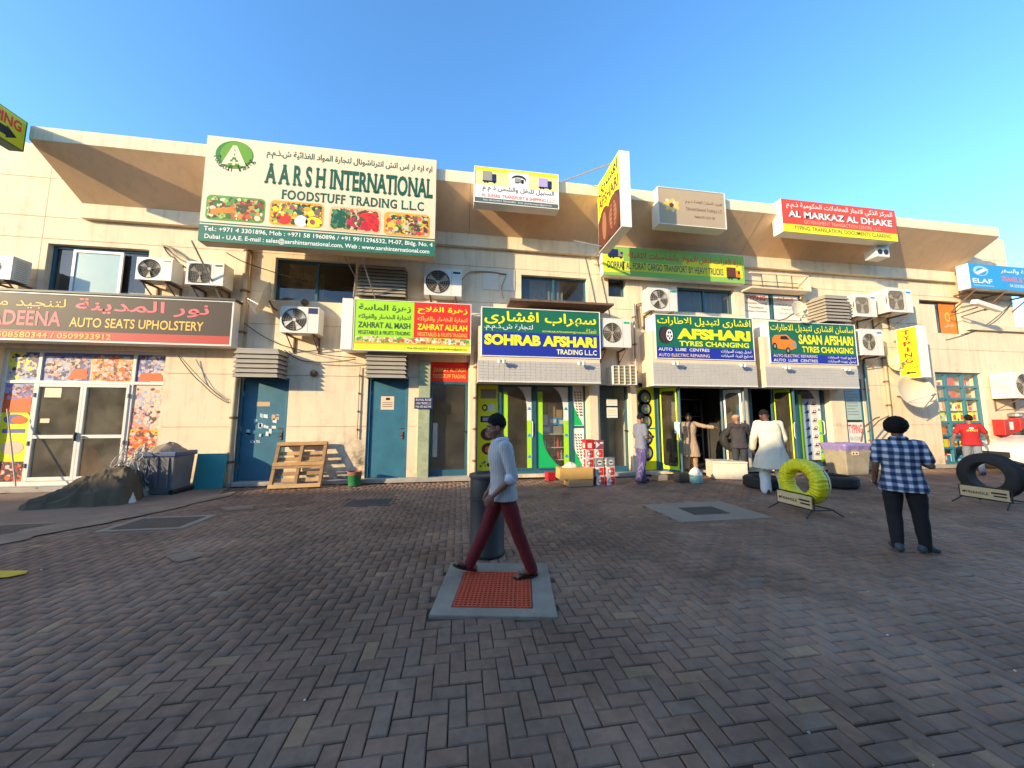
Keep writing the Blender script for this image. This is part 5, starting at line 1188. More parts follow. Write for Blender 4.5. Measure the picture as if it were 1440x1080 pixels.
# racks with tyres and cans inside the open tyre shop
for i, (x, yy) in enumerate(((5.75, 1.4), (6.55, 2.6), (8.0, 1.9))):
    r = thing('tyre_rack', ['metal rack of tyres just inside the open shop, left side', 'metal rack of tyres at the back of the open shop', 'metal rack of tyres at the right wall of the open shop'][i], 'rack', (x, yy, .1))
    b = MB()
    for sx_ in (-.45, .45):
        for sy_ in (-.2, .2): b.box(sx_ - .02, sx_ + .02, sy_ - .02, sy_ + .02, 0, 2.2)
    for z in (.3, .95, 1.6, 2.2): b.box(-.47, .47, -.22, .22, z - .02, z)
    b.build('rack_frame', steel_m, r)
tyre_m = mat('tyre_rubber', (.022, .021, .020), .75, .25, 6, .2, 80)
def torus_prof(R, w, r_in): return [(r_in, -w * .42), (r_in + .02, -w * .5), (R - .05, -w * .5), (R - .015, -w * .40), (R, -w * .30), (R, w * .30), (R - .015, w * .40), (R - .05, w * .5), (r_in + .02, w * .5), (r_in, w * .42), (r_in, -w * .42)]
def tyre_mesh(R, w, r_in, axis='y', n=36):
    b = MB(); b.lathe(torus_prof(R, w, r_in), axis=axis, n=n, capb=False, capt=False)
    for s in (-.18, 0, .18): b.lathe([(R + .001, w * s - .006), (R + .006, w * s), (R + .001, w * s + .006)], axis=axis, n=n, capb=False, capt=False)
    for k in range(n * 2):
        g_ = 2 * pi * k / (n * 2); c, s_ = cos(g_), sin(g_)
        for q in (-1, 1):
            x0, x1 = (R + .003) * c, (R + .003) * s_
            if axis == 'y':
                t = Vector((-s_, 0, c)) * .010; p = Vector((x0, q * w * .26, x1)); e1 = Vector((0, w * .06, 0)) + t * .6
                rr_ = Vector((c, 0, s_)) * .012
            else:
                t = Vector((-s_, c, 0)) * .010; p = Vector((x0, x1, q * w * .26)); e1 = Vector((0, 0, w * .06)) + t * .6; rr_ = Vector((c, s_, 0)) * .012
                if axis == 'x': t, p, e1, rr_ = [Vector((v.z, v.x, v.y)) for v in (t, p, e1, rr_)]
            b.add([p - e1 - t, p + e1 - t, p + e1 + t, p - e1 + t, p - e1 - t - rr_, p + e1 - t - rr_, p + e1 + t - rr_, p - e1 + t - rr_], [(0, 1, 2, 3), (0, 4, 5, 1), (2, 6, 7, 3), (1, 5, 6, 2), (3, 7, 4, 0)])
    return b
t0 = None
for i, (x, yy) in enumerate(((5.75, 1.4), (6.55, 2.6), (8.0, 1.9))):
    for z in (.302, .952, 1.602):
        for k in range(2):
            if t0 is None: t0 = tyre_mesh(.28, .2, .18, 'x', 24).build('tyre', tyre_m, smooth='auto'); o = t0
            else: o = t0.copy(); COL.objects.link(o)
            o.location = (x - .22 + .44 * k, yy, .1 + z + .28 - .0)
            tag(o, '%s tyre on the %s shelf of the %s rack in the open shop' % (['left', 'right'][k], {.302: 'lowest', .952: 'middle', 1.602: 'upper'}[z], ['left', 'back', 'right wall'][i]), 'tyre', 'tyres on the racks inside the open shop')
# ================================================================ GROUND
gm_ = bpy.data.materials.new('ground'); 
asph_m = mat('asphalt', (.055, .052, .050), .9, .2, .8, .4, 80, world_co=True)
joint_d = mat('joint_dirt', (.085, .058, .038), .95, .25, 3, world_co=True)
b = MB(); b.quad((-300, -300, -.027), (300, -300, -.027), (300, 300, -.027), (-300, 300, -.027)); struct(b.build('ground', joint_d, fixn=False))
b = MB()
for x0, x1, y0, y1 in ((-300, 300, -300, -11.6), (-300, -17, -11.6, 300), (40, 300, -11.6, 300)): b.quad((x0, y0, -.004), (x1, y0, -.004), (x1, y1, -.004), (x0, y1, -.004))
struct(b.build('road', asph_m, fixn=False))
# paver materials: one reads the object's own random number, one reads an attribute of the joined mesh
def paver_mat(name, attr):
    m = bpy.data.materials.new(name); m.use_nodes = True; t = m.node_tree; n = t.nodes; L = t.links; p = n['Principled BSDF']
    if attr: a = n.new('ShaderNodeAttribute'); a.attribute_name = 'tone'; rnd = a.outputs['Fac']
    else: a = n.new('ShaderNodeObjectInfo'); rnd = a.outputs['Random']
    cr = n.new('ShaderNodeValToRGB'); e = cr.color_ramp; e.interpolation = 'LINEAR'
    stops = [(0, (.240, .142, .090)), (.22, (.280, .158, .100)), (.45, (.268, .162, .108)), (.62, (.240, .150, .100)), (.78, (.290, .166, .105)), (.90, (.255, .168, .112)), (.965, (.31, .175, .102)), (.99, (.38, .235, .13)), (1, (.25, .20, .145))]
    while len(e.elements) < len(stops): e.elements.new(.5)
    for q, (x, c) in zip(e.elements, stops): q.position = x; q.color = (*c, 1)
    L.new(rnd, cr.inputs[0])
    geo = n.new('ShaderNodeNewGeometry')
    n1 = n.new('ShaderNodeTexNoise'); n1.inputs['Scale'].default_value = 14; n1.inputs['Detail'].default_value = 6; n1.inputs['Roughness'].default_value = .7; L.new(geo.outputs['Position'], n1.inputs['Vector'])
    n2 = n.new('ShaderNodeTexNoise'); n2.inputs['Scale'].default_value = .38; n2.inputs['Detail'].default_value = 6; n2.inputs['Roughness'].default_value = .62; L.new(geo.outputs['Position'], n2.inputs['Vector'])
    n3 = n.new('ShaderNodeTexNoise'); n3.inputs['Scale'].default_value = 1.7; n3.inputs['Detail'].default_value = 8; n3.inputs['Roughness'].default_value = .7; L.new(geo.outputs['Position'], n3.inputs['Vector'])
    def mr(i, a0, a1, b0, b1): q = n.new('ShaderNodeMapRange'); q.inputs[1].default_value = a0; q.inputs[2].default_value = a1; q.inputs[3].default_value = b0; q.inputs[4].default_value = b1; L.new(i, q.inputs[0]); return q.outputs[0]
    def mul(a, b_): q = n.new('ShaderNodeMath'); q.operation = 'MULTIPLY'; L.new(a, q.inputs[0]); L.new(b_, q.inputs[1]); return q.outputs[0]
    f = mul(mul(mr(n1.outputs[0], .3, .7, .82, 1.18), mr(n2.outputs[0], .36, .62, .62, 1.12)), mr(n3.outputs[0], .35, .68, 1.08, .78))
    n5 = n.new('ShaderNodeTexNoise'); n5.inputs['Scale'].default_value = 1.1; n5.inputs['Detail'].default_value = 4; n5.inputs['Distortion'].default_value = .8; L.new(geo.outputs['Position'], n5.inputs['Vector'])
    f2_ = mr(n5.outputs[0], .58, .72, 1, .66); f = mul(f, f2_)
    vm = n.new('ShaderNodeVectorMath'); vm.operation = 'SCALE'; L.new(cr.outputs[0], vm.inputs[0]); L.new(f, vm.inputs['Scale'])
    # grey dust film in patches
    mx = n.new('ShaderNodeMix'); mx.data_type = 'RGBA'; L.new(mr(n2.outputs[0], .55, .72, .0, .45), mx.inputs[0]); L.new(vm.outputs[0], mx.inputs[6]); mx.inputs[7].default_value = (.27, .215, .16, 1)
    L.new(mx.outputs[2], p.inputs['Base Color'])
    L.new(mr(n3.outputs[0], .3, .7, .62, .85), p.inputs['Roughness']); p.inputs['Specular IOR Level'].default_value = .35
    bp = n.new('ShaderNodeBump'); bp.inputs['Strength'].default_value = .5; bp.inputs['Distance'].default_value = .004; n4 = n.new('ShaderNodeTexNoise'); n4.inputs['Scale'].default_value = 90; n4.inputs['Detail'].default_value = 4; L.new(geo.outputs['Position'], n4.inputs['Vector']); L.new(n4.outputs[0], bp.inputs['Height']); L.new(bp.outputs[0], p.inputs['Normal'])
    return m
pav_o = paver_mat('paver_brick', False); pav_s = paver_mat('paver_brick_mass', True)
# herringbone of 20 x 10 cm bricks over the whole forecourt
U_ = .101; PX0, PX1, PY0, PY1 = -17.0, 40.0, -11.6, -.17
SLAB = [Vector((-.22, -6.38)), Vector((.82, -6.57)), Vector((1.0, -5.52)), Vector((-.06, -5.33))]   # slab of the orange grate
def inquad(x, y, q):
    s = 0
    for i in range(len(q)):
        a, c = q[i], q[(i + 1) % len(q)]
        if (c.x - a.x) * (y - a.y) - (c.y - a.y) * (x - a.x) < 0: return False
    return True
def qd(c, w, d, rz):
    out = []
    for sx_, sy_ in ((-1, -1), (1, -1), (1, 1), (-1, 1)):
        x, y = sx_ * w / 2, sy_ * d / 2; out.append(Vector((c[0] + x * cos(rz) - y * sin(rz), c[1] + x * sin(rz) + y * cos(rz))))
    return out
gS2 = [Vector(G(*p)[:2]) for p in ((955, 734), (1080, 729), (1008, 705), (908, 707))]
gS2 = qd((G(990, 718).x, G(990, 718).y), 1.65, 1.15, 0)
gS3 = qd((G(225, 735).x, G(225, 735).y), 1.15, .75, 0); gS4 = qd((G(15, 745).x, G(15, 745).y), 1.0, .7, 0); gS5 = qd((G(520, 706).x, G(520, 706).y), .9, .55, 0)
BLK = [SLAB, gS2, gS3, gS4, gS5]
rp = random.Random(2); bricks = []
nx = int((PX1 - PX0) / U_) + 4; ny = int((PY1 - PY0) / U_) + 4
# herringbone: cell (i,j); class (i - j) mod 4: 0 = left half of a horizontal brick, 2 = lower half of a vertical brick
for j in range(-2, ny):
    for i in range(-2, nx):
        k = (i - j) % 4
        if k == 0: cx, cy, rz = PX0 + (i + 1) * U_, PY0 + (j + .5) * U_, 0
        elif k == 3: cx, cy, rz = PX0 + (i + .5) * U_, PY0 + (j + 1) * U_ - U_ * 0, 1
        else: continue
        # vertical brick at cell (i,j) covers (i,j) and (i,j+1)
        if not (PX0 < cx < PX1 and PY0 < cy < PY1): continue
        if any(inquad(cx, cy, q) for q in BLK): continue
        bricks.append((cx, cy, rz))
def visible(cx, cy):
    d = Vector((cx, cy, 0)) - _O; z = d.dot(_F)
    if z < .3: return None
    px = 720 + CF * d.dot(_R) / z; py = 540 - CF * d.dot(_U) / z
    return (px, py) if -30 < px < 1470 and py < 1110 else None
near = []; rest = []
for br in bricks:
    v = visible(br[0], br[1]); (near if v else rest).append(br)
near.sort(key=lambda q: (Vector((q[0], q[1], 0)) - _O).length)
rest += near[300:]; near = near[:300]
def paver_verts(L_, B_, h=.035, bv=.006):
    x, y = L_ / 2, B_ / 2
    return [(-x, -y, -h), (x, -y, -h), (x, y, -h), (-x, y, -h), (-x, -y, -bv), (x, -y, -bv), (x, y, -bv), (-x, y, -bv), (-x + bv, -y + bv, 0), (x - bv, -y + bv, 0), (x - bv, y - bv, 0), (-x + bv, y - bv, 0)]
PF = [(0, 1, 5, 4), (1, 2, 6, 5), (2, 3, 7, 6), (3, 0, 4, 7), (4, 5, 9, 8), (5, 6, 10, 9), (6, 7, 11, 10), (7, 4, 8, 11), (8, 9, 10, 11)]
BL, BB = .195, .095
PLZ = bpy.data.objects.new('forecourt', None); COL.objects.link(PLZ); PLZ['kind'] = 'structure'
b = MB(); b.add(paver_verts(BL, BB), PF); me = None
def sink(x, y):
    return -.010 + .010 * noise.noise(Vector((x * .55, y * .55, 3))) + .004 * noise.noise(Vector((x * 2.2, y * 2.2, 9)))
for cx, cy, rz in near:
    if me is None: o = b.build('paver', pav_o, PLZ, fixn=False); me = o.data
    else: o = bpy.data.objects.new('paver', me); COL.objects.link(o); o.parent = PLZ
    o.location = (cx + rp.uniform(-.0015, .0015), cy + rp.uniform(-.0015, .0015), sink(cx, cy) + rp.uniform(-.003, .003) - (.004 if rp.random() < .05 else 0)); o.rotation_euler = (rp.gauss(0, .011), rp.gauss(0, .011), rz * pi / 2 + rp.gauss(0, .008))
N = len(rest); PV = np.array(paver_verts(BL, BB)); nb = np.random.RandomState(4)
c = np.array([(x, y) for x, y, _ in rest]); rzv = np.array([q[2] for q in rest]) * (pi / 2) + nb.normal(0, .008, N)
zz = np.array([sink(x, y) for x, y in c]) + nb.uniform(-.003, .003, N)
zz -= .004 * (nb.rand(N) < .05); tx, ty = nb.normal(0, .010, N), nb.normal(0, .010, N)
X = PV[None, :, 0] * np.cos(rzv)[:, None] - PV[None, :, 1] * np.sin(rzv)[:, None]; Y = PV[None, :, 0] * np.sin(rzv)[:, None] + PV[None, :, 1] * np.cos(rzv)[:, None]
Zv = PV[None, :, 2] + X * tx[:, None] + Y * ty[:, None] + zz[:, None]
V = np.stack([X + c[:, 0][:, None], Y + c[:, 1][:, None], Zv], -1).reshape(-1, 3)
Fa = (np.array(PF)[None] + (np.arange(N) * 12)[:, None, None]).reshape(-1, 4)
me = bpy.data.meshes.new('pavers'); me.vertices.add(len(V)); me.vertices.foreach_set('co', V.astype('f').ravel()); me.loops.add(Fa.size); me.loops.foreach_set('vertex_index', Fa.ravel().astype('i')); me.polygons.add(len(Fa)); me.polygons.foreach_set('loop_start', (np.arange(len(Fa)) * 4).astype('i')); me.polygons.foreach_set('loop_total', np.full(len(Fa), 4, 'i')); me.update(calc_edges=True)
at = me.attributes.new('tone', 'FLOAT', 'FACE'); at.data.foreach_set('value', np.repeat(nb.rand(N), len(PF)).astype('f'))
me.materials.append(pav_s); o = bpy.data.objects.new('pavers', me); COL.objects.link(o); o.parent = PLZ; o['kind'] = 'stuff'

# concrete slab with the orange fibreglass grate
slab_m = mat('slab_concrete', (.27, .225, .165), .9, .24, 2.5, .5, 60, dirt=.55)
def slabbox(name, q, z0, z1, m, par=None, bev=.01, hole=None):
    b = MB()
    if hole is None: b.add([(p.x, p.y, z0) for p in q] + [(p.x, p.y, z1) for p in q], [(3, 2, 1, 0), (4, 5, 6, 7), (0, 1, 5, 4), (1, 2, 6, 5), (2, 3, 7, 6), (3, 0, 4, 7)])
    else:
        b.add([(p.x, p.y, z0) for p in q] + [(p.x, p.y, z1) for p in q] + [(p.x, p.y, z1) for p in hole] + [(p.x, p.y, z0) for p in hole],
              [(0, 1, 5, 4), (1, 2, 6, 5), (2, 3, 7, 6), (3, 0, 4, 7)] + [(4 + i, 4 + (i + 1) % 4, 8 + (i + 1) % 4, 8 + i) for i in range(4)] + [(8 + i, 8 + (i + 1) % 4, 12 + (i + 1) % 4, 12 + i) for i in range(4)])
    return b.build(name, m, par, bev=bev)
c0 = sum(SLAB, Vector((0, 0))) / 4
r = thing('drain_cover', 'orange grid drain cover set in a light concrete slab at the walking man\'s feet', 'drain cover', (c0.x, c0.y, 0))
rzs = atan2(SLAB[1].y - SLAB[0].y, SLAB[1].x - SLAB[0].x); gw = .345
hole = qd((c0.x - .02, c0.y - .06), gw * 2, gw * 2, rzs)
for o in (slabbox('slab', SLAB, -.04, .004, slab_m, r, hole=hole), slabbox('pit_floor', hole, -.06, -.04, joint_d, r, 0)): o.location = -Vector(r.location)
org = mat('orange_fibreglass', (.55, .08, .035), .6, .22, 6, .3, 80, dirt=.35)
hc = sum(hole, Vector((0, 0))) / 4; gx = Vector((cos(rzs), sin(rzs), 0)); gy = Vector((-sin(rzs), cos(rzs), 0)); n_ = 17
def bar(nm, cpos, along, across, Lh, wh, z0, z1, m, par):
    b = MB(); vs = []
    for z in (z0, z1):
        for s, t in ((-1, -1), (1, -1), (1, 1), (-1, 1)): v = along * (s * Lh) + across * (t * wh); vs.append((v.x, v.y, z))
    b.add(vs, [(3, 2, 1, 0), (4, 5, 6, 7), (0, 1, 5, 4), (1, 2, 6, 5), (2, 3, 7, 6), (3, 0, 4, 7)]); o = b.build(nm, m, par); o.location = cpos; return o
for k in range(n_ + 1):
    t = -gw + .012 + (2 * gw - .024) * k / n_
    for al, ac in ((gx, gy), (gy, gx)):
        z1 = .010 if al is gx else .0085
        p = Vector((hc.x, hc.y, 0)) + ac * t - Vector(r.location); bar('grid_bar', p, al, ac, gw - .006, .0075, -.018, z1, org, r)
b = MB(); e1 = gx * (gw - .005); e2 = gy * (gw - .005); h3 = Vector((hc.x, hc.y, 0)) - Vector(r.location)
b.quad(h3 - e1 - e2 - Vector((0, 0, .010)), h3 + e1 - e2 - Vector((0, 0, .010)), h3 + e1 + e2 - Vector((0, 0, .010)), h3 - e1 + e2 - Vector((0, 0, .010))); b.build('grate_plate', mat('orange_dark', (.36, .05, .015), .7, .2, 8), r, fixn=False)
# other covers
def cover(label, q, inner, m1, m2, cat='manhole cover', grid=8):
    c = sum(q, Vector((0, 0))) / 4; r = thing('manhole_cover', label, cat, (c.x, c.y, 0)); h = [c + (p - c) * inner for p in q]
    for o in (slabbox('slab', q, -.03, .004, m1, r, hole=h), slabbox('cover_plate', [c + (p - c) * (inner - .02) for p in q], -.03, -.002, m2, r)): o.location = -Vector(r.location)
    b = MB(); w = (h[1] - h[0]).length * .46; d = (h[2] - h[1]).length * .46
    for k in range(grid + 1):
        t = -1 + 2 * k / grid; b.box(-w, w, t * d - .008, t * d + .008, -.002, .003); b.box(t * w - .008, t * w + .008, -d, d, -.002, .0025)
    b.build('tread_ribs', m2, r); return r
cover('grey concrete slab with a dark square manhole lid in the middle of the forecourt', gS2, .42, mat('slab_light', (.26, .21, .155), .9, .12, 2, .3, 50, dirt=.3), mat('iron_lid', (.07, .065, .06), .6, .2, 8))
cover('beige framed grid manhole cover left of the pallet and nearest the canvas heap', gS3, .80, mat('frame_beige', (.27, .22, .16), .9, .15, 3, dirt=.3), mat('iron_brown', (.12, .095, .07), .7, .2, 8), grid=12)
cover('beige framed manhole cover at the left edge of the picture', gS4, .80, mat('frame_beige', (0, 0, 0)), mat('iron_brown', (0, 0, 0)), grid=10)
cover('weathered manhole cover in front of the green bucket', gS5, .86, mat('iron_brown', (0, 0, 0)), mat('iron_lid', (0, 0, 0)), grid=10)
# cement apron and cement smears (thin sheets over the pavers)
def sheet(name, pxs, z, m, kind='structure', rag=.06, n=6, seed=1):
    P = [G(*p) for p in pxs]; pts = []
    for i in range(len(P)):
        a, c = P[i], P[(i + 1) % len(P)]
        for k in range(n):
            p = a.lerp(c, k / n); q = noise.noise(Vector((p.x * 3, p.y * 3, seed))) * rag; pts.append((p.x + q, p.y + q * .7, z))
    b = MB(); b.poly(pts); o = b.build(name, m, fixn=False); me = o.data; bm = bmesh.new(); bm.from_mesh(me); bmesh.ops.triangulate(bm, faces=bm.faces); bm.normal_update()
    if bm.faces and sum(f.normal.z for f in bm.faces) < 0: bmesh.ops.reverse_faces(bm, faces=bm.faces)
    bm.to_mesh(me); bm.free(); o['kind'] = kind; return o
apr_m = mat('apron_cement', (.225, .150, .098), .92, .2, 1.4, .35, 60, dirt=.3, world_co=True); cem_m = mat('cement_smear', (.245, .168, .112), .92, .25, 3, .3, 70, dirt=.5, world_co=True)
sheet('apron', [(-120, 705), (60, 690), (322, 686), (300, 700), (232, 715), (120, 734), (-120, 756)], .003, apr_m)
sheet('cement_strip', [(-120, 772), (0, 752), (120, 727), (240, 709), (300, 697), (335, 689), (330, 695), (262, 712), (150, 735), (60, 752), (-120, 790)], .0055, cem_m, rag=.22, n=14)
sheet('cement_patch', [(305, 714), (352, 710), (358, 715), (318, 719)], .002, cem_m, rag=.12, seed=3); sheet('cement_patch', [(230, 782), (262, 776), (290, 781), (255, 790), (232, 789)], .002, cem_m, rag=.12, seed=6)
# painted yellow marking, left edge
o = sheet('painted_marking', [(-60, 803), (38, 803), (36, 807), (12, 812), (-60, 818)], .005, mat('yellow_road_paint', (.62, .40, .02), .7, .15, 6), rag=.02)
# litter: pebbles and scraps
lm = [mat('pebble', (.30, .28, .25), .9, .2, 10), mat('scrap_white', (.62, .60, .56), .8, .05, 4)]
rl = random.Random(9); b = MB()
for k in range(260):
    x, y = rl.uniform(-9, 12), rl.uniform(-8.6, -.3); s = rl.uniform(.004, .012); b.cur = 0 if rl.random() < .85 else 1
    b.ellip((x, y, s * .3), (s, s * .8, s * .6), 4, 6)
o = b.build('litter', lm); o['kind'] = 'stuff'

# ================================================================ BUILDING OPPOSITE (behind the viewer; its shade covers the forecourt)
opp = thing('opposite_building', 'long two-storey shop building across the forecourt, behind the viewer', 'building', (-10, -18, 0))
OW = mat('opposite_wall', (.55, .44, .32), .85, .08, .8, world_co=True)
HO = 9.0
b = MB(); b.box(-60, 50, -28 + 18 - 0, 0 - .0, 0, HO); b.v = [(x, y, z) for x, y, z in b.v]; b.build('wall', OW, opp)
ow = MB(); ow.box(-.9, .9, .01, .06, 0, 1.2); w0 = None
for i in range(26):
    x = -56 + i * 4.0
    for z in (5.4,):
        if w0 is None: w0 = ow.build('window', mat('opp_window', (.05, .07, .08), .1, 0), opp); o = w0
        else: o = bpy.data.objects.new('window', w0.data); COL.objects.link(o); o.parent = opp
        o.location = (x, 0, z)
    b = MB(); b.box(x - 1.5, x + 1.5, .01, .05, .1, 2.7); b.build('shopfront', mat('opp_front', (.08, .10, .11), .2, .1, 1), opp)
    if i % 2 == 0: b = MB(); b.box(x - 1.7, x + 1.7, .01, .5, 3.0, 3.9); b.build('shop_sign', [mat('opp_sign%d' % (i % 3), [(.5, .1, .05), (.05, .2, .35), (.5, .45, .1)][i % 3], .5)][0], opp)
b = MB(); b.box(-60.2, 50.2, -10.2, .9, HO - .8, HO - .0); b.build('parapet', OW, opp)
# ================================================================ THINGS ON THE FORECOURT
# litter bin behind the walking man
r = thing('litter_bin', 'tall dark grey cylindrical litter bin just behind the walking man', 'litter bin', (.36, -5.12, 0))
bin_m = mat('bin_grey', (.026, .026, .027), .55, .15, 5, .12, 120, dirt=.12)
b = MB(); b.lathe([(.205, 0), (.215, .01), (.215, .04), (.208, .05), (.208, .74), (.215, .745), (.215, .775), (.209, .78), (.209, 1.03), (.20, 1.055), (.19, 1.06)], n=40); b.build('body', bin_m, r, smooth='auto')
b = MB(); b.lathe([(.222, 1.045), (.226, 1.055), (.222, 1.085), (.17, 1.10), (.155, 1.095), (.15, 1.065)], n=40); b.build('rim', mat('bin_rim', (.06, .058, .055), .5, .1), r, smooth='auto')
b = MB(); n = 10
for k in range(n):
    g0, g1 = -1.0 + .75 * k / n, -1.0 + .75 * (k + 1) / n; R_ = .2125
    b.quad((R_ * cos(g0), R_ * sin(g0), .84), (R_ * cos(g1), R_ * sin(g1), .84), (R_ * cos(g1), R_ * sin(g1), 1.0), (R_ * cos(g0), R_ * sin(g0), 1.0))
b.build('slot', mat('slot_black', (.006, .006, .006), .9, 0), r)
b = MB(); b.lathe([(.218, .02), (.218, .035)], n=32, capb=False, capt=False); b.build('foot_ring', black_m, r)
r.scale = (1, 1, .86)

# wooden pallet leaning on the wall by the stickered door
def pallet():
    r = thing('pallet', 'wooden pallet leaning against the wall between the two blue doors', 'pallet', (-3.74, -.52, 0)); wm = [mat('pallet_wood%d' % k, c, .85, .22, 5, .3, 60, streak=.2) for k, c in enumerate([(.42, .24, .10), (.50, .30, .13), (.34, .20, .09), (.46, .25, .09)])]
    W_, H_ = 1.12, 1.10; rr = random.Random(4); hold = []
    def pl(nm, x0, x1, y0, y1, z0, z1, m):
        b = MB(); b.box(x0, x1, y0, y1, z0, z1); o = b.build(nm, m, r, bev=.003); return o
    for x in (-W_ / 2, -.035, W_ / 2 - .07): pl('stringer', x, x + .07, -.045, .045, 0, H_, wm[2])
    zs = [0, .22, .37, .52, .70, .85, 1.0]
    for i, z in enumerate([.0, .16, .31, .50, .66, .80, 1.01]): pl('slat', -W_ / 2 + rr.uniform(-.01, .01), W_ / 2 + rr.uniform(-.01, .01), .046, .064, z, z + .088, wm[i % 4])
    for i, z in enumerate([.0, .455, .515, 1.01]): pl('slat', -W_ / 2, W_ / 2, -.064, -.046, z, z + (.09 if i != 1 else .05), wm[(i + 1) % 4])
    r.rotation_euler = (-.36, -.015, .02); return r
pallet()
# green paint bucket
r = thing('bucket', 'small green bucket with a rusty rim, standing left of the plain blue door', 'bucket', (-2.48, -.36, 0))
b = MB(); b.lathe([(.125, 0), (.135, .005), (.155, .24), (.16, .25)], n=24, capt=False); b.build('body', mat('bucket_green', (.015, .16, .045), .5, .2, 8, dirt=.3), r, smooth='auto')
b = MB(); b.lathe([(.158, .25), (.166, .255), (.164, .33), (.155, .34), (.15, .30), (.001, .29)], n=24, capb=False, capt=False); b.build('rim', mat('bucket_rust', (.25, .09, .05), .8, .3, 12), r, smooth='auto')
# black stain and heap of soot beside bucket is part of the wall; teal board
r = MB(); r.box(-.31, .31, -.012, .012, 0, .80); o = r.build('teal_board', mat('teal_board', (.03, .26, .26), .5, .08, 2, dirt=.15), bev=.003, loc=(-5.70, -.30, 0)); o.rotation_euler = (-.14, 0, .03); tag(o, 'teal flat board leaning against the wall by the drain pipe', 'board')
# grey waste container with blue lid and junk
r = thing('waste_container', 'grey waste container with a blue rim, loaded with junk, left of the teal board', 'waste container', (-6.30, -.62, 0))
gm2 = mat('container_grey', (.15, .145, .15), .6, .2, 3, .15, 40, dirt=.3)
b = MB(); b.add([(-.29, -.25, 0), (.29, -.25, 0), (.29, .25, 0), (-.29, .25, 0), (-.325, -.29, .82), (.325, -.29, .82), (.325, .29, .82), (-.325, .29, .82)], [(3, 2, 1, 0), (4, 5, 6, 7), (0, 1, 5, 4), (1, 2, 6, 5), (2, 3, 7, 6), (3, 0, 4, 7)]); b.build('body', gm2, r, bev=.03)
b = MB(); b.box(-.35, .35, -.325, .32, .80, .90); b.build('rim', mat('container_blue', (.05, .08, .18), .5, .1, 4), r, bev=.02)
b = MB(); [b.box(x - .012, x + .012, -.305, -.28, .15, .78) for x in (-.2, 0, .2)]; b.build('rib', gm2, r)
b = MB(); b.tube([(.30, -.3, .06), (.30, .3, .06)], .05, 10); b.build('wheel', black_m, r)
clothheap('junk_heap', 'brown sacking thrown over the top of the grey waste container', -6.33, -.62, .88, .36, .30, .20, mat('sack_brown', (.30, .23, .16), .95, .25, 8, .5, 30), 21, 'sacking')
clothheap('junk_heap', 'tangled pale plastic strips hanging left of the waste container', -6.72, -.75, .10, .32, .34, .92, mat('plastic_pale', (.42, .34, .26), .6, .3, 9, .8, 25), 27, 'plastic', folds=14, n=44)
b = MB(); rr = random.Random(8)
for k in range(38):
    x, y, z = rr.uniform(-.3, .3), rr.uniform(-.25, .05), rr.uniform(.5, 1.0); P_ = [(x, y, z)]
    for q in range(5): x += rr.uniform(-.07, .07); y += rr.uniform(-.08, .03); z -= rr.uniform(.02, .12); P_.append((x, y, max(.02, z)))
    b.tube(P_, .006, 4)
o = b.build('plastic_strips', mat('strips', (.42, .36, .29), .5, .1), loc=(-6.75, -.85, .1)); o['kind'] = 'stuff'
# olive canvas heap, long and low, made as a folded surface
def canvas():
    A_, B_ = G(24, 717), Vector((-6.35, -1.15, 0)); n, m = 140, 56; vs = []
    ax = (B_ - A_); Lc = ax.length; ax.normalize(); ay = Vector((-ax.y, ax.x, 0))
    for i in range(n + 1):
        t = i / n; hw = .16 + .62 * (t ** 1.25) * (1 - .25 * max(0, t - .8) / .2); H_ = .07 + .13 * min(1, t / .35) + .38 * (lambda u: u * u * (3 - 2 * u))(min(1, max(0, (t - .22) / .50)))
        if t > .80: q = (t - .80) / .20; H_ *= sqrt(max(0, 1 - q * q)); hw *= sqrt(max(.0, 1 - q * q * .9))
        if t < .08: hw *= sqrt(t / .08); H_ *= t / .08
        for k in range(m + 1):
            s = -1 + 2 * k / m; p = A_ + ax * (t * Lc) + ay * (s * hw * (1 + .18 * noise.noise(Vector((t * 7, s * .7, 4)))))
            z = H_ * (1 - abs(s) ** 2.4) ** .8
            f1 = noise.noise(Vector((t * 2.6 + s * .8, s * 3.4 - t * 1.6, 1.0))); f2 = noise.noise(Vector((t * 5 - s * 1.5, s * 8 + t * 5, 2.0)))
            fold = (1 - abs(f1)) ** 4 * .15 + (1 - abs(f2)) ** 3 * .055 + .025 * (.5 - abs(noise.noise(Vector((t * 22 + s * 3, s * 14, 6)))))
            z = max(.004, z * .80 + fold * 1.25 * min(1, 3 * (1 - abs(s))) * (1 if .02 < t < .97 else .3) * (.35 + .65 * min(1, t * 2)) - .03 + .01 * f2)
            if abs(s) > .985: z = .004
            vs.append((p.x, p.y, z))
    b = MB(); b.add(vs, [(i * (m + 1) + k, (i + 1) * (m + 1) + k, (i + 1) * (m + 1) + k + 1, i * (m + 1) + k + 1) for i in range(n) for k in range(m)])
    o = b.build('canvas_heap', mat('canvas_olive', (.105, .080, .048), .92, .22, 2.2, .45, 45, dirt=.25, world_co=True), smooth=True)
    tag(o, 'long olive green canvas sheet lying heaped in folds before the upholstery shop', 'canvas')
    b = MB(); q = [(G(60, 704).x, -2.0), (G(120, 700).x, -1.7), (-6.9, -1.75)]
    b.tube([(x, y, .35 + .02 * i) for i, (x, y) in enumerate(q)], .012, 5)
    return o
canvas()
clothheap('white_rag', 'white rag poking out from under the olive canvas', G(178, 706).x, G(178, 706).y - .05, 0, .20, .12, .24, mat('rag_white', (.55, .55, .56), .9, .08, 6), 31, 'rag')
clothheap('junk_heap', 'brown cardboard and cloth pile between the canvas and the glass doors', -7.0, -.75, 0, .55, .40, .62, mat('sack_brown', (0, 0, 0)), 37, 'junk pile')
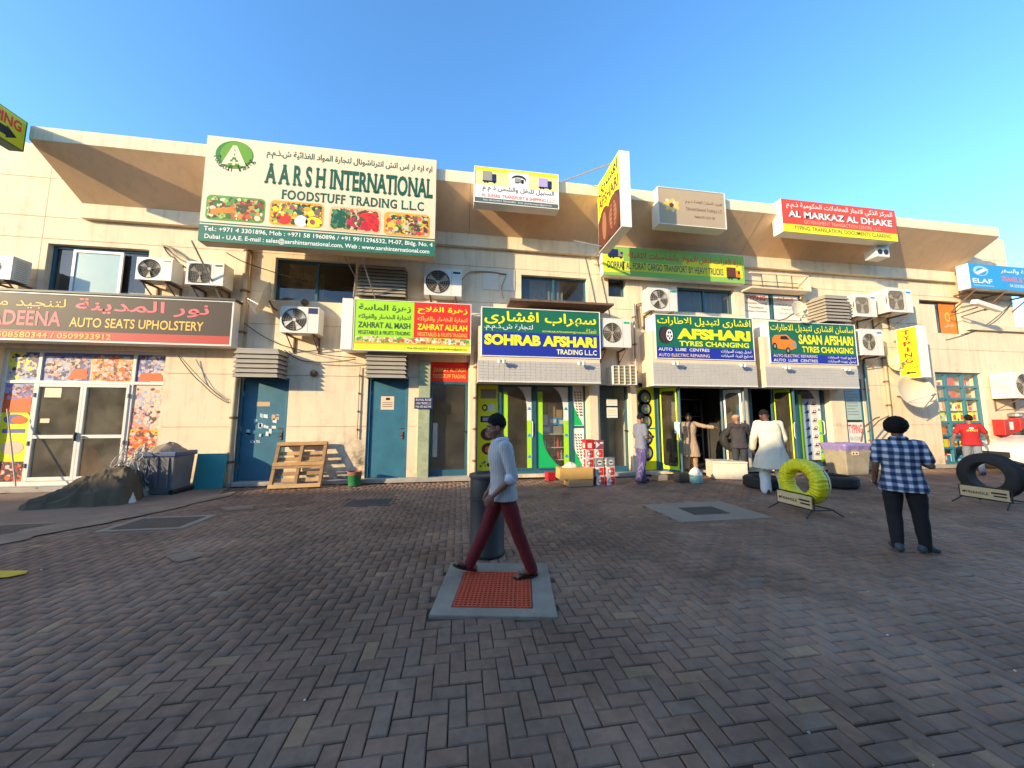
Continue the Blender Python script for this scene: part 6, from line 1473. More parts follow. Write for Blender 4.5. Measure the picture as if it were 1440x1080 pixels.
# leaning stick at the left shop front
b = MB(); b.tube([W(10, 575, -.02), W(22, 684, -.3)], .014, 6); tag(b.build('stick', mat('stick', (.45, .38, .30), .7)), 'thin pale stick leaning on the left side of the upholstery shop front', 'stick')

# ---- cartons in front of the bottle shop
cb = mat('cardboard', (.42, .27, .13), .85, .08, 4, .1, 60); cbo = mat('cardboard_orange', (.58, .34, .10), .8, .08, 4)
def cbox(label, x, y, z, w, d, h, m, rz, tape=True):
    r = thing('cardboard_box', label, 'box', (x, y, z), rz); b = MB(); b.box(-w / 2, w / 2, -d / 2, d / 2, 0, h); b.build('carton', m, r, bev=.006)
    if tape: b = MB(); b.box(-w / 2 - .001, w / 2 + .001, -.03, .03, h, h + .002); b.box(w / 2, w / 2 + .002, -.03, .03, h - .1, h); b.build('tape', mat('tape', (.50, .40, .25), .3), r)
    return r
cbox('plain brown cardboard box lying under the wider orange one', 2.90, -1.15, 0, .62, .36, .17, cb, .06)
cbox('wide orange cardboard box on top of the plain brown one', 2.80, -1.15, .171, .82, .40, .26, cbo, -.04)
clothheap('plastic_wrap', 'crumpled clear plastic on the orange cardboard box', 2.72, -1.12, .432, .20, .14, .12, mat('wrap', (.65, .58, .45), .4, .2, 10), 41, 'plastic')
fw_ = pc('filter_white', (.68, .64, .58)); fr_ = pc('filter_red', (.55, .03, .03)); fp = pc('filter_plum', (.22, .06, .09)); fg = pc('filter_grey', (.22, .22, .24))
def fbox(label, x, y, z, w, h, kind, rz=0):
    r = thing('filter_box', label, 'box', (x, y, z), rz, 'filter boxes stacked outside the bottle shop'); base = {'red': fr_, 'white': fw_, 'plum': fp, 'grey': fg}[kind]; d = w
    b = MB(); b.box(-w / 2, w / 2, -d / 2, d / 2, 0, h); b.build('carton', base, r, bev=.004)
    for (o_, u_) in (((-w / 2, -d / 2 - .0015, 0), (1, 0, 0)), ((-w / 2 - .0015, d / 2, 0), (0, -1, 0)), ((w / 2 + .0015, -d / 2, 0), (0, 1, 0))):
        f = Fr(o_, u_, (0, 0, 1), w, h)
        if kind == 'white': fpoly(r, 'carton_print', f, [(.95, .08), (.95, .92), (.35, .92), (.70, .5), (.35, .08)][::1], fr_, .0); fell(r, 'carton_print', f, .38, .5, .24, .24, black_p, .001, 14); fell(r, 'carton_print', f, .38, .5, .17, .17, paper_p, .002, 14)
        elif kind == 'plum': fpoly(r, 'carton_print', f, [(.05, .1), (.05, .9), (.5, .5)], fw_, .0); frect(r, 'carton_print', f, .5, .2, .9, .4, fw_, .0)
        elif kind == 'grey': fell(r, 'carton_print', f, .5, .5, .3, .3, fw_, .0, 14); frect(r, 'carton_print', f, .3, .42, .7, .58, black_p, .001)
        else: frect(r, 'carton_print', f, .25, .35, .75, .85, fw_, .0); frect(r, 'carton_print', f, .15, .1, .85, .22, crimson_p, .0)
    return r
lay = [('A', 3.18, -1.10, [('plum', .20), ('white', .22), ('white', .22), ('white', .22), ('red', .24)]), ('B', 3.42, -1.14, [('white', .22), ('white', .22), ('grey', .21), ('white', .22), ('plum', .21)]), ('C', 3.66, -1.20, [('white', .23), ('white', .22), ('grey', .21)]), ('D', 3.40, -.88, [('grey', .2), ('white', .22), ('plum', .22)])]
nm = {'A': 'left stack', 'B': 'middle stack', 'C': 'right stack', 'D': 'rear stack'}; lv = ['bottom', 'second', 'third', 'fourth', 'fifth']
for key, x, y, bs in lay:
    z = 0
    for i, (kd, h) in enumerate(bs):
        fbox('%s filter box, %s from the ground in the %s' % (kd, lv[i], nm[key]) if i else '%s filter box at the bottom of the %s' % (kd, nm[key]), x + rr.uniform(-.012, .012), y + rr.uniform(-.012, .012), z + .0006, .215, h - .001, kd, rr.uniform(-.12, .12)); z += h
cbox('small red and white box on the floor by the green door leaf', 2.42, -.30, 0, .22, .2, .2, crimson_p, .2, False)
# white stone-like box in the open doorway
r = thing('white_box', 'long battered white box standing in front of the open tyre shop', 'box', (7.28, -.72, 0), -.35)
wb = mat('white_box', (.66, .58, .46), .8, .12, 4, .3, 30, dirt=.35)
b = MB(); b.box(-.42, .42, -.30, .30, 0, .42); b.build('body', wb, r, bev=.02); b = MB(); b.box(-.425, .425, -.305, .305, .425, .47); b.build('lid', wb, r, bev=.012)
b = MB(); [b.box(-.3 + .12 * k, -.24 + .12 * k, -.04, .04, .471, .478) for k in range(5)]; b.build('lid_slots', mat('slot_tan', (.35, .26, .15), .8), r)
# black box and kettle with teal tin
cbox('small black box standing at the foot of the open door leaf', 5.68, -1.08, 0, .30, .22, .22, mat('black_carton', (.03, .028, .026), .7, .2), .1, False)
r = thing('tin', 'round teal tin under the white cloth beside the black box', 'tin', (6.0, -1.22, 0)); b = MB(); b.lathe([(.15, 0), (.155, .01), (.15, .19), (.145, .20)], n=24); b.build('body', mat('tin_teal', (.22, .45, .42), .5, .1, 6, dirt=.3), r, smooth='auto'); b = MB(); b.lathe([(.153, .15), (.158, .16), (.153, .17)], n=24, capb=False, capt=False); b.build('band', steel_m, r)
clothheap('folded_cloth', 'white folded cloth lying on the teal tin', 6.0, -1.22, .20, .15, .12, .17, mat('rag_white2', (.66, .62, .55), .9, .08, 6), 51)
cbox('small pale box left of the black one at the threshold', 5.28, -.75, 0, .3, .25, .14, mat('pale_carton', (.45, .36, .26), .8, .1), .2, False)
# lying tyres
def lying(label, x, y, R=.42, w=.25): o = tyre_mesh(R, w, R * .58, 'z', 40).build('lying_tyre', tyre_m, smooth='auto', loc=(x, y, w / 2 + .005)); return tag(o, label, 'tyre')
lying('black tyre lying flat at the feet of the man in white', 7.15, -2.05); lying('black tyre lying flat on the right behind the yellow tyre', 8.95, -2.2)
o = tyre_mesh(.36, .22, .20, 'y', 36).build('tyre', tyre_m, smooth='auto', loc=(7.9, -.35, 1.02)); o.rotation_euler = (.1, 0, -.35); tag(o, 'dark tyre carried upright by the man in the cap at the doorway', 'tyre')
# tyre display stands (facing left)
def stand(label_s, label_t, x, y, R, w, tm, wrap=False, lean=.0):
    r = thing('tyre_stand', label_s, 'stand', (x, y, 0)); bl = mat('stand_black', (.02, .02, .02), .5, .1)
    b = MB(); L2 = .33; zf = .12
    b.tube([(-.02, -L2, zf), (-.02, -L2, zf + .20), (-.02, -L2 + .03, zf + .225), (-.02, L2 - .03, zf + .225), (-.02, L2, zf + .20), (-.02, L2, zf), (-.02, -L2, zf)], .012, 6)
    b.tube([(.34, -L2, zf), (.34, L2, zf)], .012, 6)
    for yy in (-L2, L2): b.tube([(-.02, yy, zf), (.34, yy, zf)], .012, 6)
    b.build('frame', bl, r)
    for yy in (-L2 + .03, L2 - .03):
        for x0, x1 in ((-.02, -.20), (.34, .50)):
            b = MB(); b.tube([(x0, yy, zf), (x1, yy + (.05 if yy > 0 else -.05), .012)], .012, 6); b.build('leg', bl, r)
    b = MB(); b.box(-.04, -.033, -L2 + .02, L2 - .02, zf + .015, zf + .21); b.build('name_board', mat('board_cream', (.62, .48, .26), .5, .05), r)
    f = Fr((-.041, L2 - .03, zf + .02), (0, -1, 0), (0, 0, 1), 2 * L2 - .06, .185)
    lettering(r, f, 'TRIANGLE', .10, .42, .60, .68, black_p, .001, .02); frect(r, 'printed_stripe', f, .66, .30, .97, .46, black_p, .001); frect(r, 'printed_stripe', f, .70, .60, .97, .74, black_p, .001); fell(r, 'printed_stripe', f, .07, .55, .04, .12, brown_p, .002, 12)
    t = thing('tyre', label_t, 'tyre', (x + .16, y, zf + R + .015))
    if not wrap:
        tyre_mesh(R, w, R * .56, 'x', 44).build('tyre_body', tyre_m, t, smooth='auto')
    else:
        b = MB(); n, m = 220, 26; vs = []
        for i in range(n):
            g_ = 2 * pi * i / n
            for k in range(m):
                h = 2 * pi * k / m; rc = (R + R * .50) / 2; ra = (R - R * .50) / 2; cr, cx = cos(h), sin(h)
                sx_ = abs(cx) ** .7 * (1 if cx > 0 else -1); sr = abs(cr) ** .7 * (1 if cr > 0 else -1)
                wr = .004 * sin(i * 2 * pi / n * 37 + .8 * sin(h) + 3 * noise.noise(Vector((cos(g_) * 2, sin(g_) * 2, h)))) + .012 * noise.noise(Vector((cos(g_) * 5, sin(g_) * 5, cos(h) * 1.2))) + .010 * (.4 - abs(noise.noise(Vector((cos(g_) * 14, sin(g_) * 14, cos(h) * 3 + 5)))))
                rad = rc + (ra + wr) * sr; xx = (w * .5 + wr) * sx_
                vs.append((xx, rad * cos(g_), rad * sin(g_)))
        b.add(vs, [(i * m + k, i * m + (k + 1) % m, ((i + 1) % n) * m + (k + 1) % m, ((i + 1) % n) * m + k) for i in range(n) for k in range(m)])
        b.build('wrapping', tm, t, smooth=True)
        b = MB(); b.tube([(w * .5 + .012, (R * .93) * cos(2 * pi * k / 60), (R * .93) * sin(2 * pi * k / 60)) for k in range(60)], .012, 5, closed=True); b.build('cord', mat('cord_white', (.65, .62, .55), .6), t, smooth=True)
    return r
yw = mat('yellow_wrap', (.76, .70, .010), .34, .12, 7, .7, 55)
stand('black tyre stand with a cream board under the yellow wrapped tyre', 'bright yellow plastic wrapped tyre on a display stand', 5.74, -4.13, .385, .24, yw, True)
stand('black tyre stand with a cream board under the bare black tyre', 'large bare black tyre on a display stand at the right', 9.72, -4.22, .41, .22, tyre_m)
# big waste container with purple liner
r = thing('waste_container', 'tall grey waste bin with a purple liner in front of the tall poster', 'waste container', (11.35, -.62, 0)); r.scale = (.86, .86, .95)
b = MB(); b.add([(-.42, -.32, 0), (.42, -.32, 0), (.42, .32, 0), (-.42, .32, 0), (-.52, -.38, .86), (.52, -.38, .86), (.52, .38, .86), (-.52, .38, .86)], [(3, 2, 1, 0), (4, 5, 6, 7), (0, 1, 5, 4), (1, 2, 6, 5), (2, 3, 7, 6), (3, 0, 4, 7)])
b.build('body', mat('container_beige', (.33, .28, .20), .6, .2, 3, .15, 40, dirt=.35), r, bev=.03)
b = MB(); n = 72; vs = []
for q, (z, e) in enumerate(((.72, .0), (.86, .035), (.93, .05), (.945, .0), (.90, -.05))):
    for k in range(n):
        g_ = 2 * pi * k / n; cx, cy_ = cos(g_), sin(g_); p = max(abs(cx), abs(cy_)); sx_, sy_ = (.505 + e) * cx / p, (.365 + e) * cy_ / p
        w_ = .010 * sin(k * 1.9) + .010 * sin(k * .7 + q); vs.append((sx_ * (1 + w_), sy_ * (1 + w_), z + .015 * sin(k * .9) * (1 if q == 0 else .3)))
b.add(vs, [(i * n + k, i * n + (k + 1) % n, (i + 1) * n + (k + 1) % n, (i + 1) * n + k) for i in range(4) for k in range(n)] + [tuple(4 * n + k for k in range(n))])
b.build('liner', mat('liner_purple', (.26, .20, .42), .35, .1, 6), r, smooth=True)
f = Fr((-.30, -.385, .60), (1, 0, .0), (0, 0, 1), .30, .11); frect(r, 'sticker', f, 0, 0, 1, 1, cream_m, .01); fell(r, 'sticker', f, .3, .5, .1, .26, black_p, .012, 10); fell(r, 'sticker', f, .7, .5, .1, .26, black_p, .012, 10)
b = MB(); b.tube([(11.55, -.9, .95), (11.75, -.85, 1.35), (12.4, -.7, 1.62), (12.7, -.6, 1.66)], .02, 8); b.tube([(11.95, -.8, 1.22), (12.45, -.75, 1.55), (12.9, -.7, 1.70)], .016, 8); tag(b.build('hand_truck_handle', rust_m), 'rusty bent tube handle behind the plaid shirted man', 'handle')
# red fire boxes by the right edge
for i, (px, lb) in enumerate((((1412, 590, 1430, 612), 'red box on the wall above the parked car, left one of two'), ((1434, 588, 1460, 612), 'red box on the wall above the parked car, right one of two'))):
    X0, X1, Z0, Z1 = RC(*px, -.3); r = thing('red_box', lb, 'box', (X0, -.3, Z0)); b = MB(); b.box(0, X1 - X0, 0, .28, 0, Z1 - Z0); b.build('casing', mat('box_red', (.45, .025, .02), .4, .1, 4), r, bev=.01)
    b = MB(); b.box((X1 - X0) * .45, (X1 - X0) * .8, -.004, 0, (Z1 - Z0) * .35, (Z1 - Z0) * .85); b.build('notice', paper_p, r)
b = MB(); b.lathe([(.2, 0), (.22, .02), (.22, .10), (.12, .14)], n=20); p = W(1440, 586, -.3); tag(b.build('pot', steel_m, loc=(p.x, -.15, p.z)), 'round steel pot on top of the right red box', 'pot')
# ---- parked white car cut off by the right edge (nose to the left)
def car():
    r = thing('parked_car', 'white parked car cut off by the right edge, its nose pointing left', 'car', (16.25, -.98, 0), -.16); r.scale = (1, .88, 1); wm = mat('car_white', (.78, .73, .62), .22, .02, 1, spec=.6)
    # stations along the length (x), each a closed loop: half widths and heights
    prof = [(0, .38, .62, .56), (.06, .32, .70, .70), (.16, .28, .76, .80), (.35, .26, .86, .88), (.9, .24, .98, .93), (1.35, .24, 1.04, .94), (1.45, .24, 1.06, .94), (2.1, .24, 1.40, .90), (2.7, .24, 1.46, .88), (3.5, .24, 1.42, .88), (4.1, .26, 1.10, .90), (4.45, .30, .98, .88), (4.55, .40, .80, .80)]
    b = MB(); n = 16; vs = []
    xs = [q[0] for q in prof]
    ex = []
    for i in range(len(prof) - 1):
        for k in range(4): t = k / 4; ex.append(tuple(prof[i][j] * (1 - t) + prof[i + 1][j] * t for j in range(4)))
    ex.append(prof[-1])
    for x, z0, z1, hw in ex:
        for (yy, zz) in ((-hw * .9, z0), (-hw, z0 + .06), (-hw * 1.0, .55), (-hw * .99, .78), (-hw * .93, min(z1, .90)), (-hw * (.78 if z1 > 1.15 else .84), z1 - .03), (-hw * .6, z1), (0, z1 + .02), (hw * .6, z1), (hw * (.78 if z1 > 1.15 else .84), z1 - .03), (hw * .93, min(z1, .90)), (hw * .99, .78), (hw, .55), (hw, z0 + .06), (hw * .9, z0)): vs.append((x, yy, max(zz, z0)))
    m = 15; N = len(ex)
    fs = []
    for i in range(N - 1):
        for k in range(m - 1):
            xm = (ex[i][0] + ex[i + 1][0]) / 2
            if k in (0, 1, 12, 13) and (abs(xm - .82) < .36 or abs(xm - 3.6) < .36): continue
            fs.append((i * m + k, (i + 1) * m + k, (i + 1) * m + k + 1, i * m + k + 1))
    fs += [tuple(range(m)), tuple((N - 1) * m + k for k in reversed(range(m)))]
    b.add(vs, fs); b.build('body', wm, r, smooth='auto')
    for wx in (.82, 3.6):
        for sy in (-1, 1):
            b = MB(); prf = []
            for k in range(13): g_ = pi * k / 12; prf.append((wx - .40 * cos(g_), .32 + .40 * sin(g_)))
            vs = [(x, sy * .945, z) for x, z in prf] + [(x, sy * .60, z) for x, z in prf]; b.add(vs, [(k, k + 1, 13 + k + 1, 13 + k) for k in range(12)]); b.build('wheel_arch', wm if False else black_m, r, smooth=True)
            b = MB(); vs = [(wx - .36 * cos(pi * k / 12), sy * .955, .32 + .36 * sin(pi * k / 12)) for k in range(13)] + [(wx - .44 * cos(pi * k / 12), sy * .942, .32 + .43 * sin(pi * k / 12)) for k in range(13)]; b.add(vs, [(k, k + 1, 14 + k, 13 + k) for k in range(12)]); b.build('arch_lip', wm, r, smooth=True)
            w_ = bpy.data.objects.new('wheel', None); COL.objects.link(w_); w_.parent = r; w_.location = (wx, sy * .82, .32)
            tyre_mesh(.32, .2, .21, 'y', 32).build('tyre', tyre_m, w_, smooth='auto'); b = MB(); b.lathe([(.21, -.07), (.19, -.085), (.06, -.05), (.05, -.06), (.001, -.06)] if sy < 0 else [(.21, .07), (.19, .085), (.06, .05), (.05, .06), (.001, .06)], axis='y', n=24, capb=False, capt=False); b.build('rim', mat('rim_silver', (.45, .44, .42), .3, .05, metal=.7), w_, smooth='auto')
    b = MB(); b.box(.06, .30, -.80, -.46, .60, .71); b.build('headlight', mat('lamp_glass', (.55, .50, .42), .1, 0), r, bev=.03); b = MB(); b.box(.06, .30, .46, .80, .60, .71); b.build('headlight', mat('lamp_glass', (0, 0, 0)), r, bev=.03)
    b = MB(); b.box(-.02, .02, -.40, .40, .45, .62); b.build('radiator_grille', black_m, r, bev=.01)
    b = MB(); b.add([(1.5, -.72, 1.06), (2.1, -.66, 1.36), (2.1, .66, 1.36), (1.5, .72, 1.06)], [(0, 1, 2, 3)]); b.v = [(x - .02, y, z + .03) for x, y, z in b.v]; b.build('windscreen', mat('car_glass', (.03, .035, .04), .08, 0), r)
    for sy in (-1, 1): b = MB(); b.add([(1.75, sy * .87, .95), (3.9, sy * .86, .95), (3.5, sy * .73, 1.36), (2.2, sy * .735, 1.36)], [(0, 1, 2, 3)]); b.v = [(x, y * 1.02, z) for x, y, z in b.v]; b.build('side_window', mat('car_glass', (0, 0, 0)), r)
    b = MB(); b.ellip((1.75, -1.02, 1.0), (.07, .11, .08)); b.build('wing_mirror', wm, r, smooth=True)
    return r
car()
# ================================================================ PEOPLE
def remeshed(b, name, mats, parent, voxel, smooth=2, wr=0.0, wsc=(9, 9, 4), seed=0, keep=None, matf=None):
    o = b.build('tmp', mats, None, fixn=True)
    md = o.modifiers.new('r', 'REMESH'); md.mode = 'VOXEL'; md.voxel_size = voxel; md.use_smooth_shade = True
    if smooth: sm = o.modifiers.new('s', 'SMOOTH'); sm.iterations = smooth; sm.factor = .5
    dg = bpy.context.evaluated_depsgraph_get(); me = bpy.data.meshes.new_from_object(o.evaluated_get(dg))
    old = o.data; bpy.data.objects.remove(o); bpy.data.meshes.remove(old)
    n = len(me.vertices)
    if wr:
        co = np.empty(n * 3, 'f'); no = np.empty(n * 3, 'f'); me.vertices.foreach_get('co', co); me.vertices.foreach_get('normal', no); co = co.reshape(-1, 3); no = no.reshape(-1, 3)
        d = np.empty(n, 'f')
        for i in range(n):
            x, y, z = co[i]; f1 = noise.noise(Vector((x * wsc[0], y * wsc[1], z * wsc[2] + seed))); f2 = noise.noise(Vector((x * wsc[0] * 2.1 + z * 5, y * wsc[1] * 2.1 - z * 4, z * wsc[2] * 1.7 + seed + 7)))
            d[i] = (.5 - abs(f1)) * 1.2 + (.4 - abs(f2)) * .8
        co += no * (d * wr)[:, None]; me.vertices.foreach_set('co', co.ravel())
    me.name = name; me.materials.clear()
    for m in (mats if isinstance(mats, (list, tuple)) else [mats]): me.materials.append(m)
    me.polygons.foreach_set('use_smooth', [True] * len(me.polygons))
    if matf:
        for p in me.polygons: p.material_index = matf(p.center)
    ob = bpy.data.objects.new(name, me); COL.objects.link(ob); ob.parent = parent; return ob
def sph(b, c, r): b.ellip(tuple(c), (r, r, r) if not isinstance(r, tuple) else r, 8, 12)
def limb(b, pts, rad, n=12):
    pts = [Vector(p) for p in pts]
    for i in range(len(pts) - 1):
        b.tube([pts[i], pts[i + 1]], [rad[i], rad[i + 1]], n)
    for p, r in zip(pts, rad): sph(b, p, r)
def loft(b, rings, n=20, ex=2.4):
    vs = []
    for cx, cy, cz, rx, ry, rot in rings:
        for k in range(n):
            g_ = 2 * pi * k / n; c, s = cos(g_), sin(g_); x = rx * abs(c) ** (2 / ex) * (1 if c >= 0 else -1); y = ry * abs(s) ** (2 / ex) * (1 if s >= 0 else -1)
            vs.append((cx + x * cos(rot) - y * sin(rot), cy + x * sin(rot) + y * cos(rot), cz))
    m = len(rings); b.add(vs, [(i * n + k, i * n + (k + 1) % n, (i + 1) * n + (k + 1) % n, (i + 1) * n + k) for i in range(m - 1) for k in range(n)] + [tuple(reversed(range(n))), tuple((m - 1) * n + k for k in range(n))])
def V3(*a): return Vector(a)
def stand_pose():
    return dict(hip=V3(0, 0, .93), waist=V3(0, 0, 1.08), chest=V3(.01, 0, 1.28), neck=V3(-.01, 0, 1.45), head=V3(.015, 0, 1.60), hy=0, hp=0,
                shL=V3(-.01, .175, 1.39), shR=V3(-.01, -.175, 1.39), elL=V3(-.02, .24, 1.10), elR=V3(-.02, -.24, 1.10), wrL=V3(.04, .25, .86), wrR=V3(.04, -.25, .86),
                hdL=V3(.1, 0, -1), hdR=V3(.1, 0, -1), pnL=V3(0, -1, 0), pnR=V3(0, 1, 0), hL=V3(0, .09, .90), hR=V3(0, -.09, .90), kL=V3(.02, .095, .49), kR=V3(.02, -.095, .49), aL=V3(-.01, .10, .085), aR=V3(-.01, -.10, .085),
                tL=V3(.17, .13, .03), tR=V3(.17, -.13, .03), curl=.5)
def torso_rings(J, g_=0.0, hem=None, flare=0.0, top=True, wf=1.0):
    sa = J['shL'] - J['shR']; ha = J['hL'] - J['hR']; rs = atan2(-sa.x, sa.y); rh = atan2(-ha.x, ha.y)
    h, w, c, nk = J['hip'], J['waist'], J['chest'], J['neck']; R = []
    if hem is not None:
        z = hem; R.append((h.x, h.y, z, .115 * wf + g_ + flare, .165 * wf + g_ + flare, rh)); R.append((h.x, h.y, (z + h.z) / 2, .117 * wf + g_ + flare * .55, .167 * wf + g_ + flare * .55, rh))
    else: R.append((h.x, h.y, h.z - .10, .095 * wf + g_, .145 * wf + g_, rh))
    R += [(h.x, h.y, h.z, .112 * wf + g_, .162 * wf + g_, rh), (w.x, w.y, w.z, .104 * wf + g_, .142 * wf + g_, (rs + rh) / 2), (c.x, c.y, c.z - .03, .118 * wf + g_, .168 * wf + g_, rs), (c.x, c.y, c.z + .05, .112 * wf + g_, .170 * wf + g_, rs)]
    sm = (J['shL'] + J['shR']) / 2
    R += [(sm.x, sm.y, sm.z + .005, .085 + g_, .150 * wf + g_, rs), (sm.x * .6 + nk.x * .4, sm.y * .6 + nk.y * .4, sm.z + .045, .068 + g_, .095 + g_, rs), (nk.x, nk.y, nk.z + .005, .056 + g_ * .5, .062 + g_ * .5, rs)]
    R.sort(key=lambda q: q[2]); return R
def head_M(J):
    d = Matrix.Rotation(J['hy'], 3, 'Z') @ Matrix.Rotation(-J['hp'], 3, 'Y'); return d
def hand(b, w, d, pn, curl, s=1.0, thumb_side=1):
    d = d.normalized(); pn = (pn - d * pn.dot(d)).normalized(); l = d.cross(pn) * thumb_side     # l: towards the thumb
    def el(c, rd, rl, rp):      # oriented ellipsoid
        b2 = MB(); b2.ellip((0, 0, 0), (1, 1, 1), 8, 12); b.add([c + d * (v[0] * rd) + l * (v[1] * rl) + pn * (v[2] * rp) for v in b2.v], b2.f)
    el(w + d * .045 * s, .055 * s, .041 * s, .017 * s); el(w, .03 * s, .027 * s, .021 * s)
    for k, (off, ln) in enumerate(((.028, .074), (.010, .082), (-.009, .076), (-.027, .060))):
        p = w + d * .080 * s + l * off * s; dd = d.copy(); pts = [p - d * .02 * s, p]; c_ = curl * (1 + .12 * k)
        for q, fr_ in enumerate((.42, .32, .26)):
            dd = (dd * cos(c_ * .8) + pn * sin(c_ * .8)).normalized() if q == 0 else (Matrix.Rotation(c_ * .9, 3, l if (d.cross(pn)).dot(l) > 0 else -l) @ dd)
            pts.append(pts[-1] + dd * ln * fr_ * s)
        limb(b, pts, [.0095 * s, .0095 * s, .0090 * s, .0082 * s, .0072 * s], 8)
    p = w + d * .025 * s + l * .030 * s; t1 = p + (d * .6 + l * .65 + pn * .3).normalized() * .035 * s; t2 = t1 + (d * .85 + l * .25 + pn * .45).normalized() * .030 * s
    limb(b, [w + d * .012 * s + l * .012 * s, p, t1, t2], [.014 * s, .0125 * s, .0105 * s, .009 * s], 8)
def person(label, loc, rz, J, skin, vox=.0075, sc=1.0, hairm=None, hair=dict(), garments=(), shoes=None, eyes=True, group=None, slim=1.0, beard=None):
    r = thing('person', label, 'person', loc, rz); r.scale = (sc, sc, sc)
    b = MB(); loft(b, torso_rings(J, -.012, wf=slim)); M = head_M(J); hc = J['head']
    nb = M @ V3(-.02, 0, -.07) + hc; limb(b, [J['neck'] - V3(0, 0, .06), J['neck'] + V3(0, 0, .02), nb], [.062, .055, .054], 14)
    def he(c, rr_, n=10, m=16):
        b2 = MB(); b2.ellip((0, 0, 0), rr_, n, m); b.add([hc + M @ (Vector(v) + Vector(c)) for v in b2.v], b2.f)
    he((-.012, 0, .028), (.098, .076, .092)); he((.030, 0, -.030), (.066, .062, .088)); he((.042, 0, -.088), (.044, .043, .030)); he((.086, 0, .010), (.018, .046, .012)); he((.101, 0, -.028), (.017, .013, .012)); he((.094, 0, -.008), (.012, .010, .026))
    he((.088, 0, -.062), (.014, .024, .007)); he((.086, 0, -.073), (.013, .020, .007)); he((.030, .058, -.04), (.03, .012, .02)); he((.030, -.058, -.04), (.03, .012, .02))
    for s in (-1, 1): he((-.012, s * .078, -.012), (.020, .010, .032)); he((-.014, s * .072, -.035), (.012, .010, .012))
    for S in 'LR':
        sg = 1 if S == 'L' else -1
        limb(b, [J['sh' + S] - V3(0, sg * .05, .0), J['sh' + S], J['sh' + S].lerp(J['el' + S], .5), J['el' + S], J['el' + S].lerp(J['wr' + S], .3), J['wr' + S]], [.055, .050, .043, .037, .038, .025])
        hand(b, J['wr' + S] + J['hd' + S].normalized() * .01, J['hd' + S], J['pn' + S], J['curl'], 1.0, 1 if S == 'L' else -1)
        a, t = J['a' + S], J['t' + S]
        limb(b, [J['h' + S], J['h' + S].lerp(J['k' + S], .5), J['k' + S], J['k' + S].lerp(a, .33), a], [.082, .070, .052, .052, .036])
        fd = (t - a); fl = V3(fd.x, fd.y, 0).normalized(); up = V3(0, 0, 1); ft = (t - (a + V3(0, 0, -.05))).normalized()
        heel = a - fl * .045 + V3(0, 0, -.042); limb(b, [heel, a.lerp(t, .4) + V3(0, 0, -.012), t - ft * .02], [.034, .034, .026]); sph(b, t, .020)
        side = V3(-ft.y, ft.x, 0).normalized()
        for k, o_ in enumerate((-.026, -.012, .0, .013, .028)): sph(b, t - ft * .012 * abs(k - 1) * .5 + side * o_ * (1 if S == 'L' else 1) + ft * .01 + V3(0, 0, -.005), .012)
    remeshed(b, 'body', skin, r, vox, 2)
    if eyes:
        for s in (-1, 1):
            b2 = MB(); b2.ellip(tuple(hc + M @ V3(.082, s * .031, .0)), (.012, .012, .010), 6, 10); b2.build('eye', mat('eye_white', (.55, .50, .46), .3, 0), r, smooth=True)
            b2 = MB(); b2.ellip(tuple(hc + M @ V3(.091, s * .031, .0)), (.005, .005, .006), 5, 8); b2.build('pupil', black_m, r, smooth=True)
            b2 = MB(); b2.tube([hc + M @ V3(.092, s * .012, .020), hc + M @ V3(.096, s * .030, .026), hc + M @ V3(.078, s * .050, .019)], [.004, .0055, .003], 6); b2.build('eyebrow', hairm, r, smooth=True)
    # hair: noisy shell over the skull, open at the face
    b2 = MB(); n, m = 30, 44; hr = hair.get('r', (.104, .086, .104)); hcn = hair.get('c', (-.016, 0, .036)); hl = hair.get('line', .045); lo = hair.get('low', -.045); amp = hair.get('amp', .006); vs = []
    for i in range(n + 1):
        a = -pi / 2 + pi * i / n
        for k in range(m):
            g_ = 2 * pi * k / m; d = V3(cos(a) * cos(g_), cos(a) * sin(g_), sin(a)); q = 1 + amp * 10 * noise.noise(d * 9 + V3(3, 1, 2)) + amp * 5 * noise.noise(d * 24)
            pz = d.z * hr[2] + hcn[2]; px_ = d.x * hr[0] + hcn[0]; e1 = min(1, max(0, (pz - lo) / .05)); e2 = min(1, max(0, (pz - hl * min(1, (px_ - .012) / .065) + .004) / .04)) if px_ > .0 else 1
            tp = hair.get('taper', .10); q *= (1 - tp) + tp * min(e1, e2) ** .6
            vs.append(V3(d.x * hr[0], d.y * hr[1], d.z * hr[2]) * q + Vector(hcn))
    fs = []
    for i in range(n):
        for k in range(m):
            q = (i * m + k, i * m + (k + 1) % m, (i + 1) * m + (k + 1) % m, (i + 1) * m + k); c = sum((vs[j] for j in q), V3(0, 0, 0)) / 4
            thr = hl * min(1, (c.x - .012) / .065)
            front = c.x > .012 and c.z < thr + .010 * noise.noise(c * 60)
            ear = c.z < -.005 and c.x > -.030
            if front or ear or c.z < lo: continue
            fs.append(q)
    b2.add([hc + M @ v for v in vs], fs); o = b2.build('hair', hairm, r, smooth=True)
    if beard:
        b2 = MB(); vs = []; fs = []; n, m = 10, 24
        for i in range(n + 1):
            z = -.030 - .082 * i / n
            for k in range(m + 1):
                g_ = -1.75 + 3.5 * k / m; f = 1.0 - max(0, (i / n - .6)) * .75
                vs.append(V3(.022 + .066 * cos(g_) * f, .0635 * sin(g_) * f, z))
        for i in range(n):
            for k in range(m):
                c = (vs[i * (m + 1) + k] + vs[(i + 1) * (m + 1) + k + 1]) / 2
                if abs(c.y) < .036 and c.z > -.052: continue
                if abs(c.y) < .020 and c.z > -.080 and c.x > .07: continue
                if abs(c.y) < .05 and c.z > -.040: continue
                fs.append((i * (m + 1) + k, i * (m + 1) + k + 1, (i + 1) * (m + 1) + k + 1, (i + 1) * (m + 1) + k))
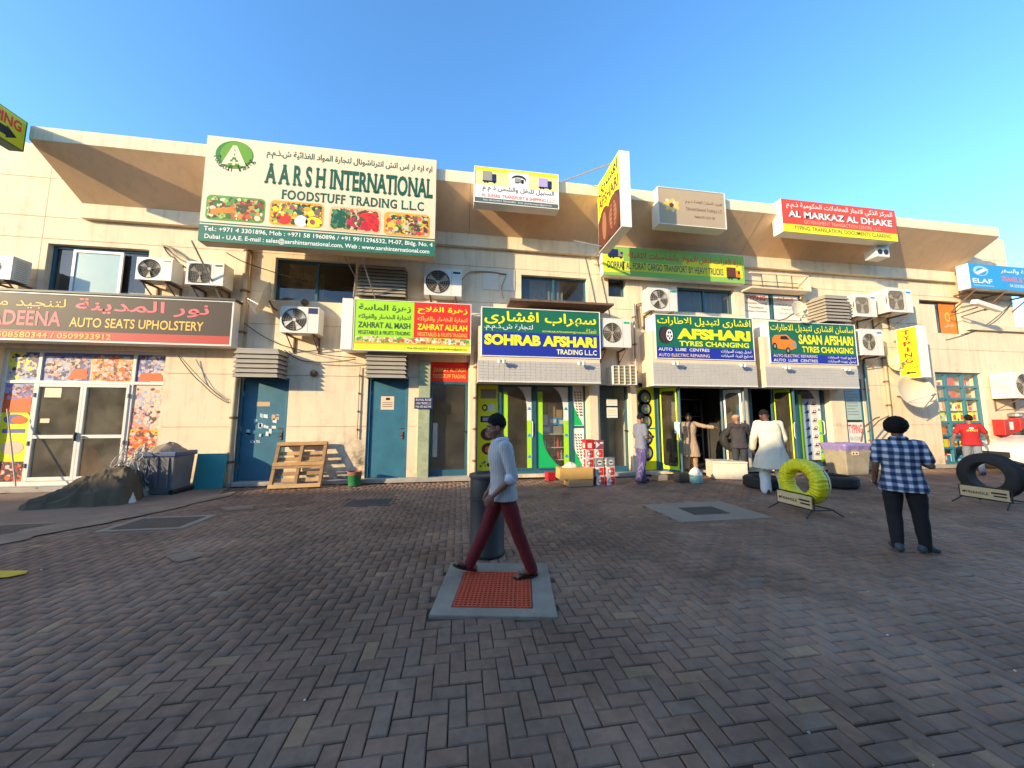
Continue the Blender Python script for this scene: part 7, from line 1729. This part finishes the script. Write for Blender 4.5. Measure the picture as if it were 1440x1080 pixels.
        b2.add([hc + M @ v for v in vs], fs); b2.build('beard', beard, r, smooth=True)
    for gfun in garments: gfun(r, J)
    if shoes: shoes(r, J)
    return r
def g_shirt(m, sleeve='short', hem=.84, g_=.016, flare=.02, vox=.008, wr=.010, cuff=None, slim=1.0, name='shirt', seed=0, collar=None):
    def f(r, J):
        b = MB(); loft(b, torso_rings(J, g_, hem=hem, flare=flare, wf=slim), 24)
        cf = []
        for S in 'LR':
            sg = 1 if S == 'L' else -1; sh, el, wr_ = J['sh' + S], J['el' + S], J['wr' + S]
            if sleeve == 'short': P = [sh - V3(0, sg * .05, 0), sh, sh.lerp(el, .72)]; R_ = [.068, .062, .062]
            elif sleeve == 'rolled': P = [sh - V3(0, sg * .05, 0), sh, sh.lerp(el, .5), el, el.lerp(wr_, .16)]; R_ = [.068, .063, .057, .055, .055]; cf.append((el.lerp(wr_, -.02), el.lerp(wr_, .22)))
            else: P = [sh - V3(0, sg * .05, 0), sh, sh.lerp(el, .5), el, el.lerp(wr_, .55), el.lerp(wr_, .93)]; R_ = [.075, .070, .063, .058, .052, .047]
            limb(b, P, R_, 14)
        remeshed(b, name, m, r, vox, 3, wr, (10, 10, 5), seed)
        for a, c in cf:
            b = MB(); b.tube([a, a.lerp(c, .15), a.lerp(c, .85), c], [.062, .068, .066, .058], 20); b.build('cuff', cuff or m, r, smooth='auto')
        if collar:
            nk = J['neck'] + V3(0, 0, .0); b = MB(); n = 24; vs = []
            for q, (rr_, dz) in enumerate(((.066, .034), (.069, .037), (.096, .006), (.090, -.002))):
                for k in range(n): g2 = 2 * pi * k / n; vs.append((nk.x - .004 + (rr_ + .004) * cos(g2), nk.y + rr_ * 1.04 * sin(g2), nk.z + dz - (.035 * max(0, cos(g2)) ** 2)))
            b.add(vs, [(i * n + k, i * n + (k + 1) % n, (i + 1) * n + (k + 1) % n, (i + 1) * n + k) for i in range(3) for k in range(n)]); b.build('collar', collar, r, smooth=True)
    return f
def g_trousers(m, r0=.098, rk=.068, ra=.052, vox=.008, wr=.007, low=.02, name='trousers', seed=3, slim=1.0, top=1.0):
    def f(r, J):
        b = MB(); R = torso_rings(J, .004, wf=slim); loft(b, [q for q in R if q[2] < J['hip'].z + .09], 24)
        for S in 'LR':
            h, k, a = J['h' + S], J['k' + S], J['a' + S]; e = a + (a - k).normalized() * low
            limb(b, [h, h.lerp(k, .45), k, k.lerp(a, .35), e], [r0 * .80, r0 * .92, rk, rk * .95, ra], 16)
        remeshed(b, name, m, r, vox, 3, wr, (12, 12, 6), seed)
    return f
def g_kurta(m, hem=.46, flare=.11, g_=.028, vox=.010, wr=.012, sleeve=.95, slim=1.0, seed=5):
    def f(r, J):
        b = MB(); R = torso_rings(J, g_, hem=J['hip'].z - .05, wf=slim); h = J['hip']; ha = J['hL'] - J['hR']; rh = atan2(-ha.x, ha.y)
        kk = (J['kL'] + J['kR']) / 2
        low = [(kk.x * .9, kk.y * .9, hem, .135 + g_ + flare * .8, .165 + g_ + flare, rh), (kk.x * .6 + h.x * .4, kk.y, (hem + h.z) / 2, .128 + g_ + flare * .4, .168 + g_ + flare * .5, rh)]
        loft(b, low + R[1:], 28)
        for S in 'LR':
            sg = 1 if S == 'L' else -1; sh, el, wr_ = J['sh' + S], J['el' + S], J['wr' + S]; limb(b, [sh - V3(0, sg * .05, 0), sh, sh.lerp(el, .5), el, el.lerp(wr_, sleeve)], [.070, .066, .062, .058, .052], 14)
        remeshed(b, 'kurta', m, r, vox, 3, wr, (9, 9, 3), seed)
    return f
def s_shoe(m, sole=None, L_=1.0):
    def f(r, J):
        for S in 'LR':
            a, t = J['a' + S], J['t' + S]; fl = V3(t.x - a.x, t.y - a.y, 0).normalized(); b = MB()
            heel = a - fl * .05 + V3(0, 0, -.04); tt = t + fl * .02
            limb(b, [heel, a.lerp(tt, .45) + V3(0, 0, -.005), tt], [.046, .048, .036], 14); limb(b, [a + V3(0, 0, .01), heel + V3(0, 0, .01)], [.05, .045], 12)
            remeshed(b, 'shoe', m, r, .007, 2)
            if sole: b = MB(); s = V3(-fl.y, fl.x, 0); hz = min(heel.z, tt.z) - .034; b.tube([V3(heel.x, heel.y, max(.008, heel.z - .036)), V3(tt.x, tt.y, max(.008, tt.z - .028))], .0, 6) if False else None
    return f
def s_sandal(m):
    def f(r, J):
        for S in 'LR':
            a, t = J['a' + S], J['t' + S]; fl = V3(t.x - a.x, t.y - a.y, 0).normalized(); heel = a - fl * .075 + V3(0, 0, -.080); tt = t + fl * .045 + V3(0, 0, -.024); side = V3(-fl.y, fl.x, 0); d = (tt - heel); up = side.cross(d).normalized(); up = up if up.z > 0 else -up
            b = MB(); n = 24; top = []; 
            for k in range(n): g_ = 2 * pi * k / n; c, s = cos(g_), sin(g_); top.append(heel.lerp(tt, .5) + d * .5 * c + side * .046 * s * (1 + .15 * c))
            b.add([p + up * .008 for p in top] + [p - up * .008 for p in top], [tuple(range(n)), tuple(reversed(range(n, 2 * n)))] + [(k, n + k, n + (k + 1) % n, (k + 1) % n) for k in range(n)]); b.build('sandal_sole', m, r)
            b = MB(); tp = heel.lerp(tt, .80) + up * .012; md = heel.lerp(tt, .52)
            for sg in (-1, 1): b.tube([tp, heel.lerp(tt, .72) + side * .022 * sg + up * .050, md + side * .046 * sg + up * .035, md + side * .046 * sg + up * .004], .0065, 6)
            b.build('sandal_strap', m, r, smooth=True)
    return f
def skinm(nm, c): return mat(nm, c, .55, .06, 8, .08, 90)
hair_b = mat('hair_black', (.010, .008, .007), .75, .3, 30, .8, 160, spec=.2)
# materials for cloth with a woven pattern
def stripes_mat(name, base, line, scale, width, axis='Y', rough=.85):
    m = bpy.data.materials.new(name); m.use_nodes = True; t = m.node_tree; n = t.nodes; L = t.links; p = n['Principled BSDF']; p.inputs['Roughness'].default_value = rough
    co = n.new('ShaderNodeTexCoord'); sp = n.new('ShaderNodeSeparateXYZ'); L.new(co.outputs['Object'], sp.inputs[0])
    nz = n.new('ShaderNodeTexNoise'); nz.inputs['Scale'].default_value = 3; L.new(co.outputs['Object'], nz.inputs['Vector'])
    ad = n.new('ShaderNodeMath'); ad.operation = 'MULTIPLY_ADD'; L.new(sp.outputs['Y'], ad.inputs[0]); ad.inputs[1].default_value = .0 if 'shirt' in name else 1.0; L.new(sp.outputs['X'], ad.inputs[2])
    a2 = n.new('ShaderNodeMath'); a2.operation = 'MULTIPLY_ADD'; L.new(nz.outputs[0], a2.inputs[0]); a2.inputs[1].default_value = .006; L.new(ad.outputs[0], a2.inputs[2])
    mu = n.new('ShaderNodeMath'); mu.operation = 'MULTIPLY'; L.new(a2.outputs[0], mu.inputs[0]); mu.inputs[1].default_value = scale
    fr_ = n.new('ShaderNodeMath'); fr_.operation = 'FRACT'; L.new(mu.outputs[0], fr_.inputs[0]); lt = n.new('ShaderNodeMath'); lt.operation = 'LESS_THAN'; L.new(fr_.outputs[0], lt.inputs[0]); lt.inputs[1].default_value = width
    mx = n.new('ShaderNodeMix'); mx.data_type = 'RGBA'; L.new(lt.outputs[0], mx.inputs[0]); mx.inputs[6].default_value = (*base, 1); mx.inputs[7].default_value = (*line, 1); L.new(mx.outputs[2], p.inputs['Base Color']); return m
def plaid_mat(name):
    m = bpy.data.materials.new(name); m.use_nodes = True; t = m.node_tree; n = t.nodes; L = t.links; p = n['Principled BSDF']; p.inputs['Roughness'].default_value = .85
    co = n.new('ShaderNodeTexCoord'); nz = n.new('ShaderNodeTexNoise'); nz.inputs['Scale'].default_value = 5; L.new(co.outputs['Object'], nz.inputs['Vector'])
    va = n.new('ShaderNodeVectorMath'); va.operation = 'MULTIPLY_ADD'; L.new(nz.outputs['Color'], va.inputs[0]); va.inputs[1].default_value = (.03, .03, .03); L.new(co.outputs['Object'], va.inputs[2])
    sp = n.new('ShaderNodeSeparateXYZ'); L.new(va.outputs[0], sp.inputs[0])
    def wave(o, s, ph=0):
        mu = n.new('ShaderNodeMath'); mu.operation = 'MULTIPLY_ADD'; L.new(o, mu.inputs[0]); mu.inputs[1].default_value = s; mu.inputs[2].default_value = ph
        si = n.new('ShaderNodeMath'); si.operation = 'SINE'; L.new(mu.outputs[0], si.inputs[0]); mr = n.new('ShaderNodeMapRange'); mr.inputs[1].default_value = -.55; mr.inputs[2].default_value = .35; L.new(si.outputs[0], mr.inputs[0]); return mr.outputs[0]
    a = wave(sp.outputs['Y'], 2 * pi / .094); c = wave(sp.outputs['Z'], 2 * pi / .090)
    ml = n.new('ShaderNodeMath'); ml.operation = 'ADD'; L.new(a, ml.inputs[0]); L.new(c, ml.inputs[1]); dv = n.new('ShaderNodeMath'); dv.operation = 'MULTIPLY'; L.new(ml.outputs[0], dv.inputs[0]); dv.inputs[1].default_value = .5
    cr = n.new('ShaderNodeValToRGB'); e = cr.color_ramp; e.elements[0].position = .05; e.elements[0].color = (.58, .58, .60, 1); e.elements[1].position = 1; e.elements[1].color = (.012, .022, .06, 1); q = e.elements.new(.5); q.color = (.10, .15, .24, 1)
    L.new(dv.outputs[0], cr.inputs[0]); L.new(cr.outputs[0], p.inputs['Base Color']); return m
def cloth(nm, c, var=.10, bump=.25): return mat(nm, c, .88, var, 6, bump, 140)
# ---- 1. the walking man (faces left; his left side is towards the viewer)
J = stand_pose()
J.update(hip=V3(0, 0, .90), waist=V3(.005, 0, 1.05), chest=V3(.02, 0, 1.24), neck=V3(.035, 0, 1.405), head=V3(.075, .0, 1.545), hp=-.12, hy=.0,
         shL=V3(.0, .165, 1.345), shR=V3(.04, -.165, 1.345), elL=V3(-.075, .225, 1.045), wrL=V3(.12, .20, .865), hdL=V3(.70, -.1, -.65), pnL=V3(-.2, -1, -.2),
         elR=V3(.01, -.235, 1.06), wrR=V3(.13, -.20, .84), hdR=V3(.4, 0, -1), hL=V3(-.01, .085, .875), hR=V3(.01, -.085, .875),
         kL=V3(-.135, .09, .48), aL=V3(-.285, .09, .105), tL=V3(-.135, .10, .028), kR=V3(.16, -.085, .475), aR=V3(.335, -.085, .115), tR=V3(.475, -.095, .125), curl=.55)
mar = cloth('maroon_denim', (.12, .005, .010)); shm = stripes_mat('striped_shirt', (.46, .45, .44), (.28, .28, .29), 62, .30)
person('young man walking left in a striped grey shirt, maroon trousers and sandals', (.47, -5.75, 0), pi, J, skinm('skin_brown', (.21, .095, .056)), .0055, .98, hair_b, dict(r=(.104, .083, .108), c=(-.012, 0, .044), line=.052, low=-.04, amp=.008), [g_trousers(mar, .094, .068, .056, .0065), g_shirt(shm, 'rolled', .79, .026, .016, .0065, .0055, mat('cuff_pale', (.52, .56, .62), .8), slim=.93, collar=mat('cuff_pale', (0, 0, 0)))], s_sandal(mat('sandal_black', (.012, .010, .009), .6)), slim=.93, beard=None)
# ---- 2. man in plaid shirt seen from behind
J = stand_pose()
J.update(head=V3(.02, .0, 1.585), hy=-.35, shL=V3(0, .185, 1.375), shR=V3(0, -.185, 1.375), elL=V3(-.02, .240, 1.10), wrL=V3(.05, .255, .86), hdL=V3(.5, -.3, -.6), pnL=V3(.1, -1, 0), elR=V3(-.03, -.262, 1.11), wrR=V3(.19, -.19, 1.15), hdR=V3(1, .4, .1), pnR=V3(0, 1, .3),
         hL=V3(0, .10, .88), hR=V3(0, -.10, .88), kL=V3(.05, .10, .48), aL=V3(-.03, .11, .09), tL=V3(.13, .13, .04), kR=V3(.03, -.13, .48), aR=V3(.05, -.15, .09), tR=V3(.13, -.25, .035), curl=.8)
person('man seen from behind in a blue and white plaid shirt, black trousers, full round hair', (5.42, -5.86, 0), .78, J, skinm('skin_dark', (.16, .07, .04)), .0075, .935, hair_b, dict(r=(.128, .120, .128), c=(-.018, 0, .040), line=.05, low=-.085, amp=.008, taper=.22), [g_trousers(cloth('black_trousers', (.010, .010, .012)), .105, .075, .056, slim=1.08), g_shirt(plaid_mat('plaid_cloth'), 'short', .78, .022, .03, .0075, .008, slim=1.08, collar=plaid_mat('plaid_collar'))], s_shoe(mat('shoe_teal', (.04, .06, .075), .6, .2, 10)), slim=1.08)
r = thing('mobile_phone', 'black phone in the left hand of the plaid shirted man', 'phone', (5.31, -5.64, .79), .9); b = MB(); b.box(-.07, .07, -.035, .035, -.005, .005); b.build('phone_body', black_m, r, bev=.003); b = MB(); b.box(-.065, .065, -.031, .031, .0052, .0058); b.build('phone_screen', mat('screen', (.01, .01, .012), .1, 0), r)
# ---- 3. man in white kurta, from behind, stooping
J = stand_pose()
J.update(hip=V3(0, 0, .92), waist=V3(.03, 0, 1.06), chest=V3(.10, 0, 1.24), neck=V3(.17, 0, 1.40), head=V3(.26, 0, 1.52), hp=-.5, shL=V3(.10, .19, 1.36), shR=V3(.10, -.19, 1.36), elL=V3(.08, .27, 1.08), wrL=V3(.20, .26, .86), hdL=V3(.3, 0, -1), elR=V3(.14, -.28, 1.07), wrR=V3(.28, -.24, .86), kL=V3(.10, .11, .49), aL=V3(.03, .13, .09), tL=V3(.19, .15, .03), kR=V3(-.02, -.11, .50), aR=V3(-.16, -.13, .10), tR=V3(-.02, -.17, .03))
wk = cloth('white_kurta', (.62, .58, .46), .06)
person('man in a long white kurta seen from behind, stooping towards the shop', (6.72, -2.75, 0), pi * .36, J, skinm('skin_dark2', (.11, .045, .028)), .009, 1.10, hair_b, dict(low=-.03, amp=.003, r=(.102, .081, .100)), [g_trousers(cloth('white_salwar', (.55, .60, .62), .06), .10, .09, .085, .009, .012), g_kurta(wk, .50, .13, .035)], s_shoe(mat('shoe_brown', (.08, .04, .025), .6)), eyes=False)
# ---- 4. man in tan kurta in the open doorway, arm on the door
J = stand_pose()
J.update(shL=V3(0, .18, 1.40), elL=V3(.05, .42, 1.33), wrL=V3(.08, .66, 1.30), hdL=V3(.1, 1, 0), pnL=V3(0, 0, -1), elR=V3(-.03, -.26, 1.12), wrR=V3(-.02, -.30, .88), kL=V3(.06, .10, .49), aL=V3(.02, .11, .09))
person('man in a tan kurta standing in the open shop doorway, one arm on the door', (6.72, -.02, .10), -pi / 2 - .25, J, skinm('skin_olive', (.26, .12, .07)), .009, .97, hair_b, dict(), [g_trousers(cloth('tan_salwar', (.36, .23, .14)), .10, .09, .08, .009, .010), g_kurta(cloth('tan_kurta', (.42, .29, .18)), .44, .06, .028, slim=1.0)], s_sandal(mat('sandal_brown', (.10, .05, .03), .6)), beard=mat('stubble2', (.03, .018, .012), .8))
# ---- 5. boy by the teal door, facing right
J = stand_pose()
J.update(head=V3(.03, 0, 1.58), hp=-.3, elL=V3(-.02, .21, 1.12), wrL=V3(.20, .12, 1.10), hdL=V3(1, -.3, .1), pnL=V3(0, -.6, .6), elR=V3(.0, -.22, 1.12), wrR=V3(.21, -.12, 1.10), hdR=V3(1, .2, .1), pnR=V3(0, .6, .6), kL=V3(.06, .09, .49), kR=V3(-.04, -.09, .49), aR=V3(-.16, -.09, .11), tR=V3(-.01, -.10, .03), aL=V3(.08, .09, .085), tL=V3(.24, .10, .03), curl=.7)
person('boy in a grey shirt and purple loose trousers, facing right by the teal door', (4.62, -1.05, 0), .15, J, skinm('skin_brown2', (.26, .12, .07)), .008, 1.02, hair_b, dict(), [g_trousers(stripes_mat('purple_cloth', (.06, .045, .15), (.17, .13, .27), 26, .4), .105, .085, .080, .008, .010, slim=.9), g_shirt(cloth('grey_tee', (.17, .18, .24)), 'short', .84, .012, .012, .008, .008, slim=.92)], s_shoe(mat('shoe_dark', (.03, .03, .04), .6)), slim=.88)
b = MB(); b.box(-.07, .07, -.05, .05, 0, .005); tag(b.build('papers', paper_p, loc=(4.93, -1.02, 1.14)), 'white folded paper held by the boy', 'paper').rotation_euler = (.3, -.3, .2)
# ---- 6. man with a cap carrying a tyre, half hidden
J = stand_pose()
J.update(chest=V3(.06, 0, 1.25), neck=V3(.10, 0, 1.42), head=V3(.15, 0, 1.55), hp=-.3, elL=V3(.14, .26, 1.16), wrL=V3(.36, .18, 1.10), hdL=V3(1, -.2, 0), elR=V3(.14, -.26, 1.16), wrR=V3(.36, -.18, 1.10), hdR=V3(1, .2, 0))
pr = person('man in dark clothes and a pinkish cap, half hidden behind the white kurta man', (7.62, -.85, 0), pi * .35, J, skinm('skin_olive', (0, 0, 0)), .010, 1.02, mat('cap_cloth', (.48, .26, .18), .9, .2, 30, .4, 60), dict(r=(.115, .10, .075), c=(-.005, 0, .065), line=.03, low=.02, amp=.003), [g_trousers(cloth('dark_trousers', (.03, .03, .04)), vox=.010), g_shirt(cloth('dark_shirt', (.04, .035, .04)), 'long', .80, .018, .02, .010)], s_shoe(mat('shoe_dark', (0, 0, 0))), eyes=False)
# ---- 7. man in red t-shirt walking to the display window
J = stand_pose()
J.update(shL=V3(0, .185, 1.40), shR=V3(0, -.185, 1.40), elL=V3(.0, .30, 1.13), wrL=V3(.06, .34, .90), elR=V3(.03, -.30, 1.15), wrR=V3(.16, -.36, .98), kL=V3(.10, .09, .49), aL=V3(.02, .10, .09), kR=V3(-.02, -.09, .49), aR=V3(-.14, -.10, .10), tR=V3(.01, -.11, .03), tL=V3(.18, .12, .03))
red = cloth('red_tee', (.34, .012, .015), .06)
pr = person('man in a red t-shirt and grey jeans seen from behind at the display window', (14.85, -1.30, 0), .78, J, skinm('skin_olive2', (.24, .115, .07)), .009, 1.0, hair_b, dict(r=(.102, .080, .102), low=-.06), [g_trousers(cloth('grey_jeans', (.18, .20, .25)), .095, .068, .062, .009), g_shirt(red, 'short', .84, .016, .02, .009, .009, slim=1.04)], s_shoe(mat('shoe_dark', (0, 0, 0))), eyes=False)
f = Fr((-.146, .11, 1.24), (0, -1, 0), (-.06, 0, 1), .22, .12)
fell(pr, 'shirt_print', f, .45, .20, .20, .26, white_p, .0, 16); lettering(pr, f, 'SMART', .0, .55, 1, .95, gold_p, .0, .03, name='shirt_print')
